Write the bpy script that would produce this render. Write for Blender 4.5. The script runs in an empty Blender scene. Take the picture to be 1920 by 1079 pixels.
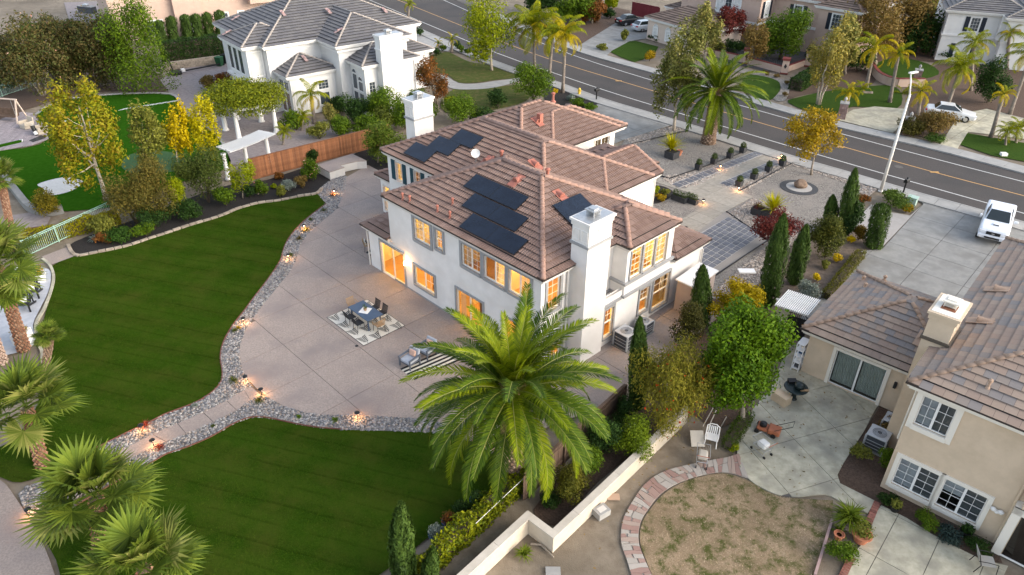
import bpy, math, random
import numpy as np
from mathutils import Vector, Matrix
SC = bpy.context.scene
COL = SC.collection
R = math.radians
# ------------------------------------------------------------------ camera, sky, sun, exposure
PITCH, ROLL, FPX, CAMH = R(32.04), R(0.59), 1354.4, 23.42
cd = bpy.data.cameras.new('camera'); cam = bpy.data.objects.new('camera', cd); COL.objects.link(cam)
cd.sensor_width = 36.0; cd.lens = FPX/1920*36.0; cd.clip_end = 2000; cd.clip_start = 0.5
cam.matrix_world = Matrix.Translation((0, 0, CAMH)) @ Matrix.Rotation(math.pi/2-PITCH, 4, 'X') @ Matrix.Rotation(ROLL, 4, 'Z')
SC.camera = cam
SUN_EL, SUN_AZ = R(24), R(112)            # azimuth measured clockwise from +Y
w = bpy.data.worlds.new('World'); SC.world = w; w.use_nodes = True
nt = w.node_tree; bgn = nt.nodes['Background']
sky = nt.nodes.new('ShaderNodeTexSky'); sky.sky_type = 'NISHITA'; sky.sun_disc = False
sky.sun_elevation = SUN_EL; sky.sun_rotation = SUN_AZ; sky.air_density = 1.0; sky.dust_density = 2.0; sky.ozone_density = 1.0
hs = nt.nodes.new('ShaderNodeHueSaturation'); hs.inputs['Saturation'].default_value = 0.6; nt.links.new(sky.outputs[0], hs.inputs['Color']); nt.links.new(hs.outputs[0], bgn.inputs[0]); bgn.inputs[1].default_value = 0.15
sl = bpy.data.lights.new('sun', 'SUN'); sl.energy = 1.0; sl.angle = R(55); sl.color = (1.0, 0.86, 0.68)
so = bpy.data.objects.new('sun', sl); COL.objects.link(so)
sd = Vector((math.sin(SUN_AZ)*math.cos(SUN_EL), math.cos(SUN_AZ)*math.cos(SUN_EL), math.sin(SUN_EL)))
so.rotation_euler = sd.to_track_quat('Z', 'Y').to_euler(); so.location = (40, -40, 60)
SC.view_settings.view_transform = 'Standard'; SC.view_settings.look = 'None'
SC.view_settings.exposure = 1.6; SC.view_settings.gamma = 1.0
SC.render.resolution_x, SC.render.resolution_y = 1024, 575
try:
    SC.cycles.max_bounces = 6; SC.cycles.transparent_max_bounces = 12; SC.cycles.diffuse_bounces = 3
except Exception: pass
# ------------------------------------------------------------------ surveying: photo pixel -> point of the place
_cp, _sp, _cr, _sr = math.cos(PITCH), math.sin(PITCH), math.cos(ROLL), math.sin(ROLL)
def _ray(px, py):
    u, v = (px-960)/FPX, (539.5-py)/FPX
    u, v = _cr*u-_sr*v, _sr*u+_cr*v
    return Vector((u, _cp+v*_sp, -_sp+v*_cp))
def P(px, py, z=0.0):
    d = _ray(px, py); t = (z-CAMH)/d.z
    return Vector((d.x*t, d.y*t, z))
def V(px, py, g):                         # point above g, on the upright plane through g
    d = _ray(px, py); t = g.y/d.y
    return Vector((d.x*t, g.y, CAMH+d.z*t))
def ppm(g): return FPX/(g.y*_cp-(g.z-CAMH)*_sp)   # pixels a metre takes at g
def PL(*pts, z=0.0): return [P(a, b, z) for a, b in pts]
# ------------------------------------------------------------------ materials
MATS = {}
def _mk(name):
    m = bpy.data.materials.new(name); m.use_nodes = True
    n = m.node_tree.nodes; l = m.node_tree.links
    return m, n, l, n['Principled BSDF']
def mat(name, c1, c2=None, scale=4.0, rough=0.7, bump=0.0, bscale=None, metal=0.0, spec=0.35, lo=0.35, hi=0.65, island=0.0, detail=6, c3=None, s3=0.4, kind='noise', emit=None, estr=0):
    if name in MATS: return MATS[name]
    m, n, l, b = _mk(name)
    b.inputs['Roughness'].default_value = rough; b.inputs['Metallic'].default_value = metal
    b.inputs['Specular IOR Level'].default_value = spec
    b.inputs['Base Color'].default_value = (*c1, 1)
    tc = n.new('ShaderNodeTexCoord'); out = None
    if c2 is not None:
        if kind == 'voronoi':
            t = n.new('ShaderNodeTexVoronoi'); t.inputs['Scale'].default_value = scale
            l.new(tc.outputs['Object'], t.inputs['Vector']); sep = n.new('ShaderNodeSeparateColor'); l.new(t.outputs['Color'], sep.inputs[0]); src = sep.outputs[0]
        else:
            t = n.new('ShaderNodeTexNoise'); t.inputs['Scale'].default_value = scale; t.inputs['Detail'].default_value = detail; t.inputs['Roughness'].default_value = 0.65
            l.new(tc.outputs['Object'], t.inputs['Vector']); src = t.outputs['Fac']
        r = n.new('ShaderNodeValToRGB'); r.color_ramp.elements[0].position = lo; r.color_ramp.elements[1].position = hi
        r.color_ramp.elements[0].color = (*c1, 1); r.color_ramp.elements[1].color = (*c2, 1)
        l.new(src, r.inputs[0]); out = r.outputs[0]
        if c3 is not None:
            t3 = n.new('ShaderNodeTexNoise'); t3.inputs['Scale'].default_value = s3; t3.inputs['Detail'].default_value = 5
            l.new(tc.outputs['Object'], t3.inputs['Vector'])
            r3 = n.new('ShaderNodeValToRGB'); r3.color_ramp.elements[0].position = 0.45; r3.color_ramp.elements[1].position = 0.7
            r3.color_ramp.elements[0].color = (0, 0, 0, 1); r3.color_ramp.elements[1].color = (1, 1, 1, 1); l.new(t3.outputs['Fac'], r3.inputs[0])
            mx = n.new('ShaderNodeMix'); mx.data_type = 'RGBA'; l.new(r3.outputs[0], mx.inputs[0]); l.new(out, mx.inputs[6]); mx.inputs[7].default_value = (*c3, 1); out = mx.outputs[2]
    if island:
        g = n.new('ShaderNodeNewGeometry'); mr = n.new('ShaderNodeMapRange')
        oi = n.new('ShaderNodeObjectInfo'); ad = n.new('ShaderNodeMath'); ad.operation = 'ADD'; fr = n.new('ShaderNodeMath'); fr.operation = 'FRACT'
        l.new(g.outputs['Random Per Island'], ad.inputs[0]); l.new(oi.outputs['Random'], ad.inputs[1]); l.new(ad.outputs[0], fr.inputs[0])
        l.new(fr.outputs[0], mr.inputs[0]); mr.inputs[3].default_value = 1-island; mr.inputs[4].default_value = 1+island
        h = n.new('ShaderNodeHueSaturation'); l.new(mr.outputs[0], h.inputs['Value'])
        if out is not None: l.new(out, h.inputs['Color'])
        else: h.inputs['Color'].default_value = (*c1, 1)
        out = h.outputs[0]
    if out is not None: l.new(out, b.inputs['Base Color'])
    if bump:
        t2 = n.new('ShaderNodeTexNoise'); t2.inputs['Scale'].default_value = bscale or scale*3; t2.inputs['Detail'].default_value = 4
        l.new(tc.outputs['Object'], t2.inputs['Vector']); bp = n.new('ShaderNodeBump'); bp.inputs['Strength'].default_value = bump; bp.inputs['Distance'].default_value = 0.05
        l.new(t2.outputs['Fac'], bp.inputs['Height']); l.new(bp.outputs[0], b.inputs['Normal'])
    if emit: b.inputs['Emission Color'].default_value = (*emit, 1); b.inputs['Emission Strength'].default_value = estr
    MATS[name] = m; return m
def tones(name, cols, rough=0.6, spec=0.3, trans=0.0, patch=0.0, pscale=1.0, const=False, bump=0):   # one tone for each piece / leaf, drawn from cols
    if name in MATS: return MATS[name]
    m, n, l, b = _mk(name)
    b.inputs['Roughness'].default_value = rough; b.inputs['Specular IOR Level'].default_value = spec
    g = n.new('ShaderNodeNewGeometry'); oi = n.new('ShaderNodeObjectInfo'); ad = n.new('ShaderNodeMath'); fr = n.new('ShaderNodeMath'); fr.operation = 'FRACT'
    l.new(g.outputs['Random Per Island'], ad.inputs[0]); l.new(oi.outputs['Random'], ad.inputs[1]); l.new(ad.outputs[0], fr.inputs[0])
    src = fr.outputs[0]; tc = n.new('ShaderNodeTexCoord')
    if patch:                              # neighbouring leaves share a tone: light and dark sprays
        t = n.new('ShaderNodeTexNoise'); t.inputs['Scale'].default_value = pscale; t.inputs['Detail'].default_value = 2
        l.new(tc.outputs['Object'], t.inputs['Vector']); mr = n.new('ShaderNodeMapRange'); mr.inputs[1].default_value = 0.3; mr.inputs[2].default_value = 0.7
        l.new(t.outputs['Fac'], mr.inputs[0]); mx = n.new('ShaderNodeMix'); mx.inputs[0].default_value = patch
        l.new(src, mx.inputs[2]); l.new(mr.outputs[0], mx.inputs[3]); src = mx.outputs[0]
    r = n.new('ShaderNodeValToRGB'); cr = r.color_ramp
    if const: cr.interpolation = 'CONSTANT'
    while len(cr.elements) < len(cols): cr.elements.new(0.5)
    for i, c in enumerate(cols):
        cr.elements[i].position = i/len(cols) if const else i/max(1, len(cols)-1); cr.elements[i].color = (*c, 1)
    l.new(src, r.inputs[0]); l.new(r.outputs[0], b.inputs['Base Color'])
    if bump:
        t2 = n.new('ShaderNodeTexNoise'); t2.inputs['Scale'].default_value = 40; l.new(tc.outputs['Object'], t2.inputs['Vector'])
        bp = n.new('ShaderNodeBump'); bp.inputs['Strength'].default_value = bump; bp.inputs['Distance'].default_value = 0.03; l.new(t2.outputs['Fac'], bp.inputs['Height']); l.new(bp.outputs[0], b.inputs['Normal'])
    if trans:
        tr = n.new('ShaderNodeBsdfTranslucent'); l.new(r.outputs[0], tr.inputs[0]); ms = n.new('ShaderNodeMixShader'); ms.inputs[0].default_value = trans
        l.new(b.outputs[0], ms.inputs[1]); l.new(tr.outputs[0], ms.inputs[2]); l.new(ms.outputs[0], n['Material Output'].inputs[0])
    MATS[name] = m; return m
def glass(name, tint=(0.9, 0.95, 1.0), refl=1.0):
    if name in MATS: return MATS[name]
    m, n, l, b = _mk(name); n.remove(b)
    t = n.new('ShaderNodeBsdfTransparent'); t.inputs[0].default_value = (*tint, 1)
    g = n.new('ShaderNodeBsdfGlossy'); g.inputs['Roughness'].default_value = 0.02
    f = n.new('ShaderNodeFresnel'); f.inputs[0].default_value = 1.5; ms = n.new('ShaderNodeMixShader')
    l.new(f.outputs[0], ms.inputs[0]); l.new(t.outputs[0], ms.inputs[1]); l.new(g.outputs[0], ms.inputs[2]); l.new(ms.outputs[0], n['Material Output'].inputs[0])
    MATS[name] = m; return m
# ------------------------------------------------------------------ mesh building
class MB:
    def __init__(s): s.v = []; s.f = []
    def add(s, vs, fs):
        o = len(s.v); s.v += [tuple(q) for q in vs]; s.f += [tuple(i+o for i in q) for q in fs]; return s
    def box(s, x0, x1, y0, y1, z0, z1):
        return s.add([(x0, y0, z0), (x1, y0, z0), (x1, y1, z0), (x0, y1, z0), (x0, y0, z1), (x1, y0, z1), (x1, y1, z1), (x0, y1, z1)],
                     [(0, 3, 2, 1), (4, 5, 6, 7), (0, 1, 5, 4), (1, 2, 6, 5), (2, 3, 7, 6), (3, 0, 4, 7)])
    def bar(s, p, q, w, h, up=(0, 0, 1)):       # rectangular bar from p to q
        p, q = Vector(p), Vector(q); d = (q-p).normalized(); u = Vector(up)
        if abs(d.dot(u)) > 0.98: u = Vector((1, 0, 0))
        a = d.cross(u).normalized()*w/2; b = a.normalized().cross(d).normalized()*h/2
        c = [p-a-b, p+a-b, p+a+b, p-a+b, q-a-b, q+a-b, q+a+b, q-a+b]
        return s.add(c, [(0, 1, 2, 3), (7, 6, 5, 4), (0, 4, 5, 1), (1, 5, 6, 2), (2, 6, 7, 3), (3, 7, 4, 0)])
    def prism(s, poly, z0, z1):
        n = len(poly); a = sum(poly[i][0]*poly[(i+1) % n][1]-poly[(i+1) % n][0]*poly[i][1] for i in range(n))
        if a < 0: poly = poly[::-1]
        vs = [(q[0], q[1], z0) for q in poly]+[(q[0], q[1], z1) for q in poly]
        return s.add(vs, [tuple(range(n))[::-1], tuple(range(n, 2*n))]+[(i, (i+1) % n, n+(i+1) % n, n+i) for i in range(n)])
    def sheet(s, poly, z):
        n = len(poly); a = sum(poly[i][0]*poly[(i+1) % n][1]-poly[(i+1) % n][0]*poly[i][1] for i in range(n))
        if a < 0: poly = poly[::-1]
        return s.add([(q[0], q[1], z) for q in poly], [tuple(range(n))])
    def tube(s, pts, rad, n=8, cap=True):
        pts = [Vector(q) for q in pts]; m = len(pts)
        if not hasattr(rad, '__len__'): rad = [rad]*m
        o = len(s.v); ref = Vector((0.31, 0.9, 0.29)).normalized()
        for i, q in enumerate(pts):
            d = (pts[min(i+1, m-1)]-pts[max(i-1, 0)]).normalized()
            a = d.cross(ref).normalized(); b = d.cross(a)
            for k in range(n):
                t = 2*math.pi*k/n; s.v.append(tuple(q+(a*math.cos(t)+b*math.sin(t))*rad[i]))
        for i in range(m-1):
            for k in range(n): s.f.append((o+i*n+k, o+(i+1)*n+k, o+(i+1)*n+(k+1) % n, o+i*n+(k+1) % n))
        if cap: s.f.append(tuple(o+k for k in range(n))); s.f.append(tuple(o+(m-1)*n+k for k in range(n))[::-1])
        return s
    def lathe(s, prof, n=16, c=(0, 0, 0), cap=True):
        o = len(s.v)
        for r, z in prof:
            for k in range(n): t = 2*math.pi*k/n; s.v.append((c[0]+r*math.cos(t), c[1]+r*math.sin(t), c[2]+z))
        for i in range(len(prof)-1):
            for k in range(n): s.f.append((o+i*n+k, o+i*n+(k+1) % n, o+(i+1)*n+(k+1) % n, o+(i+1)*n+k))
        if cap: s.f.append(tuple(o+k for k in range(n))[::-1]); s.f.append(tuple(o+(len(prof)-1)*n+k for k in range(n)))
        return s
    def mesh(s, name, m=None, smooth=False):
        me = bpy.data.meshes.new(name); me.from_pydata(s.v, [], s.f); me.update()
        if m: me.materials.append(m)
        if smooth: me.polygons.foreach_set('use_smooth', [True]*len(me.polygons))
        return me
    def build(s, name, m, parent=None, smooth=False, kind=None, bevel=0):
        o = bpy.data.objects.new(name, s.mesh(name, m, smooth)); COL.objects.link(o)
        if parent: o.parent = parent
        if kind: o['kind'] = kind
        if bevel:
            b = o.modifiers.new('bevel', 'BEVEL'); b.width = bevel; b.segments = 2; b.limit_method = 'ANGLE'
        return o
def npmesh(name, v, f, m, smooth=False):
    me = bpy.data.meshes.new(name); v = np.asarray(v, np.float32); f = np.asarray(f, np.int32); k = f.shape[1]
    me.vertices.add(len(v)); me.vertices.foreach_set('co', v.ravel()); me.loops.add(f.size); me.loops.foreach_set('vertex_index', f.ravel())
    me.polygons.add(len(f)); me.polygons.foreach_set('loop_start', np.arange(0, f.size, k, dtype=np.int32)); me.polygons.foreach_set('loop_total', np.full(len(f), k, np.int32))
    me.update(calc_edges=True)
    if m: me.materials.append(m)
    if smooth: me.polygons.foreach_set('use_smooth', [True]*len(f))
    return me
def ob(name, me, parent=None, loc=None, kind=None, mw=None):
    o = bpy.data.objects.new(name, me); COL.objects.link(o)
    if parent: o.parent = parent
    if loc is not None: o.location = loc
    if mw is not None: o.matrix_local = mw
    if kind: o['kind'] = kind
    return o
def tag(o, label, cat, group=None):
    o['label'] = label; o['category'] = cat
    if group: o['group'] = group
    return o
def thing(name, label, cat, loc=(0, 0, 0), rz=0.0, group=None):
    o = bpy.data.objects.new(name, None); COL.objects.link(o); o.empty_display_size = 0.2
    o.location = loc; o.rotation_euler = (0, 0, rz); return tag(o, label, cat, group)
def struct(name, mb, m, **k):
    o = mb.build(name, m, **k); o['kind'] = 'structure'; return o
def copy_tree(o, parent=None):
    c = o.copy(); COL.objects.link(c)
    if parent is not None: c.parent = parent
    for ch in list(o.children): copy_tree(ch, c)
    return c
def lamp(name, loc, watts, col, parent=None, r=0.08):
    ld = bpy.data.lights.new(name, 'POINT'); ld.energy = watts; ld.color = col; ld.shadow_soft_size = r
    o = bpy.data.objects.new(name, ld); COL.objects.link(o); o.location = loc
    if parent: o.parent = parent
    return o
def smooth_poly(pts, n=4, closed=True):    # Catmull-Rom through surveyed points
    m = len(pts); out = []
    for i in range(m if closed else m-1):
        g = (lambda k: pts[k % m]) if closed else (lambda k: pts[max(0, min(m-1, k))])
        p0, p1, p2, p3 = g(i-1), g(i), g(i+1), g(i+2)
        for j in range(n):
            t = j/n; out.append(0.5*((2*p1)+(p2-p0)*t+(2*p0-5*p1+4*p2-p3)*t*t+(3*p1-p0-3*p2+p3)*t**3))
    if not closed: out.append(pts[-1])
    return out
def inside(poly, x, y):                    # vectorised point in polygon
    c = np.zeros(len(x), bool); n = len(poly); j = n-1
    for i in range(n):
        xi, yi, xj, yj = poly[i][0], poly[i][1], poly[j][0], poly[j][1]
        if yi != yj: c ^= ((yi > y) != (yj > y)) & (x < (xj-xi)*(y-yi)/(yj-yi)+xi)
        j = i
    return c
def scatter(poly, n, rng):
    xs = [q[0] for q in poly]; ys = [q[1] for q in poly]; x = rng.uniform(min(xs), max(xs), n); y = rng.uniform(min(ys), max(ys), n)
    k = inside(poly, x, y); return x[k], y[k]
def area(poly): n = len(poly); return abs(sum(poly[i][0]*poly[(i+1) % n][1]-poly[(i+1) % n][0]*poly[i][1] for i in range(n)))/2
def clip2(poly, a, b, c):                  # keep a*x+b*y<=c
    out = []; n = len(poly)
    for i in range(n):
        p, q = poly[i], poly[(i+1) % n]; dp, dq = a*p[0]+b*p[1]-c, a*q[0]+b*q[1]-c
        if dp <= 1e-9: out.append(p)
        if (dp < 0) != (dq < 0) and abs(dp-dq) > 1e-12 and not (abs(dp) < 1e-9 or abs(dq) < 1e-9):
            t = dp/(dp-dq); out.append((p[0]+(q[0]-p[0])*t, p[1]+(q[1]-p[1])*t))
    return out
def slabs(parent, name, poly, org, ang, su, sv, z0, z1, m, gap=0.02, off=(0, 0), minarea=0.05):
    """cut an outline (world xy) into slabs on a grid turned by ang; each slab is a piece"""
    ca, sa = math.cos(ang), math.sin(ang)
    loc = [((q[0]-org[0])*ca+(q[1]-org[1])*sa, -(q[0]-org[0])*sa+(q[1]-org[1])*ca) for q in poly]
    x0, x1 = min(q[0] for q in loc), max(q[0] for q in loc); y0, y1 = min(q[1] for q in loc), max(q[1] for q in loc)
    i0, i1 = math.floor((x0-off[0])/su), math.ceil((x1-off[0])/su); j0, j1 = math.floor((y0-off[1])/sv), math.ceil((y1-off[1])/sv)
    for i in range(i0, i1):
        for j in range(j0, j1):
            a0, a1, b0, b1 = off[0]+i*su+gap/2, off[0]+(i+1)*su-gap/2, off[1]+j*sv+gap/2, off[1]+(j+1)*sv-gap/2
            c = clip2(clip2(clip2(clip2(loc, -1, 0, -a0), 1, 0, a1), 0, -1, -b0), 0, 1, b1)
            if len(c) < 3 or area(c) < minarea: continue
            wp = [(org[0]+q[0]*ca-q[1]*sa, org[1]+q[0]*sa+q[1]*ca) for q in c]
            MB().prism(wp, z0, z1).build(name, m, parent)
# ------------------------------------------------------------------ the setting
HANG = R(-45.6); HORG = P(1011, 697)
def HW(x, y, z=0.0):                       # main house frame -> world
    c, s = math.cos(HANG), math.sin(HANG); return Vector((HORG.x+x*c-y*s, HORG.y+x*s+y*c, z))
m_dirt = mat('dry_soil', (0.160, 0.128, 0.092), (0.256, 0.212, 0.160), scale=1.3, rough=0.95, bump=0.5, bscale=18, c3=(0.13, 0.105, 0.075), s3=0.16)
m_aggr = mat('exposed_aggregate', (0.242, 0.196, 0.170), (0.362, 0.299, 0.259), scale=14, rough=0.85, bump=0.25, bscale=60, island=0.04, c3=(0.235, 0.196, 0.18), s3=0.5)
m_conc = mat('concrete', (0.194, 0.194, 0.186), (0.254, 0.251, 0.237), scale=1.6, rough=0.8, bump=0.08, bscale=30, island=0.05, c3=(0.17, 0.166, 0.155), s3=0.7)
m_concw = mat('old_concrete', (0.342, 0.318, 0.238), (0.507, 0.474, 0.364), scale=2.2, rough=0.85, bump=0.1, bscale=30, island=0.04, c3=(0.27, 0.255, 0.205), s3=0.8)
m_walk = mat('beige_paving', (0.251, 0.228, 0.191), (0.317, 0.290, 0.247), scale=3, rough=0.8, bump=0.1, island=0.07)
m_joint = mat('joint', (0.085, 0.08, 0.075), (0.12, 0.11, 0.10), scale=6, rough=0.95)
m_asph = mat('asphalt', (0.052, 0.046, 0.043), (0.069, 0.061, 0.057), scale=9, rough=0.9, bump=0.2, bscale=80, c3=(0.046, 0.043, 0.042), s3=0.25)
m_side = mat('sidewalk_concrete', (0.264, 0.261, 0.251), (0.330, 0.323, 0.307), scale=1.2, rough=0.85, bump=0.1, bscale=25, island=0.06)
m_white = mat('road_paint_white', (0.576, 0.576, 0.560), (0.464, 0.456, 0.432), scale=7, rough=0.6)
m_orange = mat('road_paint_yellow', (0.495, 0.285, 0.090), (0.390, 0.232, 0.098), scale=7, rough=0.6)
m_gravel = mat('gravel', (0.099, 0.089, 0.079), (0.304, 0.277, 0.247), scale=15, rough=0.9, bump=0.8, bscale=26, kind='voronoi', lo=0.0, hi=1.0, c3=(0.24, 0.215, 0.19), s3=0.6)
m_mulch = mat('black_mulch', (0.010, 0.009, 0.009), (0.030, 0.025, 0.022), scale=16, rough=0.95, bump=0.9, bscale=24)
m_bark = mat('brown_mulch', (0.06, 0.038, 0.026), (0.12, 0.078, 0.055), scale=12, rough=0.95, bump=0.8, bscale=22)
m_turf = mat('artificial_turf', (0.018, 0.068, 0.004), (0.028, 0.09, 0.007), scale=3, rough=1.0, spec=0.0, bump=0.5, bscale=60)
m_green = mat('putting_green', (0.03, 0.08, 0.018), (0.04, 0.10, 0.025), scale=4, rough=0.8)
m_sand = mat('sand', (0.52, 0.50, 0.46), (0.62, 0.60, 0.56), scale=5, rough=0.9, bump=0.3)
m_red = mat('red_edging', (0.17, 0.07, 0.045), (0.12, 0.055, 0.04), scale=8, rough=0.8)
m_stone = mat('edging_stone', (0.24, 0.20, 0.155), (0.36, 0.30, 0.235), scale=5, rough=0.9, bump=0.3, island=0.2)
def lawn_mat(name, a, b, c, ang=0.0, step=0.0, dry=None):
    m, n, l, bs = _mk(name); bs.inputs['Roughness'].default_value = 1.0; bs.inputs['Specular IOR Level'].default_value = 0.0
    g = n.new('ShaderNodeNewGeometry')
    def noise(s, d=5):
        t = n.new('ShaderNodeTexNoise'); t.inputs['Scale'].default_value = s; t.inputs['Detail'].default_value = d; t.inputs['Roughness'].default_value = 0.7; l.new(g.outputs['Position'], t.inputs['Vector']); return t.outputs['Fac']
    def ramp(src, lo, hi, c0, c1):
        r = n.new('ShaderNodeValToRGB'); r.color_ramp.elements[0].position = lo; r.color_ramp.elements[1].position = hi
        r.color_ramp.elements[0].color = (*c0, 1); r.color_ramp.elements[1].color = (*c1, 1); l.new(src, r.inputs[0]); return r.outputs[0]
    def mix(f, x, y):
        mx = n.new('ShaderNodeMix'); mx.data_type = 'RGBA'; l.new(f, mx.inputs[0]); l.new(x, mx.inputs[6])
        if isinstance(y, tuple): mx.inputs[7].default_value = (*y, 1)
        else: l.new(y, mx.inputs[7])
        return mx.outputs[2]
    col = mix(ramp(noise(0.55), 0.4, 0.68, (0, 0, 0), (1, 1, 1)), ramp(noise(26, 3), 0.35, 0.68, a, b), c)
    if step:                               # mower tracks pressed into the grass
        d = n.new('ShaderNodeVectorMath'); d.operation = 'DOT_PRODUCT'; l.new(g.outputs['Position'], d.inputs[0]); d.inputs[1].default_value = (-math.sin(ang)/step, math.cos(ang)/step, 0)
        wob = n.new('ShaderNodeMath'); wob.operation = 'MULTIPLY_ADD'; l.new(noise(0.25, 2), wob.inputs[0]); wob.inputs[1].default_value = 0.3; l.new(d.outputs['Value'], wob.inputs[2])
        fr = n.new('ShaderNodeMath'); fr.operation = 'FRACT'; l.new(wob.outputs[0], fr.inputs[0])
        line = ramp(fr.outputs[0], 0.07, 0.16, (1, 1, 1), (0, 0, 0)); br = ramp(noise(0.8, 3), 0.36, 0.52, (0, 0, 0), (1, 1, 1))
        mm = n.new('ShaderNodeMath'); mm.operation = 'MULTIPLY'; l.new(line, mm.inputs[0]); l.new(br, mm.inputs[1]); m2 = n.new('ShaderNodeMath'); m2.operation = 'MULTIPLY'; l.new(mm.outputs[0], m2.inputs[0]); m2.inputs[1].default_value = 0.32
        col = mix(m2.outputs[0], col, tuple(k*0.42 for k in a))
        fl = n.new('ShaderNodeMath'); fl.operation = 'PINGPONG'; l.new(wob.outputs[0], fl.inputs[0]); fl.inputs[1].default_value = 1.0
        band = ramp(fl.outputs[0], 0.35, 0.65, (0, 0, 0), (0.2, 0.2, 0.2)); col = mix(band, col, tuple(k*1.25 for k in b))
    if dry: col = mix(ramp(noise(1.6, 6), 0.47, 0.62, (0, 0, 0), (0.9, 0.9, 0.9)), col, dry)
    l.new(col, bs.inputs['Base Color'])
    bp = n.new('ShaderNodeBump'); bp.inputs['Strength'].default_value = 0.8; bp.inputs['Distance'].default_value = 0.05; l.new(noise(45, 3), bp.inputs['Height']); l.new(bp.outputs[0], bs.inputs['Normal'])
    MATS[name] = m; return m
m_lawn = lawn_mat('lawn_grass', (0.014, 0.036, 0.003), (0.036, 0.074, 0.006), (0.048, 0.064, 0.009), R(-16), 0.95)
m_lawn2 = lawn_mat('street_lawn', (0.055, 0.075, 0.022), (0.10, 0.115, 0.04), (0.075, 0.10, 0.03), dry=(0.13, 0.115, 0.05))
m_lawn3 = lawn_mat('green_street_lawn', (0.03, 0.06, 0.012), (0.055, 0.09, 0.02), (0.04, 0.075, 0.016))
m_deadl = lawn_mat('dead_lawn', (0.26, 0.185, 0.115), (0.45, 0.345, 0.235), (0.21, 0.155, 0.095), dry=(0.07, 0.085, 0.02))

ground = struct('ground', MB().sheet([Vector(q) for q in ((-900, -400, 0), (900, -400, 0), (900, 1500, 0), (-900, 1500, 0))], -0.06), m_dirt)

# --- road with kerbs and markings
def ext(pts, d0=90, d1=60):               # carry a surveyed line on past the frame
    a = (pts[0]-pts[1]).normalized(); b = (pts[-1]-pts[-2]).normalized(); return [pts[0]+a*d0]+pts+[pts[-1]+b*d1]
nk = (PL((800, 60), (933, 117), (1053, 157), (1133, 187), (1280, 230), (1500, 298), (1610, 329), (1716, 361), (1847, 397), (1920, 418)))
fk = (PL((853, 0), (960, 47), (1077, 96), (1227, 139), (1417, 196), (1498, 219), (1567, 239), (1688, 267), (1768, 286), (1920, 327)))
nk, fk = ext(smooth_poly(nk, 3, False)), ext(smooth_poly(fk, 3, False))
def band(a, off0, off1):                   # strip beside a polyline, offsets to its left
    L, Rr = [], []
    for i in range(len(a)):
        d = (a[min(i+1, len(a)-1)]-a[max(i-1, 0)]).normalized(); n = Vector((-d.y, d.x, 0)); L.append(a[i]+n*off0); Rr.append(a[i]+n*off1)
    return L+Rr[::-1]
def strip(a, b, z):
    n = len(a); return MB().add([(q.x, q.y, z) for q in a]+[(q.x, q.y, z) for q in b], [(i, i+1, n+i+1, n+i) for i in range(n-1)])
def bstrip(a, o0, o1, z): b = band(a, o0, o1); n = len(a); return strip(b[:n], b[n:][::-1], z)
road = struct('road', strip(nk, fk, -0.02), m_asph)
def line(name, pts, w, m, z=-0.014):
    s = ext(smooth_poly(PL(*pts), 3, False)); mb = MB(); b = band(s, -w/2, w/2); n = len(s)
    mb.add([(q.x, q.y, z) for q in b], [(i, i+1, 2*n-2-i, 2*n-1-i) for i in range(n-1)]); mb.build(name, m, road)
line('near_edge_line', [(800, 45), (933, 100), (1033, 135), (1133, 169), (1243, 203), (1500, 280), (1700, 338), (1920, 400)], 0.13, m_white)
line('centre_line', [(800, 22), (920, 70), (1033, 112), (1233, 173), (1400, 223), (1577, 274), (1752, 323), (1920, 367)], 0.14, m_orange)
line('far_edge_line', [(800, -14), (955, 55), (1073, 103), (1227, 152), (1400, 201), (1586, 253), (1750, 297), (1920, 341)], 0.13, m_white)
MB().lathe([(0.36, -0.019), (0.36, -0.008), (0.30, -0.007)], 16, tuple(P(1685, 313))).build('manhole_cover', m_joint, road)
for px, py in ((1577, 276), (1752, 323), (1160, 152)):
    g = P(px, py); MB().box(g.x-0.35, g.x+0.35, g.y-0.1, g.y+0.1, -0.012, 0.02).build('road_marker', m_orange, road)
def strip_slabs(name, a, off0, off1, z0, z1, m, step, parent):
    L = [0.0]
    for i in range(1, len(a)): L.append(L[-1]+(a[i]-a[i-1]).length)
    def at(s):
        for i in range(1, len(a)):
            if s <= L[i] or i == len(a)-1:
                t = (s-L[i-1])/(L[i]-L[i-1]); d = (a[min(i+1, len(a)-1)]-a[i-1]).normalized(); return a[i-1].lerp(a[i], t), Vector((-d.y, d.x, 0))
    s = 0.0
    while s+step < L[-1]:
        (p, n), (q, k) = at(s+0.012), at(s+step-0.012)
        if -42 < p.x < 60 and p.y < 120: MB().prism([p+n*off0, q+k*off0, q+k*off1, p+n*off1], z0, z1).build(name, m, parent)
        s += step
walk_n = struct('near_sidewalk', bstrip(nk, 0.0, -1.6, 0.02), m_joint); strip_slabs('kerb', nk, -0.17, 0.0, -0.05, 0.10, m_side, 3.0, walk_n); strip_slabs('slab', nk, -1.6, -0.19, 0.0, 0.09, m_side, 1.5, walk_n)
walk_f = struct('far_sidewalk', bstrip(fk, 0.0, 1.7, 0.02), m_joint); strip_slabs('kerb', fk, 0.0, 0.17, -0.05, 0.10, m_side, 3.0, walk_f); strip_slabs('slab', fk, 0.19, 1.7, 0.0, 0.09, m_side, 1.8, walk_f)

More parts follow.
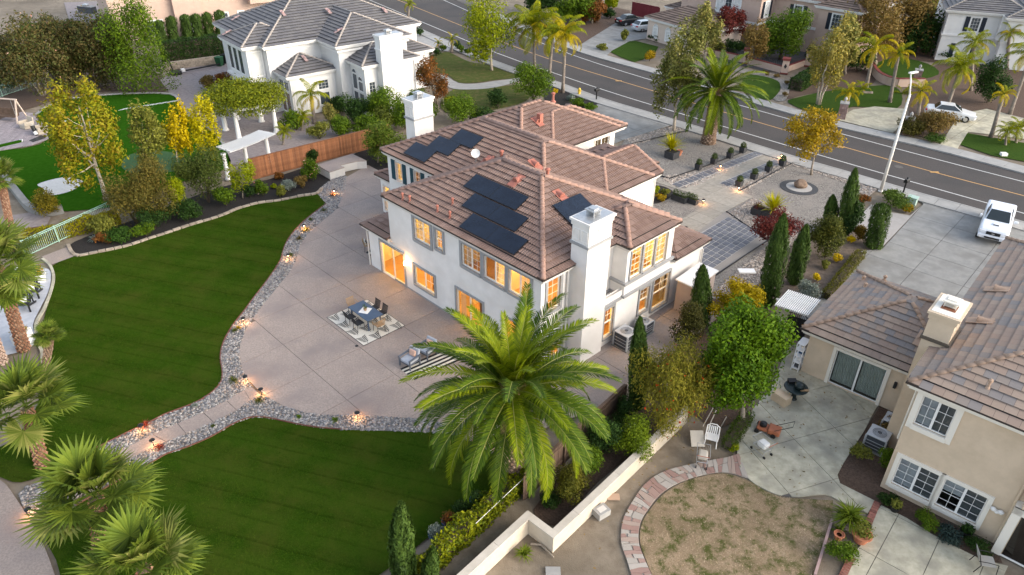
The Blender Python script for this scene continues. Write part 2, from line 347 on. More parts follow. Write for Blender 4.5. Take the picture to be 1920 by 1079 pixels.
# --- back patio, its path, the rock strips and lawns
patio_o = PL((690, 310), (646, 335), (637, 381), (625, 399), (588, 428), (571, 448), (562, 461), (555, 490), (540, 515), (503, 560), (478, 592), (462, 617), (451, 645), (448, 667), (455, 695), (466, 713), (480, 728), (503, 746), (532, 762), (570, 774), (607, 779), (640, 779), (720, 782), (800, 786), (860, 800), (925, 850), (990, 880))
patio_poly = patio_o+[HW(2.5, -5.0), HW(4.1, 0.5), HW(3.6, 12.0), HW(0.0, 12.0), HW(-19, 9.0)]
patio = struct('patio', MB().sheet(patio_poly, -0.012), m_joint)
slabs(patio, 'slab', patio_poly, HORG, HANG, 3.1, 2.87, -0.03, 0.02, m_aggr, 0.022, (-14.2, -2.66))
path_l = PL((473, 727), (458, 732), (425, 752), (381, 774), (333, 795), (286, 815), (213, 853), (150, 885), (95, 925))
path_r = PL((490, 742), (470, 752), (444, 770), (400, 792), (349, 814), (311, 829), (264, 850), (200, 890), (130, 945))
path = struct('garden_path', MB().sheet(path_l+path_r[::-1], -0.01), m_joint)
for i in range(len(path_l)-1):
    a, b, c, d = path_l[i], path_l[i+1], path_r[i+1], path_r[i]
    MB().prism([a.lerp(b, 0.012), a.lerp(b, 0.99), d.lerp(c, 0.99), d.lerp(c, 0.012)], -0.03, 0.024).build('slab', m_aggr, path)
corner_path = struct('corner_path', MB().prism(smooth_poly(PL((-60, 880), (0, 900), (30, 935), (62, 985), (85, 1030), (105, 1085), (130, 1160), (-60, 1200)), 3), -0.04, 0.018), m_aggr)
lawn_u = smooth_poly(PL((611, 382), (603, 389), (570, 415), (546, 441), (533, 464), (525, 490), (502, 525), (475, 560), (459, 582), (437, 610), (419, 642), (413, 670), (417, 702), (412, 721), (393, 740), (362, 758), (311, 777), (280, 793), (239, 812), (201, 831), (169, 847), (110, 880), (40, 905), (0, 895), (-40, 880), (-20, 850), (30, 820), (70, 760), (80, 700), (76, 645), (82, 600), (97, 550), (103, 522), (97, 500), (142, 480), (178, 475), (236, 463), (278, 449), (319, 436), (361, 422), (414, 406), (445, 393), (484, 382), (523, 377), (562, 369), (593, 364)), 3)
lawn_l = smooth_poly(PL((640, 806), (585, 801), (538, 792), (500, 784), (469, 784), (437, 796), (396, 820), (349, 840), (311, 853), (270, 878), (200, 915), (120, 965), (85, 1005), (105, 1050), (120, 1100), (160, 1180), (560, 1180), (680, 1100), (750, 1050), (850, 970), (935, 900), (920, 850), (850, 815), (770, 810), (700, 808)), 3)
struct('upper_lawn', MB().sheet(lawn_u, 0.012), m_lawn); struct('lower_lawn', MB().sheet(lawn_l, 0.012), m_lawn)
def edging(name, poly, w, h, m, z=-0.03, closed=False):
    mb = MB(); pts = poly+[poly[0]] if closed else poly
    for a, b in zip(pts[:-1], pts[1:]):
        if (b-a).length > 1e-4: mb.bar((a.x, a.y, z+h/2), (b.x, b.y, z+h/2), w, h)
    o = mb.build(name, m); o['kind'] = 'structure'; return o
edging('lawn_edging', lawn_u[:62], 0.035, 0.10, m_red); edging('lawn_edging', lawn_l[:33], 0.035, 0.10, m_red)
_ico = None
def icos():
    t = (1+5**0.5)/2
    v = np.array([(-1, t, 0), (1, t, 0), (-1, -t, 0), (1, -t, 0), (0, -1, t), (0, 1, t), (0, -1, -t), (0, 1, -t), (t, 0, -1), (t, 0, 1), (-t, 0, -1), (-t, 0, 1)], float); v /= np.linalg.norm(v[0])
    f = np.array([(0, 11, 5), (0, 5, 1), (0, 1, 7), (0, 7, 10), (0, 10, 11), (1, 5, 9), (5, 11, 4), (11, 10, 2), (10, 7, 6), (7, 1, 8), (3, 9, 4), (3, 4, 2), (3, 2, 6), (3, 6, 8), (3, 8, 9), (4, 9, 5), (2, 4, 11), (6, 2, 10), (8, 6, 7), (9, 8, 1)]); return v, f
def rocks(name, label, polys, dens, s0, s1, m, z=0.0, seed=1, holes=()):
    rng = np.random.default_rng(seed); X, Y = [], []
    for pl in polys:
        xs = [q[0] for q in pl]; ys = [q[1] for q in pl]; x, y = scatter(pl, int(dens*(max(xs)-min(xs))*(max(ys)-min(ys))), rng)
        for h in holes:
            k = ~inside(h, x, y); x, y = x[k], y[k]
        X.append(x); Y.append(y)
    x, y = np.concatenate(X), np.concatenate(Y); n = len(x); v, f = icos()
    s = s0+(s1-s0)*rng.random(n)**2.2; sc = np.stack([s*rng.uniform(0.8, 1.5, n), s*rng.uniform(0.7, 1.1, n), s*rng.uniform(0.4, 0.75, n)], 1)
    a = rng.uniform(0, 6.28, n); vv = v[None]*sc[:, None]*(1+rng.uniform(-.14, .14, (n, 12, 1)))
    c, sn = np.cos(a)[:, None], np.sin(a)[:, None]; q = np.stack([vv[..., 0]*c-vv[..., 1]*sn+x[:, None], vv[..., 0]*sn+vv[..., 1]*c+y[:, None], vv[..., 2]+(z+s*0.25)[:, None]], 2)
    fs = (f[None]+(np.arange(n)*12)[:, None, None]).reshape(-1, 3)
    o = ob(name, npmesh(name, q.reshape(-1, 3), fs, m), kind='stuff'); return tag(o, label, 'rocks')
t_river = tones('river_rock', [(0.08, 0.08, 0.085), (0.16, 0.16, 0.17), (0.24, 0.235, 0.235), (0.31, 0.295, 0.28), (0.24, 0.19, 0.155), (0.42, 0.40, 0.375), (0.13, 0.135, 0.15)], rough=0.75)
rs_u = PL((650, 330), (648, 352), (637, 381), (625, 399), (588, 428), (571, 448), (562, 461), (555, 490), (540, 515), (503, 560), (478, 592), (462, 617), (451, 645), (448, 667), (455, 695), (473, 727))+path_l[1:-1]+PL((169, 847), (201, 831), (239, 812), (280, 793), (311, 777), (362, 758), (393, 740), (412, 721), (417, 702), (413, 670), (419, 642), (437, 610), (459, 582), (475, 560), (502, 525), (525, 490), (533, 464), (546, 441), (570, 415), (603, 389), (611, 382), (596, 364), (606, 348), (630, 332))
rs_l = path_r[1:-1]+PL((200, 912), (270, 878), (311, 853), (349, 840), (396, 820), (437, 796), (469, 784), (500, 784), (538, 792), (585, 801), (640, 806), (700, 808), (770, 810), (850, 816), (900, 835), (950, 870), (990, 880), (925, 850), (860, 800), (800, 786), (720, 782), (640, 779), (607, 779), (570, 774), (532, 762), (503, 746), (487, 741))
rs_c = smooth_poly(PL((35, 925), (75, 905), (110, 900), (150, 890), (130, 945), (85, 1000), (66, 985)), 2)
m_rockbase = mat('rock_bed', (0.12, 0.115, 0.11), (0.20, 0.19, 0.18), scale=9, rough=0.95)
for k, pl in enumerate((rs_u, rs_l, rs_c)): struct('rock_bed', MB().sheet(pl, -0.005), m_rockbase)
rocks('river_rocks', 'grey river rocks in the strips between the lawns and the patio', (rs_u, rs_l, rs_c), 330, 0.022, 0.075, t_river)
# --- mulch beds
bed = smooth_poly(PL((128, 462), (142, 480), (178, 475), (236, 463), (278, 449), (319, 436), (361, 422), (414, 406), (445, 393), (484, 382), (523, 377), (562, 369), (593, 364), (612, 346), (625, 332), (600, 312), (560, 318), (500, 338), (440, 345), (380, 362), (300, 395), (215, 425), (160, 445)), 2)
struct('mulch_bed', MB().sheet(bed, 0.004), m_mulch)
struct('mulch_bed', MB().sheet(PL((660, 292), (700, 265), (770, 262), (790, 300), (745, 345), (720, 338), (690, 325)), 0.004), m_mulch)
edge_line = smooth_poly(PL((128, 460), (142, 480), (178, 475), (236, 463), (278, 449), (319, 436), (361, 422), (414, 406), (445, 393), (484, 382), (523, 377), (562, 369), (593, 364), (606, 352)), 8, False)
eb = thing('stone_edging', 'tan block edging along the black mulch bed', 'edging'); rr = random.Random(4); acc = 0.0; last = edge_line[0]
for a, b in zip(edge_line[:-1], edge_line[1:]):
    if (b-last).length > 0.42:
        d = (b-last).normalized(); n = Vector((-d.y, d.x, 0)); p, q = last+d*0.02, b-d*0.02; hh = 0.11+rr.random()*0.04
        MB().prism([p-n*0.11, q-n*0.11, q+n*0.11, p+n*0.11], -0.03, hh).build('stone', m_stone, eb, bevel=0.02); last = b
# --- left neighbour's yard
turf = smooth_poly(PL((-60, 262), (0, 280), (60, 275), (88, 258), (70, 215), (90, 200), (135, 186), (225, 178), (318, 178), (335, 195), (350, 215), (380, 235), (405, 255), (425, 285), (432, 310), (400, 325), (330, 345), (230, 385), (90, 398), (62, 392), (40, 370), (15, 320), (-30, 290), (-60, 285)), 3)
struct('artificial_turf', MB().sheet(turf, 0.012), m_turf)
struct('putting_green', MB().sheet(smooth_poly(PL((228, 305), (245, 290), (290, 283), (335, 290), (350, 310), (325, 322), (260, 326), (232, 318)), 3), 0.018), m_green)
struct('sand_bunker', MB().sheet(smooth_poly(PL((70, 347), (95, 338), (125, 333), (150, 338), (155, 344), (135, 358), (105, 366), (82, 366), (83, 355)), 3), 0.02), m_sand)
def curb(name, pts, w, h, m, z=0.0):
    s = smooth_poly(PL(*pts), 4, False); b = band(s, -w/2, w/2); mb = MB(); n = len(s)
    for i in range(n-1): mb.prism([b[i], b[i+1], b[2*n-2-i], b[2*n-1-i]], z-0.04, z+h)
    return struct(name, mb, m)
curb('turf_kerb', [(-10, 290), (15, 340), (40, 375), (60, 396), (90, 403), (120, 398)], 0.45, 0.5, m_conc)
curb('turf_kerb', [(68, 215), (92, 198), (135, 184), (225, 176), (318, 176), (338, 195), (352, 215), (382, 234), (408, 254), (428, 285)], 0.3, 0.04, m_side)
struct('planting_slope', MB().sheet(smooth_poly(PL((-40, 235), (50, 205), (90, 192), (135, 178), (225, 170), (310, 172), (300, 140), (230, 120), (100, 120), (-40, 130)), 2), 0.0), m_bark)
slab_g = mat('pale_stepping_stone', (0.42, 0.45, 0.44), (0.5, 0.52, 0.5), scale=4, rough=0.8)
st = thing('stepping_stones', 'row of pale stepping stones set in the artificial turf', 'stepping stones')
for k in range(9):
    a = P(331-k*12.5, 190+k*2.0, 0.02); b = P(331-k*12.5-9, 190+k*2.0+1.6, 0.02); n = Vector((0.25, 0.55, 0)); MB().prism([a, b, b+n, a+n], 0.0, 0.035).build('stone', slab_g, st)
for px, py in ((116, 229),):
    a = P(px, py); MB().box(a.x-0.8, a.x+0.3, a.y-0.4, a.y+0.3, 0.0, 0.035).build('stone', slab_g, st)
ncourt = PL((300, 150), (345, 128), (440, 118), (470, 175), (560, 225), (620, 225), (640, 260), (560, 300), (430, 310), (425, 280), (405, 255), (380, 232), (352, 212), (336, 192), (318, 175))
m_court = mat('mauve_stamped_concrete', (0.20, 0.17, 0.165), (0.28, 0.24, 0.23), scale=3, rough=0.8, bump=0.15)
nc = struct('neighbour_court', MB().sheet(ncourt, -0.004), m_joint); slabs(nc, 'slab', ncourt, P(400, 250), R(-50), 2.6, 2.6, -0.02, 0.012, m_court, 0.02)
struct('lower_path', MB().sheet(PL((78, 482), (128, 463), (142, 480), (97, 497)), 0.016), m_aggr)
struct('lounge_terrace', MB().sheet(smooth_poly(PL((-60, 520), (0, 515), (50, 500), (90, 505), (96, 522), (90, 550), (75, 580), (62, 610), (66, 640), (40, 660), (-60, 660)), 3), 0.02), mat('pale_stamped_terrace', (0.36, 0.38, 0.42), (0.46, 0.47, 0.5), scale=2, rough=0.7, bump=0.2))
curb('terrace_kerb', [(80, 486), (95, 500), (101, 522), (95, 550), (83, 580), (68, 608), (71, 640), (80, 665), (76, 700)], 0.16, 0.07, m_concw)
struct('steps_landing', MB().sheet(PL((20, 405), (60, 398), (95, 408), (75, 450), (30, 455)), 0.01), m_court)

# --- front garden: gravel, walkways, blue pavers
front = PL((1150, 300), (1172, 262), (1270, 235), (1645, 356), (1625, 372), (1600, 405), (1560, 425), (1495, 445), (1440, 520), (1380, 560), (1330, 560), (1250, 520))+[HW(-4, 12), HW(-10, 15)]
struct('gravel_garden', MB().sheet(front, -0.004), m_gravel)
t_pebble = tones('mixed_pebble', [(0.20, 0.18, 0.165), (0.34, 0.30, 0.265), (0.44, 0.39, 0.34), (0.28, 0.22, 0.18), (0.52, 0.48, 0.44)], rough=0.8)
cob1 = PL((1172, 262), (1268, 234), (1290, 242), (1262, 250), (1190, 272)); cob2 = PL((1445, 285), (1645, 356), (1625, 372), (1600, 395), (1560, 420), (1585, 372), (1600, 350), (1560, 335), (1440, 295))
cob3 = PL((1248, 330), (1330, 320), (1425, 285), (1436, 288), (1300, 352), (1262, 350), (1242, 340)); cob4 = PL((1365, 400), (1412, 372), (1480, 400), (1500, 440), (1440, 520), (1380, 560), (1332, 552), (1442, 458), (1440, 448), (1360, 400))
cob5 = PL((1350, 350), (1455, 305), (1490, 305), (1390, 362)); 
rocks('cobbles', 'brown and grey cobbles bordering the front gravel garden', (cob1, cob2, cob3, cob4, cob5), 150, 0.03, 0.085, t_pebble, seed=3)
wk = PL((1425, 288), (1465, 300), (1383, 356), (1411, 370), (1362, 397), (1306, 437), (1270, 465), (1225, 440), (1262, 420), (1324, 385), (1300, 365), (1229, 342), (1236, 334), (1268, 352), (1282, 355))
walkway = struct('front_walkway', MB().sheet(wk, 0.006), m_joint); slabs(walkway, 'slab', wk, P(1400, 330), R(44.1), 1.25, 1.25, -0.01, 0.03, m_walk, 0.018)
court = PL((1359, 398), (1441, 455), (1334, 521), (1285, 545), (1210, 470), (1262, 432), (1306, 437)); struct('paver_surround', MB().sheet(court, 0.034), mat('pebble_concrete', (0.218, 0.198, 0.178), (0.277, 0.254, 0.231), scale=30, rough=0.85, bump=0.2))
m_blue = mat('blue_slate_paver', (0.095, 0.100, 0.119), (0.151, 0.152, 0.167), scale=3, rough=0.55, island=0.16, bump=0.1)
pv = struct('paver_court', MB().sheet(PL((1365, 408), (1433, 438), (1316, 519), (1240, 480)), 0.042), mat('white_pebble', (0.300, 0.285, 0.270), (0.413, 0.398, 0.375), scale=25, rough=0.9, bump=0.3))
o0, e1, e2 = P(1365, 408), (P(1433, 438)-P(1365, 408)), (P(1316, 519)-P(1433, 438))
for i in range(7):
    for j in range(13):
        a, b, c, d = (i+0.09)/7, (i+0.91)/7, (j+0.09)/13, (j+0.91)/13
        MB().prism([o0+e1*a+e2*c, o0+e1*b+e2*c, o0+e1*b+e2*d, o0+e1*a+e2*d], 0.03, 0.065).build('paver', m_blue, pv)
for p, q, k in (((1266, 350), (1425, 287), 17), ((1357, 348), (1460, 303), 11)):
    a, b = P(*p), P(*q); d = (b-a)/k; n = Vector((-d.y, d.x, 0)).normalized()*0.36
    ps = struct('paver_strip', MB().sheet([a-n*1.3, b-n*1.3, b+n*1.3, a+n*1.3], 0.038), MATS['white_pebble'])
    for i in range(k): MB().prism([a+d*(i+.1)-n, a+d*(i+.9)-n, a+d*(i+.9)+n, a+d*(i+.1)+n], 0.02, 0.06).build('paver', m_blue, ps)
drive = PL((1093, 208), (1135, 190), (1270, 232), (1172, 262), (1100, 290), (1040, 250)); dv = struct('driveway', MB().sheet(drive, -0.006), m_joint); slabs(dv, 'slab', drive, P(1150, 230), R(-48), 3.0, 3.0, -0.02, 0.03, m_conc, 0.03)
m_edge = mat('black_edging', (0.02, 0.02, 0.022), rough=0.6)
for pts in ([(1180, 272), (1262, 252), (1290, 246)], [(1237, 330), (1255, 336), (1330, 310), (1400, 284)], [(1385, 360), (1450, 325), (1488, 306), (1500, 310)], [(1362, 398), (1440, 452), (1336, 521)]): edging('garden_edging', PL(*pts), 0.06, 0.09, m_edge, 0.0)
struct('entry_bed', MB().sheet(smooth_poly(PL((1219, 378), (1222, 350), (1245, 350), (1264, 362), (1252, 374), (1232, 382)), 3), 0.004), m_mulch)
# --- right neighbour: drive, patios, dead lawn
rdrive = PL((1718, 364), (1850, 401), (1920, 421), (2010, 447), (2010, 560), (1800, 640), (1490, 610), (1533, 560), (1616, 471), (1654, 468), (1731, 384)); apron = struct('neighbour_walk', MB().prism(PL((1633, 384), (1666, 398), (1706, 405), (1728, 386), (1652, 466), (1640, 466), (1600, 420)), -0.02, 0.026), mat('pale_walk', (0.291, 0.273, 0.254), (0.335, 0.316, 0.298), scale=2, rough=0.85)); rd = struct('neighbour_driveway', MB().sheet(rdrive, -0.006), m_joint)
slabs(rd, 'slab', rdrive, P(1731, 382), R(47), 2.75, 2.9, -0.02, 0.03, m_conc, 0.03)
rpatio = smooth_poly(PL((1382, 840), (1385, 868), (1406, 900), (1434, 918), (1466, 930), (1501, 932), (1547, 928), (1575, 940)), 3, False)+PL((1627, 963), (1641, 940), (1575, 907), (1570, 891), (1582, 868), (1620, 809), (1640, 770), (1660, 740), (1480, 640), (1450, 720), (1410, 770), (1385, 810))
rp = struct('neighbour_patio', MB().sheet(rpatio, -0.008), m_joint); slabs(rp, 'slab', rpatio, P(1494, 830), R(20), 2.3, 2.6, -0.03, 0.02, m_concw, 0.025, (0, 0.2))
rp2p = PL((1652, 948), (1700, 972), (1760, 1010), (1840, 1050), (1890, 1062), (1868, 1110), (1840, 1180), (1560, 1180), (1580, 1075), (1596, 1044), (1620, 1016), (1628, 988)); rp2 = struct('neighbour_side_patio', MB().sheet(rp2p, -0.008), m_joint); slabs(rp2, 'slab', rp2p, P(1762, 1010), R(49), 2.6, 1.6, -0.03, 0.02, m_concw, 0.025)
m_brick = mat('red_brick', (0.20, 0.075, 0.055), (0.28, 0.12, 0.09), scale=4, rough=0.85, island=0.25, bump=0.2)
bs_ = thing('brick_strip', 'strip of red bricks between the two neighbour patios', 'brick strip')
for A_, B_, n in (((1645, 942), (1621, 1000), 14), ((1597, 1045), (1578, 1085), 9)):
    a, b = P(*A_), P(*B_); d = (b-a)/n; k = Vector((-d.y, d.x, 0)).normalized()*0.13
    for i in range(n): MB().prism([a+d*(i+.05)-k, a+d*(i+.92)-k, a+d*(i+.92)+k, a+d*(i+.05)+k], -0.03, 0.03).build('brick', m_brick, bs_)
dead = smooth_poly(PL((1412, 905), (1361, 888), (1319, 893), (1277, 906), (1243, 927), (1219, 955), (1203, 982), (1200, 1016), (1212, 1051), (1235, 1100), (1300, 1180)), 3, False)+PL((1500, 1180), (1530, 1060), (1560, 975), (1562, 938), (1501, 935), (1466, 933), (1434, 920))
struct('dead_lawn', MB().sheet(dead, -0.015), m_deadl)
fo = smooth_poly(PL((1385, 850), (1361, 858), (1308, 868), (1248, 883), (1213, 904), (1189, 935), (1168, 974), (1164, 1016), (1175, 1051), (1190, 1095), (1230, 1170)), 5, False)
fi = smooth_poly(PL((1404, 898), (1361, 886), (1319, 891), (1277, 904), (1241, 925), (1217, 953), (1201, 981), (1198, 1016), (1210, 1051), (1228, 1090), (1262, 1160)), 5, False)
fp = struct('flagstone_path', MB().sheet(fo+fi[::-1], -0.012), mat('mortar', (0.30, 0.27, 0.235), (0.36, 0.33, 0.29), scale=9, rough=0.95))
t_flag = tones('flagstone', [(0.36, 0.325, 0.285), (0.29, 0.185, 0.155), (0.39, 0.35, 0.31), (0.32, 0.215, 0.18), (0.35, 0.27, 0.225)], rough=0.8, const=True, bump=0.3)
rr = random.Random(9); i = 0.0; N = len(fo)-1
def fl(t, s): 
    k = min(int(t), N-1); return (fo[k].lerp(fo[k+1], t-k)).lerp(fi[k].lerp(fi[k+1], t-k), s)
cutp = (0.0, 0.0, 0.0)
while i < N-1.2:
    st_ = rr.uniform(0.75, 1.35); nx = (i+st_+rr.uniform(-.25, .25), i+st_+rr.uniform(-.3, .3), i+st_+rr.uniform(-.25, .25)); mid = rr.uniform(0.35, 0.65); g = 0.035
    if rr.random() < 0.62: pcs = [[(cutp[0], .02), (nx[0], .02), (nx[1]+rr.uniform(-.1, .1), mid-.02), (cutp[1], mid-.05+rr.uniform(-.1, .06))], [(cutp[1], mid+.04), (nx[1], mid+.03), (nx[2], .98), (cutp[2], .98)]]
    else: pcs = [[(cutp[0], .02), (nx[0], .02), (nx[1], mid), (nx[2], .98), (cutp[2], .98), (cutp[1], mid)]]
    for pc in pcs:
        cx = sum(q[0] for q in pc)/len(pc); MB().prism([fl(min(max(q[0]+(g if q[0] < cx else -g), 0), N-.01), q[1]) for q in pc], -0.03, 0.018+rr.random()*0.012).build('flagstone', t_flag, fp)
    cutp = nx; i += st_
struct('side_bed', MB().sheet(smooth_poly(PL((1170, 760), (1235, 690), (1290, 600), (1335, 562), (1400, 560), (1452, 590), (1445, 640), (1415, 740), (1380, 790), (1330, 800), (1285, 770), (1200, 840), (1120, 905), (1040, 985), (1000, 955), (1080, 860)), 2), -0.02), m_bark)
struct('border_bed', MB().sheet(smooth_poly(PL((1380, 560), (1440, 522), (1495, 447), (1560, 428), (1600, 412), (1640, 470), (1612, 474), (1530, 560), (1490, 600), (1440, 600)), 2), -0.025), mat('border_soil', (0.10, 0.075, 0.055), (0.17, 0.13, 0.10), scale=3, rough=0.95, bump=0.5))
struct('wall_bed', MB().sheet(PL((1575, 907), (1570, 891), (1582, 868), (1620, 809), (1660, 745), (1700, 780), (1660, 910), (1870, 1030), (1880, 1055), (1840, 1050), (1760, 1010), (1700, 972), (1652, 948)), -0.03), m_bark)
# --- across the street and the far-left front lawn
def sheet(name, pts, m, z=0.0, sm=3): return struct(name, MB().sheet(smooth_poly(PL(*pts), sm) if sm else PL(*pts), z), m)
sheet('front_lawn', [(800, 108), (835, 98), (850, 102), (880, 116), (915, 122), (985, 140), (970, 146), (930, 150), (895, 155), (860, 155), (838, 140), (805, 132)], m_lawn2, 0.004)
sheet('front_lawn', [(850, 168), (900, 167), (960, 160), (1000, 165), (985, 190), (930, 205), (850, 215), (825, 195)], m_lawn2, 0.004)
sheet('paver_walk', [(820, 140), (835, 142), (860, 156), (895, 157), (930, 152), (970, 147), (985, 142), (975, 152), (930, 164), (890, 168), (850, 167), (835, 158)], m_side, 0.012)
sheet('street_bed', [(1035, 160), (1078, 176), (1120, 195), (1085, 212), (1035, 200), (1020, 180)], m_mulch, 0.006)
sheet('sidewalk_apron', [(770, 40), (795, 60), (850, 85), (840, 97), (800, 90), (760, 60)], m_side, 0.008, 0)
fd = PL((1075, 93), (1160, 40), (1235, 50), (1215, 72), (1180, 78), (1148, 95), (1130, 112)); fdr = struct('far_driveway', MB().sheet(fd, -0.006), m_joint); slabs(fdr, 'slab', fd, P(1150, 70), R(-50), 3.2, 3.2, -0.02, 0.03, m_conc, 0.04)
sheet('far_lawn', [(1143, 97), (1184, 75), (1235, 88), (1225, 105), (1190, 117), (1165, 108)], m_lawn3, 0.01, 0)
sheet('far_lawn', [(1400, 142), (1430, 143), (1458, 152), (1463, 165), (1455, 180), (1440, 188), (1410, 178), (1390, 165)], m_lawn3, 0.01)
sheet('far_lawn', [(1478, 193), (1500, 182), (1560, 170), (1660, 160), (1690, 175), (1680, 205), (1600, 200), (1550, 218)], m_lawn3, 0.006)
sheet('far_lawn', [(1790, 268), (1815, 250), (1930, 270), (1930, 305), (1860, 292)], m_lawn3, 0.012, 0)
sheet('far_lawn', [(1640, 125), (1680, 108), (1740, 120), (1760, 140), (1700, 150)], m_lawn3, 0.006)
sheet('far_rock_bed', [(1345, 115), (1400, 130), (1470, 150), (1480, 170), (1470, 190), (1450, 185), (1465, 165), (1440, 145), (1380, 135)], m_gravel, 0.005)
sheet('far_bed', [(1475, 185), (1490, 150), (1560, 120), (1640, 140), (1620, 165), (1520, 175)], m_bark, 0.003)
sheet('far_bed', [(1075, 85), (1060, 40), (1090, 10), (1180, 20), (1160, 42), (1110, 70)], m_bark, 0.003)
far2 = PL((1565, 222), (1600, 206), (1690, 200), (1705, 225), (1690, 250)); sheet('far_court', [(1565, 224), (1600, 206), (1640, 200), (1700, 205), (1695, 230), (1674, 250)], m_concw, 0.008, 0)
fdd = PL((1762, 272), (1800, 215), (1850, 205), (1930, 225), (1930, 262), (1815, 248), (1795, 280)); f2 = struct('far_driveway', MB().sheet(fdd, -0.006), m_joint); slabs(f2, 'slab', fdd, P(1800, 250), R(44), 2.6, 2.6, -0.02, 0.03, m_concw, 0.04)
sheet('far_courtyard', [(1335, 105), (1400, 80), (1520, 92), (1530, 112), (1440, 135), (1345, 112)], mat('dark_paving', (0.06, 0.06, 0.065), (0.09, 0.09, 0.095), scale=4, rough=0.8), 0.01, 0)
sheet('far_bed', [(1700, 150), (1760, 120), (1930, 120), (1930, 225), (1850, 203), (1800, 213), (1765, 265), (1700, 250), (1705, 205)], m_bark, -0.002, 0); sheet('far_bed', [(1560, 120), (1600, 60), (1750, 90), (1760, 118), (1690, 110), (1640, 128)], m_bark, -0.003, 0); sheet('turf_behind', [(40, 45), (150, 40), (160, 60), (80, 75), (30, 70)], m_turf, 0.01, 0); sheet('far_patio', [(120, 5), (230, 0), (240, 60), (190, 50), (130, 40)], m_court, 0.008, 0)
# --- grass blades on the back lawns
rng = np.random.default_rng(7)
def blades(name, label, poly, dens, m, h=0.055):
    xs = [q[0] for q in poly]; ys = [q[1] for q in poly]; x, y = scatter(poly, int(dens*(max(xs)-min(xs))*(max(ys)-min(ys))), rng); k = y > 10; x, y = x[k], y[k]; n = len(x)
    a = rng.uniform(0, 6.28, n); hh = h*rng.uniform(0.5, 1.3, n); w = 0.011; lx, ly = rng.normal(0, .035, n), rng.normal(0, .035, n); z = np.full(n, 0.01)
    v = np.stack([np.stack([x-np.cos(a)*w, y-np.sin(a)*w, z], 1), np.stack([x+np.cos(a)*w, y+np.sin(a)*w, z], 1), np.stack([x+lx, y+ly, hh], 1)], 1)
    o = ob(name, npmesh(name, v.reshape(-1, 3), np.arange(3*n).reshape(-1, 3), m), kind='stuff'); tag(o, label, 'grass')
t_grass = tones('grass_blade', [(0.014, 0.036, 0.003), (0.032, 0.070, 0.005), (0.056, 0.092, 0.010), (0.024, 0.054, 0.004)], rough=1.0, spec=0.0, patch=0.5, pscale=0.45)
blades('grass', 'short mown grass of the upper back lawn', lawn_u, 240, t_grass); blades('grass', 'short mown grass of the lower back lawn', lawn_l, 240, t_grass)
t_dry = tones('dry_blade', [(0.44, 0.34, 0.22), (0.58, 0.46, 0.31), (0.34, 0.27, 0.17), (0.13, 0.13, 0.04), (0.50, 0.40, 0.27)], rough=0.9, spec=0.1)
blades('dry_grass', 'dead patchy grass of the round neighbour lawn', dead, 130, t_dry, 0.05)

def litter(name, label, polys, n, m, size=0.05):
    X, Y = zip(*[scatter(p, n, rng) for p in polys]); x, y = np.concatenate(X), np.concatenate(Y); k = len(x); a = rng.uniform(0, 6.28, k); s = size*rng.uniform(.5, 1.5, k); z = np.full(k, 0.034)+rng.random(k)*.02
    c, d = np.cos(a)*s, np.sin(a)*s; v = np.stack([np.stack([x-c, y-d, z], 1), np.stack([x+d*.5, y-c*.5, z+.01], 1), np.stack([x+c, y+d, z+.015], 1), np.stack([x-d*.5, y+c*.5, z], 1)], 1)
    o = ob(name, npmesh(name, v.reshape(-1, 3), np.arange(4*k).reshape(-1, 4), m), kind='stuff'); tag(o, label, 'leaves')
t_lit = tones('leaf_litter', [(0.16, 0.09, 0.03), (0.24, 0.15, 0.05), (0.10, 0.07, 0.03), (0.30, 0.22, 0.08)], rough=0.9)
litter('fallen_leaves', 'brown fallen leaves scattered over the dirt yard and neighbour patio', (PL((1060, 1000), (1240, 830), (1330, 760), (1400, 800), (1300, 870), (1180, 960), (1120, 1079)), rpatio), 260, t_lit)
# ------------------------------------------------------------------ house kit (house frame: x down-right along the street side, y up-right)
class Face:                                # an upright wall plane: s along, d outward, z up
    def __init__(s, ax, c, sg): s.ax, s.c, s.sg = ax, c, sg
    def p(f, s, d, z): return (s, f.c+f.sg*d, z) if f.ax == 'y' else (f.c+f.sg*d, s, z)
    def flip(f): return (f.ax == 'y') == (f.sg > 0)
    def box(f, mb, s0, s1, d0, d1, z0, z1):
        fs = [(0, 3, 2, 1), (4, 5, 6, 7), (0, 1, 5, 4), (1, 2, 6, 5), (2, 3, 7, 6), (3, 0, 4, 7)]
        if (f.ax == 'y' and f.sg < 0) or (f.ax == 'x' and f.sg > 0): fs = [q[::-1] for q in fs]
        vs = [f.p(s0, d0, z0), f.p(s1, d0, z0), f.p(s1, d1, z0), f.p(s0, d1, z0), f.p(s0, d0, z1), f.p(s1, d0, z1), f.p(s1, d1, z1), f.p(s0, d1, z1)]
        if f.ax == 'x' and f.sg > 0: fs = [q for q in fs]
        return mb.add(vs, fs)
    def quad(f, mb, s0, s1, d, z0, z1):
        vs = [f.p(s0, d, z0), f.p(s1, d, z0), f.p(s1, d, z1), f.p(s0, d, z1)]
        out = (f.ax == 'y' and f.sg < 0) or (f.ax == 'x' and f.sg > 0)
        return mb.add(vs, [(0, 1, 2, 3)] if out else [(3, 2, 1, 0)])
def FY(c): return Face('y', c, -1)
def FX(c): return Face('x', c, 1)
def FYb(c): return Face('y', c, 1)
def FXb(c): return Face('x', c, -1)
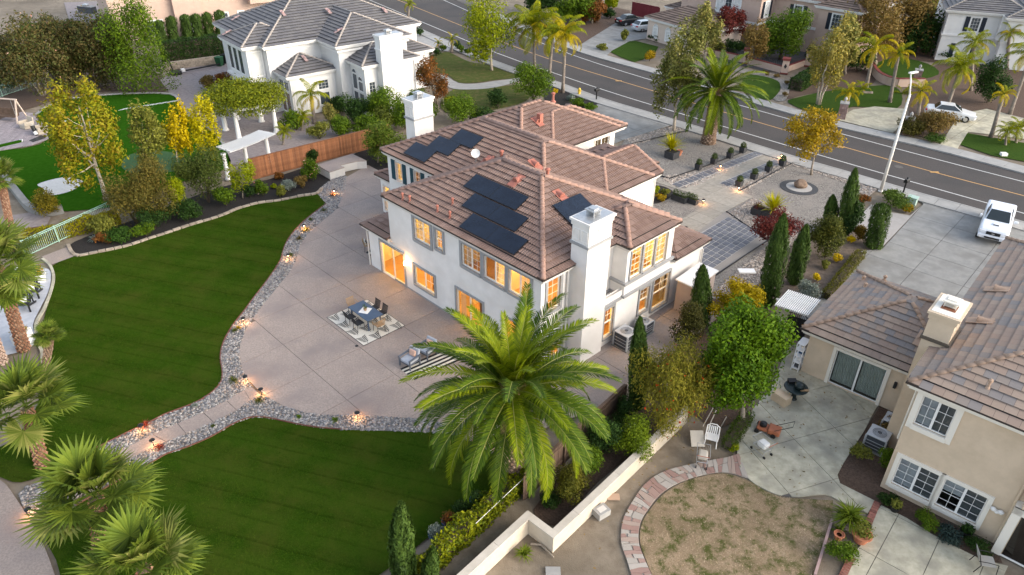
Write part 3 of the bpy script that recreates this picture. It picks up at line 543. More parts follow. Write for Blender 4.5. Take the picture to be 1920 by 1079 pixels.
def wall(mb, f, s0, s1, z0, z1, holes=(), t=0.18):
    S = sorted({s0, s1, *[q for h in holes for q in h[:2]]}); Z = sorted({z0, z1, *[q for h in holes for q in h[2:]]})
    for a, b in zip(S[:-1], S[1:]):
        for c, d in zip(Z[:-1], Z[1:]):
            m, n = (a+b)/2, (c+d)/2
            if any(h[0] < m < h[1] and h[2] < n < h[3] for h in holes): continue
            f.quad(mb, a, b, 0, c, d); f.quad(mb, a, b, -t, c, d)
    for h in holes:
        a, b, c, d = h
        mb.add([f.p(a, 0, c), f.p(a, -t, c), f.p(a, -t, d), f.p(a, 0, d)], [(0, 1, 2, 3)]); mb.add([f.p(b, 0, c), f.p(b, -t, c), f.p(b, -t, d), f.p(b, 0, d)], [(3, 2, 1, 0)])
        mb.add([f.p(a, 0, c), f.p(b, 0, c), f.p(b, -t, c), f.p(a, -t, c)], [(0, 1, 2, 3)]); mb.add([f.p(a, 0, d), f.p(b, 0, d), f.p(b, -t, d), f.p(a, -t, d)], [(3, 2, 1, 0)])
m_sash = mat('white_sash', (0.78, 0.77, 0.74), rough=0.45)
m_glass = glass('window_glass'); m_dglass = mat('dark_window_glass', (0.035, 0.045, 0.055), (0.07, 0.085, 0.10), scale=0.8, rough=0.06, spec=0.8)
m_blind = mat('window_blind', (0.50, 0.51, 0.50), (0.60, 0.60, 0.58), scale=2, rough=0.7)
def window(house, f, s0, s1, z0, z1, trim=None, tw=0.14, lights=1, cols=2, rows=3, hole=True, grid_lights=None, glassm=None, arch=False, door=False, meet=False):
    """trim surround > sash with glazing bars, one pane for each light"""
    W = MB(); d1 = 0.06
    if trim is not None:
        f.box(W, s0-tw, s0, -0.02, d1, z0-tw, z1+tw); f.box(W, s1, s1+tw, -0.02, d1, z0-tw, z1+tw)
        f.box(W, s0, s1, -0.02, d1, z1, z1+tw)
        if not door: f.box(W, s0-0.04, s1+0.04, -0.02, d1+0.04, z0-tw, z0)
        win = W.build('sliding_door' if door else 'window', trim, house)
    else: f.box(W, s0-0.05, s1+0.05, -0.02, 0.03, z0-0.06, z0); win = W.build('window', m_sash, house)
    gd = -0.09 if hole else 0.02; b = 0.045
    for i in range(lights):
        a, c = s0+(s1-s0)*i/lights, s0+(s1-s0)*(i+1)/lights; S = MB()
        q0, q1 = gd-0.025, gd+0.03
        f.box(S, a, a+b, q0, q1, z0, z1); f.box(S, c-b, c, q0, q1, z0, z1); f.box(S, a+b, c-b, q0, q1, z0, z0+b); f.box(S, a+b, c-b, q0, q1, z1-b, z1)
        if meet: f.box(S, a+b, c-b, q0, q1+0.01, (z0+z1)/2-0.03, (z0+z1)/2+0.03)
        if grid_lights is None or i in grid_lights:
            zb = (z0+z1)/2 if meet == 'top' else z0
            for k in range(1, cols): x = a+(c-a)*k/cols; f.box(S, x-0.008, x+0.008, gd-0.006, gd+0.02, zb, z1-b)
            for k in range(1, rows): z = zb+(z1-zb)*k/rows; f.box(S, a+b, c-b, gd-0.006, gd+0.018, z-0.008, z+0.008)
        S.build('sash', m_sash, win)
        g = MB(); f.quad(g, a+b*0.5, c-b*0.5, gd, z0+b*0.5, z1-b*0.5); g.build('pane', glassm or (m_glass if hole else m_dglass), win)
    if arch:
        A = MB(); n = 12; cx, rr_ = (s0+s1)/2, (s1-s0)/2
        pts = [f.p(cx+rr_*math.cos(math.pi*k/n), gd, z1+rr_*math.sin(math.pi*k/n)) for k in range(n+1)]; A.add(pts, [tuple(range(n+1))]); A.build('arched_pane', glassm or m_dglass, win)
        B = MB()
        for k in range(n):
            t0, t1 = math.pi*k/n, math.pi*(k+1)/n
            B.bar(f.p(cx+(rr_+.04)*math.cos(t0), 0.04, z1+(rr_+.04)*math.sin(t0)), f.p(cx+(rr_+.04)*math.cos(t1), 0.04, z1+(rr_+.04)*math.sin(t1)), 0.1, 0.08)
        B.build('arch_trim', trim or m_sash, win)
    return win
def hip(x0, x1, y0, y1, ze, p, gable=''):
    w, d = x1-x0, y1-y0; A, B, C, D = [Vector(q) for q in ((x0, y0, ze), (x1, y0, ze), (x1, y1, ze), (x0, y1, ze))]; F = []; L = []
    if w >= d:
        h = d/2; z = ze+p*h; e = Vector((x0+(0 if '-x' in gable else h), y0+h, z)); g = Vector((x1-(0 if '+x' in gable else h), y0+h, z))
        F += [([A, B, g, e], (0, -1)), ([C, D, e, g], (0, 1))]
        if '-x' not in gable: F.append(([D, A, e], (-1, 0)))
        if '+x' not in gable: F.append(([B, C, g], (1, 0)))
        L += [(e, g), (A, e), (D, e), (B, g), (C, g)]
    else:
        h = w/2; z = ze+p*h; e = Vector((x0+h, y0+(0 if '-y' in gable else h), z)); g = Vector((x0+h, y1-(0 if '+y' in gable else h), z))
        F += [([B, C, g, e], (1, 0)), ([D, A, e, g], (-1, 0))]
        if '-y' not in gable: F.append(([A, B, e], (0, -1)))
        if '+y' not in gable: F.append(([C, D, g], (0, 1)))
        L += [(e, g), (A, e), (B, e), (C, g), (D, g)]
    return F, L
class Roof:
    def __init__(s, house, tilem, ridgem, expo, tw, barrel, p, facm, gutm, single=300, T=None):
        s.T = T or (0.06 if barrel else 0.046); s.h, s.tm, s.rm, s.e, s.tw, s.bar, s.p, s.fm, s.gm, s.single = house, tilem, ridgem, expo, tw, barrel, p, facm, gutm, single
        s.deck = MB(); s.eave = MB(); s.gut = MB(); s.full = []; s.clip = MB(); s.caps = []
        Mx = Matrix.Translation(house.location) @ Matrix.Rotation(house.rotation_euler[2], 4, 'Z'); s.cam = Mx.inverted() @ Vector((0, 0, CAMH))
    def block(s, x0, x1, y0, y1, ze, gable='', p=None, soffit=True, skip=(), noridge=False):
        p = p or s.p; F, L = hip(x0, x1, y0, y1, ze, p, gable)
        for poly, dn in F:
            s.deck.add(poly, [tuple(range(len(poly)))])
            if dn not in skip: s.tiles(poly, Vector((dn[0], dn[1], -p)).normalized())
        if 'x' in gable or 'y' in gable:
            pass
        if soffit:
            s.eave.box(x0+0.03, x1-0.03, y0+0.03, y1-0.03, ze-0.20, ze-0.03); s.eave.box(x0+0.10, x1-0.10, y0+0.10, y1-0.10, ze-0.30, ze-0.2)
            s.gut.box(x0-0.05, x1+0.05, y0-0.05, y0+0.03, ze-0.07, ze+0.015); s.gut.box(x1-0.03, x1+0.05, y0, y1, ze-0.07, ze+0.015); s.gut.box(x0-0.05, x0+0.03, y0, y1, ze-0.07, ze+0.015); s.gut.box(x0-0.05, x1+0.05, y1-0.03, y1+0.05, ze-0.07, ze+0.015)
        if not noridge: s.caps += L
        return F
    def tiles(s, poly, dn):
        n = (poly[1]-poly[0]).cross(poly[2]-poly[0]).normalized()
        if n.z < 0: n = -n
        up = -dn; a = up.cross(n).normalized(); o = poly[0]
        if n.dot(s.cam-o) < 0: return
        q2 = [((q-o).dot(a), (q-o).dot(up)) for q in poly]; b0 = min(q[1] for q in q2); b1 = max(q[1] for q in q2); a0 = min(q[0] for q in q2); a1 = max(q[0] for q in q2)
        ar = sum(q2[i][0]*q2[(i+1) % len(q2)][1]-q2[(i+1) % len(q2)][0]*q2[i][1] for i in range(len(q2)))
        if ar < 0: q2 = q2[::-1]
        hp = []
        for i in range(len(q2)):
            p, q = q2[i], q2[(i+1) % len(q2)]; dx, dy = q[0]-p[0], q[1]-p[1]; l = math.hypot(dx, dy)
            if l > 1e-6: hp.append((dy/l, -dx/l, (dy*p[0]-dx*p[1])/l))
        r = 0; e, w = s.e, s.tw
        while b0+r*e < b1-0.03:
            lo, hi = b0+r*e-(0.06 if r == 0 else 0.0), b0+(r+1)*e+0.03; k = math.floor(a0/w); sh = (r % 2)*w*0.5 if not s.bar else 0.0
            k -= 1
            while k*w+sh < a1:
                u0, u1 = k*w+sh, (k+1)*w+sh-(0 if s.bar else 0.008); k += 1
                cs = [(u0, lo), (u1, lo), (u1, hi), (u0, hi)]
                if all(A*x+B*y <= C+(0.07 if r == 0 else 1e-4) for A, B, C in hp for x, y in cs): s.full.append((o+a*u0+up*lo+n*0.0, a.copy(), up.copy(), n.copy(), (s.cam-(o+a*u0+up*lo)).length)); continue
                c = cs
                for A, B, C in hp:
                    c = clip2(c, A, B, C)
                    if len(c) < 3: break
                if len(c) < 3 or area(c) < 0.002: continue
                T = s.T if not s.bar else 0.085
                top = [o+a*x+up*y+n*(0.012+T*max(0, 1-(y-lo)/(hi-lo))) for x, y in c]; bot = [o+a*x+up*(y+(0.07 if y < lo+0.01 else 0))+n*0.002 for x, y in c]; m = len(c)
                s.clip.add(top+bot, [tuple(range(m))]+[(i, m+i, m+(i+1) % m, (i+1) % m) for i in range(m)])
            r += 1
    def unit(s):
        e, w = s.e, s.tw; mb = MB(); L = e+0.03
        if s.bar:
            k = 6; hs = [0.048*abs(math.sin(math.pi*2*i/k)) for i in range(k+1)]; T = s.T
        else: k = 1; hs = [0.0]*2; T = s.T
        W = w if s.bar else w-0.008
        f0 = [(W*i/k, 0, T+0.012+hs[i]) for i in range(k+1)]; f1 = [(W*i/k, L, 0.012+hs[i]*0.7) for i in range(k+1)]; g0 = [(W*i/k, 0.07, 0.0) for i in range(k+1)]; g1 = [(0, L, 0), (W, L, 0)]
        vs = f0+f1+g0+g1; n = k+1
        fs = [(i, i+1, n+i+1, n+i) for i in range(k)]+[(2*n+i, 2*n+i+1, i+1, i) for i in range(k)]+[(2*n, 0, n, 3*n), (3*n-1, 3*n+1, 2*n-1, n-1)]
        mb.add(vs, fs); return mb
    def finish(s):
        roof = s.deck.build('roof', mat('gap_shade_deck', (0.03, 0.026, 0.024), rough=0.95), s.h); s.eave.build('eaves', s.fm, roof); s.gut.build('gutter', s.gm, roof)  # deck coloured dark to stand in for shade between tile rows
        u = s.unit(); me = u.mesh('roof_tile', s.tm); uv_ = np.array(u.v); s.full.sort(key=lambda q: q[4]); rest = []
        for i, (o, a, up, n, d) in enumerate(s.full):
            M4 = Matrix((( a.x, up.x, n.x, o.x), (a.y, up.y, n.y, o.y), (a.z, up.z, n.z, o.z), (0, 0, 0, 1)))
            if i < s.single: ob('roof_tile', me, roof, mw=M4)
            else: rest.append(M4)
        if rest:
            A = np.array([[list(r) for r in m] for m in rest]); vv = np.einsum('nij,kj->nki', A[:, :3, :3], uv_)+A[:, None, :3, 3]; base = len(u.v)
            mb = MB(); mb.v = [tuple(q) for q in vv.reshape(-1, 3).tolist()]; mb.f = [tuple(i+j*base for i in f) for j in range(len(rest)) for f in u.f]; mb.add(s.clip.v, s.clip.f)
        else: mb = s.clip
        if mb.f: mb.build('roof_tiles', s.tm, roof)['kind'] = 'stuff'
        r = 0.125 if s.bar else 0.10; L = 0.40; cap = MB(); k = 6                    # half-round cap tile, lapped over the next
        for e, rr_ in ((0.0, r*1.12), (L, r*0.92)):
            for i in range(k+1): t = math.pi*i/k; cap.v.append((rr_*math.cos(t), e, rr_*math.sin(t)*0.85+0.03-0.03*(e/L)))
        cap.f = [(i+1, i, k+1+i, k+2+i) for i in range(k)]+[tuple(range(k+1))]; cm = cap.mesh('ridge_tile', s.rm, True)
        n_ = 0
        for p, q in s.caps:
            v = q-p; l = v.length
            if l < 0.3: continue
            y = v.normalized(); x = y.cross(Vector((0, 0, 1))).normalized(); z = x.cross(y)
            for i in range(int(l/0.36)):
                o = p+y*(i*0.36+0.02); M4 = Matrix(((x.x, y.x, z.x, o.x), (x.y, y.y, z.y, o.y), (x.z, y.z, z.z, o.z+0.03), (0, 0, 0, 1)))
                n_ += 1
                if n_ < 420: ob('ridge_tile', cm, roof, mw=M4)
        return roof
def spot(poly_z, x, y): pass
def roof_vent(house, x, y, z, face, m, big=True):       # half-round dormer vent with louvres on a flashing plate; face = downhill
    mb = MB(); f = Vector((*face, 0)); r = Vector((-f.y, f.x, 0)); o = Vector((x, y, z)); k = 8
    R0, Ln = (0.2, 0.45) if big else (0.12, 0.3)
    ring = lambda d, dz, s: [o+f*d+r*(math.cos(math.pi*i/k)*R0*s)+Vector((0, 0, dz+math.sin(math.pi*i/k)*R0*s*1.15)) for i in range(k+1)]
    a, b = ring(0.25, -0.03, 1.0), ring(-Ln, 0.12, 0.35); n = k+1
    mb.add(a+b, [(i, i+1, n+i+1, n+i) for i in range(k)]+[tuple(range(n))[::-1]])
    for j in range(3): zz = 0.05+j*0.07; w_ = R0*math.sqrt(max(0.05, 1-(zz/R0/1.2)**2)); mb.bar(o+f*0.27-r*w_+Vector((0, 0, zz)), o+f*0.27+r*w_+Vector((0, 0, zz)), 0.03, 0.025)
    mb.bar(o+f*0.62+Vector((0, 0, -0.15)), o-f*0.3+Vector((0, 0, 0.2)), R0*2.6, 0.03); mb.build('roof_vent', m, house)
def vent_pipe(house, x, y, z, m, h=0.4, r=0.055, cap=True):
    mb = MB().lathe([(r*2.6, -0.08), (r*1.6, 0.04), (r, 0.1), (r, h)], 10, (x, y, z))
    if cap: mb.lathe([(r*1.6, h), (r*1.7, h+0.08), (r*0.5, h+0.14)], 10, (x, y, z))
    mb.build('vent_pipe', m, house)
def chimney(house, x0, x1, y0, y1, z0, z1, m, trimm, capm, band=True, panels=True):
    c = MB().box(x0, x1, y0, y1, z0, z1-0.35); c.box(x0-0.05, x1+0.05, y0-0.05, y1+0.05, z1-0.35, z1-0.12); c.box(x0-0.12, x1+0.12, y0-0.12, y1+0.12, z1-0.12, z1)
    ch = c.build('chimney', m, house)
    if band: MB().box(x0-0.07, x1+0.07, y0-0.07, y1+0.07, z1-1.35, z1-1.22).build('chimney_band', trimm, ch)
    if panels:
        p = MB(); n = 3; fy, fx = FX(x1), FY(y0)
        for f, a, b, n in ((fy, y0, y1, 3), (fx, x0, x1, 2)):
            for i in range(n):
                s0, s1 = a+(b-a)*(i+.14)/n, a+(b-a)*(i+.86)/n
                for (q0, q1, r0, r1) in ((s0, s1, z1-1.08, z1-1.04), (s0, s1, z1-0.52, z1-0.48), (s0, s0+.04, z1-1.04, z1-.52), (s1-.04, s1, z1-1.04, z1-.52)): f.box(p, q0, q1, -0.02, 0.035, r0, r1)
        p.build('chimney_panel_mould', m, ch)
    t = MB().box(x0-0.02, x1+0.02, y0-0.02, y1+0.02, z1, z1+0.03); t.build('chimney_cap_plate', capm, ch)
    cx, cy = (x0+x1)/2, (y0+y1)/2; k = MB()
    for dx in (-.22, .22):
        for dy in (-.22, .22): k.bar((cx+dx, cy+dy, z1+.03), (cx+dx, cy+dy, z1+.28), 0.03, 0.03)
    for j in range(4): zz = z1+.08+j*.05; k.box(cx-.23, cx+.23, cy-.23, cy+.23, zz, zz+.012)
    k.box(cx-.3, cx+.3, cy-.3, cy+.3, z1+.28, z1+.34); k.box(cx-.18, cx+.18, cy-.18, cy+.18, z1+.34, z1+.40); k.build('flue_cap', capm, ch)
    return ch
# ------------------------------------------------------------------ main house
stucco = mat('pale_stucco', (0.708, 0.677, 0.640), (0.787, 0.756, 0.720), scale=1.2, rough=0.9, bump=0.12, bscale=70, c3=(0.66, 0.63, 0.59), s3=0.45)
trimg = mat('grey_trim', (0.276, 0.276, 0.276), (0.317, 0.317, 0.317), scale=3, rough=0.7)
m_eave = mat('eave_cream', (0.62, 0.585, 0.54), rough=0.7); m_gut = mat('dark_gutter', (0.045, 0.035, 0.032), rough=0.4)
m_tile = tones('clay_tile', [(0.185, 0.118, 0.094), (0.205, 0.135, 0.108), (0.24, 0.162, 0.132), (0.195, 0.125, 0.10), (0.22, 0.148, 0.122)], rough=0.85, bump=0.1)
m_ridge = tones('clay_ridge', [(0.25, 0.155, 0.12), (0.30, 0.185, 0.145), (0.27, 0.175, 0.14)], rough=0.8)
m_vent = mat('terracotta_vent', (0.30, 0.105, 0.075), (0.36, 0.14, 0.10), scale=5, rough=0.65)
m_metal = mat('galvanised', (0.42, 0.43, 0.44), (0.52, 0.53, 0.54), scale=5, rough=0.4, metal=0.7)
m_floor = mat('oak_floor', (0.42, 0.24, 0.11), (0.52, 0.31, 0.15), scale=2, rough=0.45); m_room = mat('room_wall', (0.70, 0.62, 0.48), rough=0.8)
m_shut = mat('teal_shutter', (0.012, 0.05, 0.07), (0.018, 0.065, 0.085), scale=4, rough=0.5)
mh = thing('tile_roofed_house', 'two storey pale stucco house with brown tile roof and solar panels', 'house', (HORG.x, HORG.y, 0), HANG)
Wm = MB()
up = [(-9.94, -8.48, 3.92, 5.28), (-8.0, -7.42, 4.12, 5.28), (-5.82, -4.34, 3.95, 5.28), (-4.05, -2.50, 3.95, 5.28), (-2.22, -0.72, 3.95, 5.28)]
low = [(-13.65, -11.30, 0.06, 2.28), (-10.29, -8.42, 0.75, 2.0), (-6.45, -4.30, 0.06, 2.15), (-2.7, -0.6, 0.06, 2.15)]
wall(Wm, FY(0.0), -14.9, 0.0, 0, 2.75, low); wall(Wm, FY(-0.06), -12.42, 0.0, 2.75, 5.5, up)
Wm.box(-12.42, 0.0, -0.06, 0.1, 2.70, 2.75)
sA = [(0.38, 1.26, 3.5, 5.28), (0.75, 1.5, 0.45, 1.95)]
wall(Wm, FX(0.0), -0.06, 5.35, 2.62, 5.5, sA[:1]); wall(Wm, FX(0.0), 0.0, 3.8, 0, 2.62, sA[1:])
sB = [(3.95, 4.7, 0.55, 2.35), (7.0, 7.85, 0.75, 2.3), (8.25, 9.75, 0.4, 2.45)]
wall(Wm, FX(0.85), 3.8, 13.0, 0, 3.1, sB); wall(Wm, FYb(13.0), -8, 0.85, 0, 3.1); Wm.box(-0.05, 0.85, 3.8, 13.0, 2.58, 2.62)
wall(Wm, FY(3.8), 0, 0.85, 0, 2.6)
bay = [(5.68, 6.62, 3.62, 5.38), (6.78, 7.72, 3.62, 5.38), (7.88, 8.82, 3.62, 5.38)]
wall(Wm, FX(0.95), 5.35, 9.45, 2.62, 5.5, bay); wall(Wm, FY(5.35), -0.02, 0.95, 2.62, 5.5); wall(Wm, FYb(9.45), -1, 0.95, 2.62, 5.5); wall(Wm, FYb(9.4), -12.42, 0, 2.7, 5.5)
wall(Wm, FXb(-12.42), -0.06, 9.4, 2.6, 5.5); wall(Wm, FXb(-14.9), 0, 4.4, 0, 2.75); wall(Wm, FYb(4.4), -14.9, -12.4, 0, 2.75)
b2 = [(-17.27, -16.62, 3.95, 5.22), (-15.30, -14.68, 3.95, 5.22)]
wall(Wm, FY(4.1), -18.2, -12.3, 0, 5.5, b2); wall(Wm, FXb(-18.2), 4.1, 13.2, 0, 5.5); wall(Wm, FX(-3.8), 9.3, 14.1, 0, 5.5); wall(Wm, FYb(13.2), -18.2, -3.8, 0, 5.5); wall(Wm, FYb(14.1), -8, -3.8, 0, 5.5)
gw = [(16.7, 18.3, 3.95, 5.2)]
wall(Wm, FX(-10.9), 13.0, 18.9, 0, 5.45, gw); wall(Wm, FYb(18.9), -18.5, -10.9, 0, 5.45); wall(Wm, FXb(-18.5), 13, 18.9, 0, 5.45)
lb = [(-20.45, -19.75, 0.35, 2.2), (-19.5, -18.75, 0.35, 2.2)]
wall(Wm, FY(5.1), -20.8, -18.2, 0, 2.75, lb); wall(Wm, FXb(-20.8), 5.1, 10, 0, 2.75)
Wm.build('wall', stucco, mh)
I = MB().box(-14.7, -0.19, 0.18, 9.2, 0.0, 0.04); I.box(-0.19, 0.66, 4.0, 9.2, 0.0, 0.04); I.box(-18, -14.7, 4.3, 9.2, 0.0, 0.04); I.box(-20.6, -18, 5.3, 9.8, 0, 0.04); I.box(-12.2, -0.2, 0.15, 9.2, 2.72, 2.84); I.box(-18, -12.4, 4.3, 9.2, 2.72, 2.84); I.build('floor', m_floor, mh)
I = MB()
for x in (-10.7, -7.0, -3.3): I.box(x-.05, x+.05, 1.6, 9.2, 0.05, 2.7); I.box(x-.05, x+.05, 0.2, 9.2, 2.86, 5.4)
I.box(-14.7, -0.2, 4.9, 5.0, 0.05, 2.7); I.box(-12.2, -0.2, 4.6, 4.7, 2.86, 5.4); I.box(-12.2, -0.2, 0.15, 9.2, 5.36, 5.44); I.box(-0.2, 0.76, 5.5, 9.3, 5.36, 5.44); I.box(-18, -12.5, 8.6, 8.7, 0.05, 5.4); I.box(-18, -12.5, 4.3, 9.2, 5.36, 5.44); I.box(-14.6, -0.2, 0.2, 9.2, 2.66, 2.70); I.box(0.0, 0.75, 3.9, 9.6, 2.5, 2.56); I.build('room_wall', m_room, mh)
Fu = MB()                                  # furniture seen through the glass
Fu.box(-13.2, -11.9, 2.6, 3.6, 0.06, 0.5); Fu.box(-5.9, -5.3, 1.2, 1.9, 0.06, 1.0); Fu.box(-9.9, -8.7, 1.0, 1.5, 0.06, 0.9); Fu.box(-2.3, -1.2, 1.3, 2.3, 0.06, 0.8); Fu.box(-5.3, -4.6, 2.6, 3.6, 2.86, 3.7); Fu.box(-12.0, -11.0, 0.9, 1.3, 2.86, 4.6); Fu.build('furniture', mat('walnut', (0.12, 0.06, 0.03), rough=0.5), mh)
for f, hs, kw in ((FY(-0.06), up, dict(lights=2)), (FX(0.0), sA, dict(lights=1))):
    for i, h in enumerate(hs):
        k = dict(kw); 
        if f.ax == 'y' and i == 1: k['lights'] = 1; k['meet'] = True; k['rows'] = 2
        if f.ax == 'x' and i == 1: k['meet'] = True
        k['rows'] = 4 if i != 1 else 3
        if f.ax == 'y' and i in (3, 4): k['grid_lights'] = (1,)
        window(mh, f, *h, trim=trimg, tw=0.17, **k)
window(mh, FY(0), *low[0], trim=trimg, tw=0.13, lights=2, cols=1, rows=1, door=True); window(mh, FY(0), *low[1], trim=trimg, tw=0.14, lights=2, cols=2, rows=2, grid_lights=(1,)); window(mh, FY(0), *low[2], trim=trimg, tw=0.13, lights=2, cols=1, rows=1, door=True); window(mh, FY(0), *low[3], trim=trimg, tw=0.13, lights=2, cols=1, rows=1, door=True)
for h in sB: window(mh, FX(0.85), *h, trim=trimg, tw=0.13, meet='top', cols=2, rows=2)
for h in bay: window(mh, FX(0.95), *h, trim=trimg, tw=0.075, cols=2, rows=5)
for h in b2: window(mh, FY(4.1), *h, trim=m_eave, tw=0.05, cols=2, rows=3)
for h in lb: window(mh, FY(5.1), *h, trim=m_eave, tw=0.08, cols=1, rows=1)
for h in gw: window(mh, FX(-10.9), *h, trim=m_eave, tw=0.1, lights=2, cols=2, rows=2)
for a, b in ((-17.78, -17.33), (-16.56, -16.20), (-15.72, -15.36), (-14.62, -14.26), (-13.85, -13.5)):
    s_ = MB(); FY(4.1).box(s_, a, b, 0.0, 0.05, 3.9, 5.28)
    for j in range(12): z = 3.98+j*0.105; FY(4.1).box(s_, a+.05, b-.05, 0.05, 0.065, z, z+0.05)
    s_.build('shutter', m_shut, mh)
Mo = MB()                                  # string courses and the bay mouldings
for z, d in ((3.40, 0.14), (2.62, 0.12)):
    Mo.box(0.95, 0.95+d, 5.35-d, 9.45+d, z, z+0.14); Mo.box(0.0, 0.95, 5.35-d, 5.35, z, z+0.14)
Mo.box(0.85, 0.95, 3.8, 5.2, 2.56, 2.70); Mo.box(0.0, 0.1, 3.9, 5.2, 2.62, 2.75); Mo.box(-12.42, 0, -0.02, 0.03, -0.0, 0.12); Mo.build('moulding', trimg, mh)
for x, y in ((0.09, 1.72), (0.94, 12.9), (-14.99, -0.06), (-3.7, 14.0)): MB().tube([(x, y, 5.45 if x in (0.09, -3.7) else 2.7), (x, y, 0.05)], 0.045, 8).build('downspout', m_eave, mh)
R1 = Roof(mh, m_tile, m_ridge, 0.36, 0.33, True, 0.45, m_eave, m_gut)
R1.block(-12.62, 0.3, -0.28, 9.72, 5.75); R1.block(-18.5, -3.5, 3.8, 13.5, 5.78); R1.block(-18.8, -10.6, 9.0, 19.1, 5.70); R1.block(-16.5, -10.57, 12.0, 19.85, 5.68); R1.block(-8.3, -3.52, 9.0, 14.4, 5.76, gable='+y')
R1.block(-3.0, 1.18, 5.15, 9.66, 5.74, gable='-x');  R1.block(-21.1, -15.5, 4.85, 10.2, 2.95); R1.block(-5.5, 1.15, 9.75, 13.3, 3.3); R1.block(-10.0, -5.4, 12.5, 16.7, 5.2)
zt = 2.95+0.45*2.83; Va, Vb, Vc, Vd, Ve = [Vector(q) for q in ((-15.25, -0.3, 2.95), (-12.42, -0.3, 2.95), (-12.42, 2.53, zt), (-12.42, 4.8, zt), (-15.25, 4.8, 2.95))]   # lean-to over the garden door
for pl, dn in (([Va, Vb, Vc], (0, -1)), ([Ve, Va, Vc, Vd], (-1, 0))): R1.deck.add(pl, [tuple(range(len(pl)))]); R1.tiles(pl, Vector((dn[0], dn[1], -0.45)).normalized())
R1.caps.append((Va, Vc)); R1.eave.box(-15.22, -12.43, -0.27, 4.75, 2.72, 2.92); R1.gut.box(-15.3, -12.43, -0.35, -0.27, 2.88, 2.965); R1.gut.box(-15.3, -15.22, -0.35, 4.8, 2.88, 2.965)
main_roof = R1.finish()
MB().prism([(-8, 14.1), (-3.8, 14.1), (-3.8, 14.35), (-8, 14.35)], 5.3, 5.5).build('gable_base', m_eave, mh); MB().add([(-8.2, 14.33, 5.7), (-3.6, 14.33, 5.7), (-5.9, 14.33, 6.78)], [(0, 1, 2)]).build('gable', stucco, mh)
MB().box(-10.0, -5.7, 13.9, 16.4, 0, 5.0).build('entry_wall', stucco, mh)
chimney(mh, 0.0, 1.05, 1.95, 3.65, 0.0, 8.2, stucco, trimg, m_metal); chimney(mh, -19.2, -18.2, 6.5, 8.1, 0.0, 8.5, stucco, trimg, m_metal)
def on1(x, y): return 5.75+0.45*min(y+0.28, 9.72-y, x+12.62, 0.3-x)
for x, y, f in ((-5.7, 3.95, (0, -1)), (-3.3, 4.6, (1, 0))): roof_vent(mh, x, y, on1(x, y), f, m_vent)
for x, y, f, z in ((-10.25, 5.9, (0, -1), on1(-10, 0)+1.0), (-7.1, 6.6, (1, 0), 7.4), (-13.2, 13.0, (1, 0), 6.9), (-12.0, 10.2, (1, 0), 6.95)): roof_vent(mh, x, y, z, f, m_vent)
for x, y in ((-11.04, 0.07), (-10.45, 0.12), (-8.26, 0.34), (-7.22, 0.35), (-7.85, 1.08)): vent_pipe(mh, x, y, on1(x, y), m_vent, 0.32)
for x, y, z in ((-9.67, 6.45, 6.95), (-5.0, 5.5, 7.5), (-14.6, 16.2, 7.3)): vent_pipe(mh, x, y, z, m_vent, 0.5, 0.09)
MB().bar((-13.0, 13.2, 6.6), (-13.0, 13.2, 7.45), 0.32, 0.32).build('roof_flue', m_vent, mh)
gl = MB(); gl.lathe([(0.12, 1.75), (0.12, 1.95), (0.05, 2.0)], 10, (-10.98, -0.13, 0.0)); gl.build('wall_lantern', mat('lantern_glass', (0.9, 0.8, 0.6), rough=0.3, emit=(1.0, 0.62, 0.25), estr=6), mh)
m_curt = mat('cream_curtain', (0.62, 0.55, 0.42), (0.70, 0.63, 0.50), scale=3, rough=0.8)
for f, a, b, z0, z1 in ((FY(-0.06), -9.9, -9.45, 3.95, 5.26), (FY(-0.06), -8.95, -8.52, 3.95, 5.26), (FY(-0.06), -5.78, -5.45, 3.98, 5.26), (FY(-0.06), -1.1, -0.76, 3.98, 5.26), (FY(0), -6.4, -6.0, 0.1, 2.12), (FY(0), -11.75, -11.35, 0.1, 2.25), (FX(0.95), 5.72, 5.95, 3.66, 5.36), (FX(0.95), 8.55, 8.78, 3.66, 5.36), (FX(0.85), 9.4, 9.7, 0.45, 2.42), (FY(4.1), -17.2, -16.95, 4.0, 5.2)):
    q = MB(); n = 12
    for i in range(n): f.quad(q, a+(b-a)*i/n, a+(b-a)*(i+1)/n, -0.26-0.03*(i % 2), z0, z1)
    q.build('curtain', m_curt, mh)
WARM = (1.0, 0.53, 0.105)
for x, y, z, p in ((-12.6, 1.6, 2.3, 240), (-9.3, 2.2, 2.3, 170), (-5.3, 2.6, 2.3, 230), (-1.7, 2.4, 2.3, 200), (-9.0, 2.2, 4.9, 210), (-11.5, 2.4, 4.9, 20), (-3.0, 2.0, 5.0, 170), (-5.3, 2.0, 5.0, 70), (-1.2, 2.0, 5.0, 110), (-0.6, 6.9, 4.9, 230), (-0.2, 4.4, 2.2, 90), (-0.6, 8.4, 2.2, 150), (-16.3, 5.8, 4.9, 130), (-19.6, 6.6, 2.3, 110), (-12.6, 17.4, 4.8, 12)):
    lamp('room_light', (x, y, z), p*0.36, (1.0, 0.60, 0.13) if (x, z) in ((-9.0, 4.9), (-0.6, 4.9), (-9.3, 2.3)) else WARM, mh, 0.25)
for x, y, z, p in ((-10.98, -0.32, 1.9, 18),): lamp('lantern_light', (x, y, z), p, (1, .55, .2), mh, 0.06)
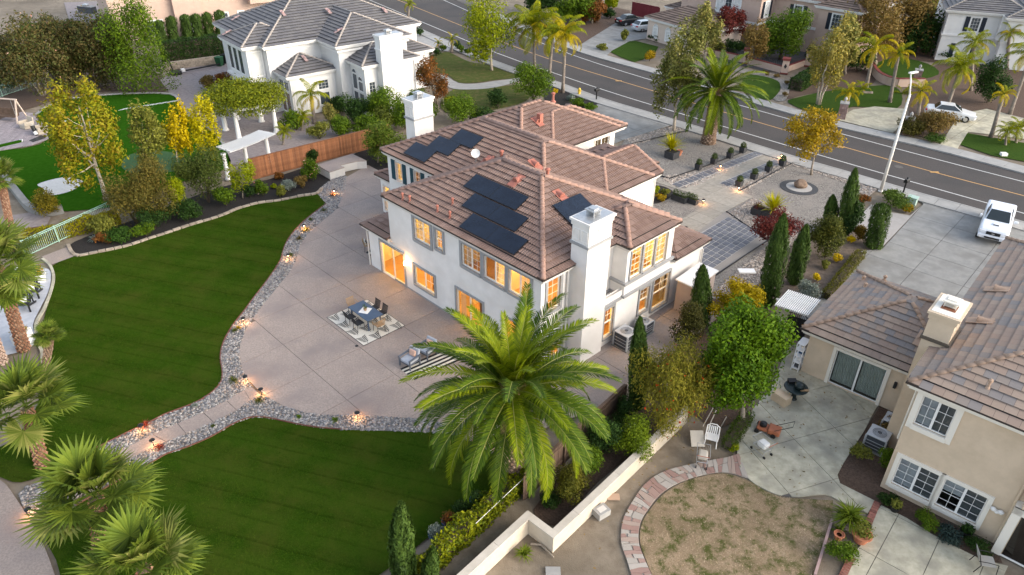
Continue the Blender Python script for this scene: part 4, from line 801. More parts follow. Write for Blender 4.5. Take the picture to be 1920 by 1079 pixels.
# solar arrays laid on the roof
m_pv = mat('solar_cell', (0.006, 0.010, 0.020), (0.010, 0.017, 0.032), scale=1.5, rough=0.2, spec=0.35); m_pvf = mat('solar_frame', (0.010, 0.012, 0.016), rough=0.4)
def solar(label, org, ax, up_, n, w, h, gap=0.02):
    c, s = math.cos(HANG), math.sin(HANG)
    t = thing('solar_array', label, 'solar panels', HW(org[0], org[1], 0), HANG, 'solar arrays on the tile roof'); t.location.z = org[2]
    ax = Vector(ax).normalized(); u = Vector(up_).normalized(); nn = ax.cross(u).normalized()
    for i in range(n):
        a = ax*(i*(w+gap)); P4 = [a, a+ax*w, a+ax*w+u*h, a+u*h]; lo = [q+nn*0.13 for q in P4]; hi = [q+nn*0.175 for q in P4]
        p = MB().add(lo+hi, [(3, 2, 1, 0), (4, 5, 6, 7), (0, 1, 5, 4), (1, 2, 6, 5), (2, 3, 7, 6), (3, 0, 4, 7)]).build('panel', m_pvf, t)
        e = 0.022; q = [P4[0]+ax*e+u*e, P4[1]-ax*e+u*e, P4[2]-ax*e-u*e, P4[3]+ax*e-u*e]; MB().add([k+nn*0.179 for k in q], [(0, 1, 2, 3)]).build('cell_sheet', m_pv, p)
uf = (0, 1, 0.45)
def on2(y): return 5.78+0.45*(y-3.8)
solar('highest of the three wide dark solar arrays on the near roof slope', (-8.19, 2.23, on1(-6, 2.23)), (1, 0, 0), uf, 2, 2.05, 1.07, 0.004)
solar('middle one of the three wide dark solar arrays on the near roof slope', (-7.14, 1.18, on1(-6, 1.18)), (1, 0, 0), uf, 2, 2.05, 1.07, 0.004)
solar('lowest of the three wide dark solar arrays on the near roof slope', (-6.10, 0.10, on1(-6, 0.10)), (1, 0, 0), uf, 2, 2.05, 1.09, 0.004)
solar('black solar array beside the near chimney on the side slope', (-0.98, 3.55, on1(-0.98, 5)), (0, 1, 0), (-1, 0, 0.45), 1, 2.15, 2.05)
solar('leftmost small solar array above the shuttered windows', (-16.33, 4.17, on2(4.17)), (1, 0, 0), uf, 1, 2.15, 1.17); solar('middle small solar array on the shuttered wing roof', (-15.2, 5.2, on2(5.2)), (1, 0, 0), uf, 1, 2.1, 1.17); solar('uppermost small solar array on the shuttered wing roof', (-14.2, 6.26, on2(6.26)), (1, 0, 0), uf, 1, 2.1, 1.13)
g = HW(-11.02, 5.6, on2(5.6)); t = thing('satellite_dish', 'round white dish standing on the middle roof slope', 'dish', g); MB().tube([(0, 0, -0.05), (0, 0, 0.55)], 0.03).build('mast', m_metal, t); MB().lathe([(0.02, 0), (0.15, 0.04), (0.25, 0.10), (0.27, 0.12), (0.15, 0.07), (0.02, 0.03)], 18).build('dish', m_sash, t).matrix_local = Matrix.Translation((0, -0.05, 0.65)) @ Matrix.Rotation(R(75), 4, 'X')
# ------------------------------------------------------------------ white house across the redwood fence
wst = mat('white_stucco', (0.606, 0.597, 0.579), (0.652, 0.643, 0.625), scale=1.3, rough=0.9, bump=0.1, bscale=60); wtrim = mat('white_trim', (0.662, 0.653, 0.635), rough=0.7)
m_slate = tones('grey_flat_tile', [(0.11, 0.108, 0.115), (0.13, 0.126, 0.13), (0.152, 0.146, 0.145), (0.12, 0.118, 0.126)], rough=0.75, bump=0.1); m_slr = mat('grey_ridge', (0.26, 0.23, 0.21), (0.31, 0.28, 0.255), scale=5, rough=0.8)
WO = P(692, 219); wh = thing('white_house', 'large white stucco house with grey tile hip roofs behind the redwood fence', 'house', WO, R(-50.5))
Wm = MB().box(-18.6, -6.6, -6.6, 10.1, 0, 6.15); Wm.box(-10, -2.8, -1.1, 6.5, 0, 6.15); Wm.box(-12.7, -7.6, -8.2, -6, 0, 6.15); Wm.box(-8, -4.1, -5.85, -0.9, 0, 3.75); Wm.box(-6, 0, 0, 5.6, 0, 4.7); Wm.box(-9.8, -4.8, 6, 10.4, 0, 3.75); Wm.build('wall', wst, wh)
R2 = Roof(wh, m_slate, m_slr, 0.42, 0.6, False, 0.46, wtrim, wtrim, single=0, T=0.085)
R2.block(-19.1, -6.2, -7.05, 10.5, 6.4); R2.block(-16, -2.4, -1.55, 6.95, 6.38); R2.block(-13.1, -7.2, -8.7, -2.5, 6.39); R2.block(-10.5, -3.75, -6.25, -0.55, 4.0); R2.block(-6.5, 0.4, -0.45, 6.0, 4.95); R2.block(-10.2, -4.45, 5.6, 10.9, 4.0)
R2.finish()
chimney(wh, 0.0, 1.0, 1.35, 3.7, 0, 7.6, wst, wtrim, m_metal, panels=False)
Mo = MB(); Mo.box(-13.0, -7.3, -8.5, -6.3, 2.9, 3.1); Mo.box(-9.9, -2.6, -1.3, 6.7, 5.75, 5.95); Mo.build('moulding', wtrim, wh)
f = FY(-8.2)
for a in (-12.3, -11.0, -9.7): window(wh, f, a, a+1.0, 3.5, 5.8, trim=wtrim, tw=0.12, hole=False, cols=1, rows=1)
window(wh, FX(-7.6), -7.9, -6.75, 3.5, 5.8, trim=wtrim, tw=0.1, hole=False, cols=1, rows=1, glassm=m_blind)
for a in (-7.6, -6.4, -5.3): window(wh, FY(-5.85), a, a+0.95, 0.25, 2.3, trim=wtrim, tw=0.1, hole=False, cols=1, rows=1, glassm=mat('painted_reflection_glass', (0.16, 0.07, 0.035), (0.05, 0.05, 0.055), scale=2.5, rough=0.08, spec=0.7)); window(wh, FY(-5.85), a, a+0.95, 2.45, 3.35, trim=wtrim, tw=0.1, hole=False, cols=2, rows=1)  # warm reflection is painted into the lower panes' colour
window(wh, FX(-4.1), -3.0, -1.9, 2.2, 3.1, trim=wtrim, tw=0.14, hole=False, cols=3, rows=3); window(wh, FX(-4.1), -3.0, -1.9, 0.7, 1.9, trim=wtrim, tw=0.14, hole=False, cols=1, rows=1); window(wh, FX(-4.1), -5.5, -4.3, 0.5, 2.4, trim=wtrim, tw=0.12, hole=False, cols=1, rows=2, glassm=m_blind)
for a, zt in ((-3.6, 3.2), (-2.5, 3.75), (-1.4, 3.2)):
    window(wh, FY(0.0), a, a+0.9, 2.25, zt, trim=wtrim, tw=0.1, hole=False, cols=1, rows=1, arch=True); window(wh, FY(0.0), a, a+0.9, 0.3, 2.05, trim=wtrim, tw=0.1, hole=False, cols=1, rows=2)
window(wh, FX(0.0), 0.3, 1.0, 1.9, 3.3, trim=wtrim, tw=0.14, hole=False, cols=2, rows=4); window(wh, FX(0.0), 4.3, 5.1, 1.6, 3.3, trim=wtrim, tw=0.14, hole=False, cols=1, rows=8, glassm=m_blind); window(wh, FX(0.0), 4.3, 5.1, 0.4, 1.3, trim=wtrim, tw=0.14, hole=False, cols=1, rows=1)
MB().box(-6.58, -6.5, 7.2, 8.3, 4.2, 5.9).build('door', mat('maroon_door', (0.10, 0.02, 0.025), rough=0.5), wh)
pink = mat('faded_vent', (0.30, 0.20, 0.19), (0.36, 0.25, 0.24), scale=5, rough=0.8)
for x, y, z, fc in ((-12.0, -8.0, 6.9, (0, -1)), (-16.0, -5.5, 7.3, (0, -1)), (-4.6, 0.2, 7.3, (0, -1)), (-3.0, 1.0, 5.9, (0, -1)), (-9.4, 1.5, 8.2, (1, 0)), (-5.6, -3.4, 5.0, (1, 0)), (-10.2, -3.0, 8.4, (1, 0)), (-8.6, 7.5, 7.7, (1, 0))): roof_vent(wh, x, y, z, fc, pink, False)
for x, y, z in ((0.08, 5.5, 4.7), (-4.05, -5.8, 3.7), (-4.75, 10.3, 3.7), (0.06, -0.06, 4.7)): MB().tube([(x, y, z), (x, y, 0)], 0.05, 8).build('downspout', wtrim, wh)
# ------------------------------------------------------------------ tan house on the right
tan = mat('tan_stucco', (0.554, 0.437, 0.312), (0.638, 0.506, 0.367), scale=1.4, rough=0.9, bump=0.15, bscale=70); tantrim = mat('cream_trim', (0.745, 0.696, 0.608), rough=0.7)
m_mix = tones('mixed_flat_tile', [(0.255, 0.19, 0.15), (0.27, 0.205, 0.16), (0.195, 0.175, 0.165), (0.265, 0.195, 0.153), (0.22, 0.185, 0.16), (0.25, 0.187, 0.15), (0.28, 0.215, 0.17)], rough=0.8, const=True, bump=0.15); m_mixr = mat('tan_ridge', (0.28, 0.19, 0.135), (0.34, 0.235, 0.17), scale=4, rough=0.8, island=0.15)
RO = P(1715, 708, 5.6); rh = thing('tan_house', 'two storey tan stucco house with mixed brown and grey flat roof tiles', 'house', (RO.x, RO.y, 0), R(-41.8))
Wm = MB(); upw = [(0.55, 1.75, 3.75, 5.2)]; loww = [(0.62, 2.12, 0.45, 1.95), (2.32, 3.85, 0.45, 1.95)]; gs = [(-4.1, -1.72, 0.05, 2.1)]
wall(Wm, FY(-0.3), 0.3, 12, 0, 5.5, upw+loww); wall(Wm, FXb(0.3), -0.3, 15, 0, 5.5); wall(Wm, FYb(15), 0.3, 12, 0, 5.5); wall(Wm, FX(12), -0.3, 15, 0, 5.5)
wall(Wm, FY(5.0), -5.5, 0.4, 0, 2.5, gs); wall(Wm, FXb(-5.5), 5.0, 11.9, 0, 2.5); wall(Wm, FYb(11.9), -5.5, 0.4, 0, 2.5); Wm.box(4.85, 9, -0.75, -0.3, 0, 5.5); Wm.build('wall', tan, rh)
I = MB().box(0.5, 11.8, -0.1, 14.8, 0, 0.05); I.box(0.5, 11.8, -0.1, 14.8, 2.7, 2.85); I.box(-5.3, 0.4, 5.2, 11.7, 0, 0.05); I.box(0.5, 9, 2.2, 2.3, 0.05, 5.4); I.box(-5.3, 0.2, 7.2, 7.3, 0.05, 2.4); I.build('floor', mat('dim_room', (0.16, 0.13, 0.10), rough=0.8), rh)
R3 = Roof(rh, m_mix, m_mixr, 0.37, 0.42, False, 0.43, tantrim, m_gut)
R3.block(-0.1, 12.4, -0.65, 15.3, 5.72); R3.block(-5.92, 1.3, 4.7, 12.25, 2.68); R3.finish()
window(rh, FY(-0.3), *upw[0], trim=tantrim, tw=0.22, lights=2, cols=2, rows=3); window(rh, FY(-0.3), *loww[0], trim=tantrim, tw=0.17, lights=2, cols=2, rows=4); window(rh, FY(-0.3), *loww[1], trim=tantrim, tw=0.17, lights=2, cols=2, rows=4)
window(rh, FY(5.0), *gs[0], trim=tantrim, tw=0.16, lights=2, cols=1, rows=1, door=True)
Bl = MB()
for a, b, z0, z1 in ((0.6, 1.12, 3.8, 5.2), (0.66, 1.34, 0.5, 1.95), (2.36, 3.06, 1.25, 1.95)):
    z = z0
    while z < z1: FY(-0.3).box(Bl, a, b, -0.2, -0.16, z, z+0.035); z += 0.05
Bl.build('blind', m_blind, rh)
m_refl = mat('reflection_sheet', (0.085, 0.09, 0.088), (0.11, 0.115, 0.112), scale=3, rough=0.5)  # grey sheet added behind the right-hand panes, stands in for sky reflection
for a, b, z0, z1 in ((1.2, 1.7, 3.8, 5.16), (1.42, 2.08, 0.5, 1.91), (3.13, 3.81, 0.5, 1.91)):
    q = MB(); FY(-0.3).quad(q, a, b, -0.13, z0, z1); q.build('reflection_sheet', m_refl, rh)
Cu = MB(); n = 40
for a, b in ((-4.05, -2.95), (-2.85, -1.8)):
    vs = []
    for i in range(n+1): x = a+(b-a)*i/n; y = 5.32+0.03*math.sin(i*1.9); vs += [(x, y, 0.08), (x, y, 2.08)]
    Cu.add(vs, [(2*i, 2*i+2, 2*i+3, 2*i+1) for i in range(n)])
Cu.build('curtain', mat('sheer_curtain', (0.42, 0.44, 0.36), (0.50, 0.52, 0.45), scale=3, rough=0.8), rh)
ch = chimney(rh, -0.55, 0.42, 2.35, 3.95, 0, 7.35, tan, mat('brown_band', (0.10, 0.08, 0.06), rough=0.7), tantrim, panels=False)
MB().box(-0.35, 0.2, 2.7, 3.3, 7.385, 7.392).build('rust_patch', mat('rust', (0.16, 0.06, 0.03), (0.25, 0.1, 0.05), scale=8, rough=0.9), ch)
MB().box(4.65, 4.95, -0.8, -0.3, 0, 2.5).box(4.65, 9, -0.8, -0.74, 2.2, 2.5).build('door_surround', tantrim, rh); MB().box(4.98, 8.6, -0.77, -0.752, 0.1, 2.2).build('patio_door', mat('dark_room_glass', (0.012, 0.010, 0.009), rough=0.08, spec=0.7), rh); MB().box(4.95, 8.6, -0.80, -0.765, 0.03, 0.1).build('door_sill', m_sash, rh)
MB().tube([(4.62, -0.36, 5.4), (4.62, -0.36, 0.1)], 0.05, 8).build('downspout', tan, rh); MB().tube([(0.24, -0.1, 5.5), (0.24, -0.1, 2.6)], 0.045, 8).build('downspout', tantrim, rh)
s_ = MB().lathe([(0.05, 0), (0.09, 0.05), (0.08, 0.12)], 10, (4.25, -0.42, 1.55)); s_.lathe([(0.09, 0), (0.11, 0.08), (0.03, 0.14)], 10, (4.12, -0.42, 1.62)); s_.lathe([(0.09, 0), (0.11, 0.08), (0.03, 0.14)], 10, (4.38, -0.42, 1.62)); s_.build('flood_light', m_sash, rh)
MB().box(-1.25, -1.12, 4.88, 5.0, 1.35, 1.68).build('wall_lamp', m_edge, rh)
def on3(x, y): return 5.72+0.43*min(x+0.1, y+0.65)
vt = mat('tan_vent', (0.36, 0.25, 0.18), rough=0.8)
for x, y, fc in ((1.0, 8.3, (-1, 0)), (1.1, 4.9, (-1, 0))): roof_vent(rh, x, y, on3(x, y), fc, vt)
roof_vent(rh, -1.0, 6.6, 2.68+0.43*1.9, (0, -1), vt)
for x, y in ((2.3, 0.35), (0.35, 3.4)): vent_pipe(rh, x, y, on3(x, y), vt, 0.3, 0.05)
for x, y in ((-5.2, 10.9), (-4.8, 9.9), (-4.2, 10.9)): vent_pipe(rh, x, y, 2.68+0.43*(x+5.92), vt, 0.18, 0.06)
# ------------------------------------------------------------------ houses across the street and behind (further off, simpler windows)
def far_house(name, label, px, ang, walls, roofs, wm, rm, ridge, trim, wins, extra=None):
    g = P(*px); h = thing(name, label, 'house', g, R(ang)); W = MB()
    for b in walls: W.box(*b)
    W.build('wall', wm, h); r = Roof(h, rm, ridge, 0.45, 0.6, False, 0.42, trim, trim, single=0, T=0.08)
    for b in roofs: r.block(*b)
    r.finish()
    for f, s0, s1, z0, z1, kw in wins:
        sh = kw.pop('shut', None); window(h, f, s0, s1, z0, z1, trim=trim, tw=0.12, hole=False, **kw)
        if sh:
            for a, b in ((s0-0.62, s0-0.14), (s1+0.14, s1+0.62)):
                q = MB(); f.box(q, a, b, 0, 0.06, z0-0.05, z1+0.05)
                for j in range(int((z1-z0)/0.16)): f.box(q, a+.05, b-.05, 0.06, 0.075, z0+j*.16, z0+j*.16+.08)
                q.build('shutter', sh, h)
    return h
pinkst = mat('pink_stucco', (0.442, 0.323, 0.264), (0.493, 0.365, 0.297), scale=1.2, rough=0.9); creamst = mat('cream_stucco', (0.532, 0.437, 0.366), (0.580, 0.480, 0.404), scale=1.2, rough=0.9); taupe = mat('taupe_stucco', (0.25, 0.165, 0.13), (0.29, 0.195, 0.155), scale=1.2, rough=0.9)
m_brt = tones('brown_flat_tile', [(0.115, 0.085, 0.07), (0.15, 0.11, 0.09), (0.18, 0.135, 0.11)], rough=0.8); m_brr = mat('brown_ridge', (0.20, 0.14, 0.11), rough=0.8); navy = mat('navy_shutter', (0.012, 0.018, 0.03), rough=0.5)
far_house('pink_house', 'salmon pink two storey house behind the cypress row at the upper left', (296, 70), 33, [(-5, 26, 0, 14, 0, 6.6), (2.6, 6.2, -0.9, 0, 0, 6.6), (12.5, 22, -1.6, 0, 3.3, 6.4), (-5, -2, -0.5, 0, 0, 2.9)], [(-5.5, 26.5, -0.6, 14.5, 6.7), (12.1, 22.4, -2.0, 4, 6.5)], pinkst, m_brt, m_brr, wtrim,
          [(FY(0), -1.2, 1.0, 0.3, 2.1, {}), (FY(-0.9), 3.4, 4.4, 0.3, 2.2, {}), (FY(0), 8.2, 9.6, 0.6, 2.2, {}), (FY(-1.6), 13.0, 14.2, 4.0, 5.8, {}), (FY(-1.6), 15.2, 16.4, 3.9, 5.6, dict(shut=m_shut)), (FY(0), 11.0, 11.8, 0.3, 2.2, {}), (FY(-1.6), 19, 20.4, 3.9, 5.6, dict(shut=m_shut))])
far_house('pink_house', 'cream house with arched garage windows across the street', (1212, 73), -57, [(0, 10.2, 0, 7, 0, 2.7), (-3, 4, 6, 16, 0, 3.0)], [(-0.4, 10.6, -0.4, 7.4, 2.85), (-3.4, 6, 6, 16, 3.1)], creamst, m_brt, m_brr, wtrim, [(FY(0), 1.2, 2.0, 0.5, 1.75, dict(arch=True, glassm=m_blind)), (FY(0), 3.6, 4.4, 0.5, 1.75, dict(arch=True, glassm=m_blind)), (FY(0), 6.0, 6.8, 0.5, 1.75, dict(arch=True, glassm=m_blind)), (FY(0), 8.4, 9.2, 0.5, 1.75, dict(arch=True, glassm=m_blind))])
pc = far_house('pink_house', 'pink two storey house with dark shutters and a taupe lower storey across the street', (1412, 90), -47, [(-12, 0, 0, 12, 0, 3.0), (-12, 0.1, -0.1, 12, 3.0, 6.4), (0, 8, 3.2, 14, 0, 6.2), (7, 12, 1.8, 14, 0, 6.0)], [(-12.5, 0.6, -0.6, 12.5, 6.5), (-2, 9, 2.7, 14.5, 6.3), (6.5, 12.5, 1.3, 14.5, 6.1)], pinkst, m_brt, m_brr, wtrim,
          [(FY(-0.1), -6.4, -5.4, 3.7, 5.6, dict(glassm=m_blind)), (FY(-0.1), -5.1, -4.1, 3.7, 5.6, {}), (FY(-0.1), -3.8, -2.8, 3.7, 5.6, dict(glassm=m_blind)), (FX(0.1), 1.0, 2.0, 3.7, 5.6, dict(glassm=m_blind, shut=navy)), (FY(3.2), 3.0, 4.1, 3.7, 5.4, dict(cols=3, rows=4, shut=navy)), (FY(1.8), 8.8, 10.0, 3.6, 5.4, dict(cols=3, rows=4, shut=navy)), (FY(1.8), 8.8, 10.0, 0.5, 2.4, {}), (FY(0), -3.5, -2.3, 0.4, 2.2, dict(glassm=m_blind))])
MB().box(-12.1, 0.16, -0.16, 3.3, 2.85, 3.15).box(0, 8, 3.05, 3.3, 2.85, 3.15).build('string_course', wtrim, pc); MB().box(-12.02, 0.03, -0.03, 3, 0, 2.85).build('lower_storey', taupe, pc)
wr = far_house('white_shuttered_house', 'white two storey house with navy shutters at the upper right', (1752, 112), -22, [(0, 6.2, 0, 12, 0, 5.8), (6.2, 20, -1.4, 12, 0, 5.6), (5.6, 8.2, -1.0, 0, 3.1, 5.9)], [(-0.5, 9, -0.5, 12.5, 6.0), (5.8, 20.5, -1.9, 12.5, 5.85)], wst, m_slate, m_slr, wtrim,
          [(FY(0), 2.6, 3.6, 3.7, 5.3, dict(cols=3, rows=4, shut=navy)), (FY(-1.0), 6.4, 7.3, 3.6, 5.3, dict(cols=3, rows=5)), (FY(-1.4), 10.4, 11.8, 3.5, 5.2, dict(cols=3, rows=4, shut=navy, glassm=mat('painted_glow_glass', (0.5, 0.25, 0.08), (0.08, 0.07, 0.06), scale=1.2, rough=0.1))), (FY(0), 1.9, 3.4, 0.5, 2.1, dict(glassm=m_blind, shut=navy)), (FY(-1.4), 15, 16.2, 3.5, 5.2, dict(cols=3, rows=4, shut=navy))])  # the lit window's glow is only painted into its pane colour
MB().box(-0.12, 6.2, -0.12, 1, 3.0, 3.2).box(6.1, 20, -1.55, 0, 2.9, 3.15).build('string_course', wtrim, wr)
# ------------------------------------------------------------------ plants
RNG = np.random.default_rng(11)
def leafcloud(blobs, n, size, rng, up=0.3, shell=0.45, aspect=0.5, droop=0.0, fleck=None):
    """n leaf-sized faces through the volume of the blobs (cx,cy,cz,rx,ry,rz)"""
    b = np.array(blobs, float); wgt = (b[:, 3]*b[:, 4]*b[:, 5])**(2/3); k = rng.choice(len(b), n, p=wgt/wgt.sum()); B = b[k]
    d = rng.normal(size=(n, 3)); d /= np.linalg.norm(d, axis=1)[:, None]
    r = shell+(1-shell)*rng.random(n)**0.6; r *= 1+0.14*rng.normal(size=n)*(r > 0.8)
    p = B[:, :3]+d*r[:, None]*B[:, 3:]
    nr = d*0.8+rng.normal(size=(n, 3))*0.55+np.array([0, 0, up]); nr /= np.linalg.norm(nr, axis=1)[:, None]
    t = np.cross(nr, rng.normal(size=(n, 3))); t[:, 2] -= droop; t -= nr*(t*nr).sum(1)[:, None]; t /= np.linalg.norm(t, axis=1)[:, None]; s = np.cross(nr, t)
    L = size*rng.uniform(0.6, 1.35, n); Wd = L*aspect
    v = np.stack([p-t*L[:, None]*0.5, p+s*Wd[:, None]*0.5+nr*L[:, None]*0.06, p+t*L[:, None]*0.5, p-s*Wd[:, None]*0.5+nr*L[:, None]*0.06], 1)
    return v.reshape(-1, 3), np.arange(4*n).reshape(-1, 4)
def clumps(c, r, n, rng, rad=(0.28, 0.45), flat=1.0, low=-0.85, lump=1.0):
    """leaf masses spread over an ellipsoid: c centre, r radii"""
    out = []; c, r = np.array(c), np.array(r)
    for i in range(n):
        for _ in range(20):
            d = rng.normal(size=3); d /= np.linalg.norm(d)
            if d[2] > low: break
        q = c+d*r*rng.uniform(0.45, 0.86); s = r*rng.uniform(*rad)*lump; out.append((*q, s[0], s[1], s[2]*flat))
    return out
LEAF = {}
def leafm(key, cols, trans=0.2, patch=0.45, ps=0.9): 
    if key not in LEAF: cols = [tuple(q*0.62 for q in cols[0])]+list(cols[1:]); cols = [tuple(max(0.002, (sum(c)/3)+(q-sum(c)/3)*1.18) for q in c) for c in cols]; LEAF[key] = tones('leaf_'+key, cols, rough=0.6, spec=0.12, trans=trans, patch=patch, pscale=ps)  # first tone darkened to stand in for shade inside the foliage
    return LEAF[key]
G_mid = lambda: leafm('mid_green', [(0.03, 0.062, 0.010), (0.06, 0.105, 0.014), (0.105, 0.155, 0.02), (0.045, 0.085, 0.012)])
G_dark = lambda: leafm('dark_green', [(0.012, 0.03, 0.009), (0.028, 0.058, 0.014), (0.05, 0.085, 0.02)])
G_lime = lambda: leafm('lime_green', [(0.08, 0.12, 0.014), (0.16, 0.20, 0.022), (0.25, 0.27, 0.03), (0.12, 0.16, 0.02)])
G_yel = lambda: leafm('golden_yellow', [(0.24, 0.20, 0.02), (0.36, 0.28, 0.02), (0.45, 0.34, 0.03), (0.30, 0.23, 0.02)])
G_fall = lambda: leafm('olive_autumn', [(0.08, 0.10, 0.018), (0.15, 0.165, 0.024), (0.23, 0.215, 0.03), (0.18, 0.13, 0.025), (0.11, 0.13, 0.02)])
G_olive = lambda: leafm('olive_green', [(0.07, 0.08, 0.02), (0.13, 0.14, 0.035), (0.20, 0.20, 0.05), (0.10, 0.105, 0.03)])
G_gold = lambda: leafm('autumn_gold', [(0.24, 0.16, 0.02), (0.36, 0.24, 0.025), (0.20, 0.16, 0.03), (0.30, 0.16, 0.02)])
G_pale = lambda: leafm('pale_autumn', [(0.16, 0.15, 0.05), (0.30, 0.26, 0.09), (0.12, 0.14, 0.04), (0.36, 0.30, 0.13)])
G_red = lambda: leafm('maroon', [(0.07, 0.018, 0.018), (0.12, 0.03, 0.026), (0.17, 0.05, 0.035)])
G_rust = lambda: leafm('rust', [(0.15, 0.06, 0.025), (0.22, 0.09, 0.03), (0.11, 0.06, 0.025), (0.08, 0.07, 0.02)])
G_myrt = lambda: leafm('crape_myrtle', [(0.03, 0.045, 0.016), (0.055, 0.07, 0.022), (0.095, 0.07, 0.03), (0.045, 0.06, 0.018), (0.10, 0.06, 0.03)])
G_brown = lambda: leafm('bronze_brown', [(0.085, 0.065, 0.025), (0.14, 0.10, 0.035), (0.18, 0.12, 0.045), (0.07, 0.075, 0.022)])
G_cyp = lambda: leafm('cypress', [(0.028, 0.05, 0.014), (0.048, 0.082, 0.02), (0.075, 0.115, 0.028)], trans=0.15)
G_silver = lambda: leafm('silver', [(0.16, 0.19, 0.16), (0.24, 0.27, 0.23), (0.12, 0.15, 0.12)])
G_flower = lambda: leafm('yellow_flower', [(0.55, 0.38, 0.01), (0.68, 0.50, 0.02), (0.20, 0.20, 0.03)])
G_redfl = lambda: leafm('red_flower', [(0.45, 0.04, 0.02), (0.55, 0.08, 0.04)], patch=0)
G_pinkfl = lambda: leafm('pale_pink_flower', [(0.55, 0.32, 0.27), (0.62, 0.45, 0.36), (0.60, 0.22, 0.18)], patch=0)
b_grey = mat('grey_bark', (0.20, 0.165, 0.13), (0.32, 0.27, 0.215), scale=7, rough=0.9, bump=0.4); b_pale = mat('pale_bark', (0.34, 0.29, 0.23), (0.48, 0.42, 0.35), scale=6, rough=0.9, bump=0.4); b_dark = mat('dark_bark', (0.055, 0.042, 0.03), (0.10, 0.075, 0.055), scale=7, rough=0.9, bump=0.4)
def limbs(mb, base, top, r, blobs, rng, nl=7, start=0.35, n=7):
    base, top = Vector(base), Vector(top); pts = []; m = 7
    wob = [Vector((rng.normal(0, .05), rng.normal(0, .05), 0))*(top-base).length*0.3 for _ in range(m)]
    for i in range(m): t = i/(m-1); pts.append(base.lerp(top, t)+wob[i]*t*(1-t)*2)
    mb.tube(pts, [r*(1.25 if i == 0 else 1-0.82*i/(m-1)) for i in range(m)], n)
    ids = rng.choice(len(blobs), min(nl, len(blobs)), replace=False)
    for j in ids:
        t = rng.uniform(start, 0.85); p = base.lerp(top, t); q = Vector(blobs[j][:3]); mid = p.lerp(q, 0.5)+Vector((0, 0, -0.06*(q-p).length)); rr_ = r*(1-0.8*t)*0.6
        mb.tube([p, p.lerp(mid, 0.5), mid, mid.lerp(q, .5), q], [rr_, rr_*.8, rr_*.6, rr_*.4, rr_*.2], 5)
def tree(name, label, base, crown, leaf, n, size, bark=None, nb=14, r=None, group=None, cat='tree', shell=0.4, rad=(0.30, 0.46), depth=1.0, nl=7, start=0.35, multi=1, droop=0.0, flat=1.0, lump=1.0, flowers=None, low=-0.85, aspect=0.5, spread=0.35, zb=0.0):
    """base and crown (cx,cy,rx,ry) in photo pixels; heights and sizes are worked out from the ground point"""
    g = P(*base, zb); k = ppm(g); c = V(crown[0], crown[1], g); k = FPX/(g.y*_cp-(c.z-CAMH)*_sp); rx, rz = crown[2]/k, crown[3]/k/0.86
    c.z = max(c.z, zb+rz*0.75) if multi >= 0 else c.z
    rng = np.random.default_rng(int(base[0]*7+base[1]*13)); t = thing(name, label, cat, g, 0, group)
    cl = (c.x-g.x, c.y-g.y, c.z-g.z); blobs = clumps(cl, (rx, rx*depth, rz), nb, rng, rad, flat, low, lump)
    r = r or max(0.05, rx*0.07); mb = MB()
    if multi <= 1: limbs(mb, (0, 0, -0.05), (cl[0], cl[1], cl[2]+rz*0.45), r, blobs, rng, nl, start)
    else:
        for j in range(multi):
            a = 6.28*j/multi; limbs(mb, (math.cos(a)*r*1.5, math.sin(a)*r*1.5, -0.05), (cl[0]+math.cos(a)*rx*spread, cl[1]+math.sin(a)*rx*spread, cl[2]+rz*.3), r, blobs, rng, max(2, nl//multi), start)
    mb.build('trunk', bark or b_grey, t, smooth=True)
    v, f = leafcloud(blobs+[(*cl, rx*.62, rx*.62*depth, rz*.62)], n, size, rng, shell=shell, droop=droop, aspect=aspect); o = ob('crown', npmesh('crown', v, f, leaf), t)
    if flowers:
        v, f = leafcloud(blobs, flowers[1], flowers[2], rng, shell=0.95); ob('blossom', npmesh('blossom', v, f, flowers[0]), t)
    return t
def shrub(name, label, at, rx, ry, leaf, n=None, size=0.12, group=None, nb=9, cat='shrub', shell=0.5, flowers=None, aspect=0.5, flat=1.0, depth=1.0, lump=1.15, z=0.0, up=0.3):
    """at = pixel at the middle of the plant, rx/ry = half sizes in pixels"""
    g = P(at[0], at[1]+ry*0.7, z); k = ppm(g); w, h = rx/k, max(0.15, ry/k/0.9); rng = np.random.default_rng(int(at[0]*3+at[1]*17)); t = thing(name, label, cat, g, 0, group)
    blobs = clumps((0, 0, h*0.95), (w*0.9, w*0.9*depth, h*0.85), nb, rng, (0.34, 0.52), flat, -0.6, lump); n = n or int(600+900*min(4, w*h))
    mb = MB()
    for j in range(5): b = blobs[j % len(blobs)]; mb.tube([(0, 0, -0.05), (b[0]*.4, b[1]*.4, b[2]*.5), tuple(b[:3])], [0.03*max(.4, w), 0.02*max(.4, w), 0.008], 5)
    mb.build('stem', b_dark, t); v, f = leafcloud(blobs+[(0, 0, h*.9, w*.6, w*.6*depth, h*.7)], n, size, rng, shell=shell, aspect=aspect, up=up); ob('foliage', npmesh('foliage', v, f, leaf), t)
    if flowers: v, f = leafcloud(blobs, flowers[1], flowers[2], rng, shell=0.97); ob('blossom', npmesh('blossom', v, f, flowers[0]), t)
    return t
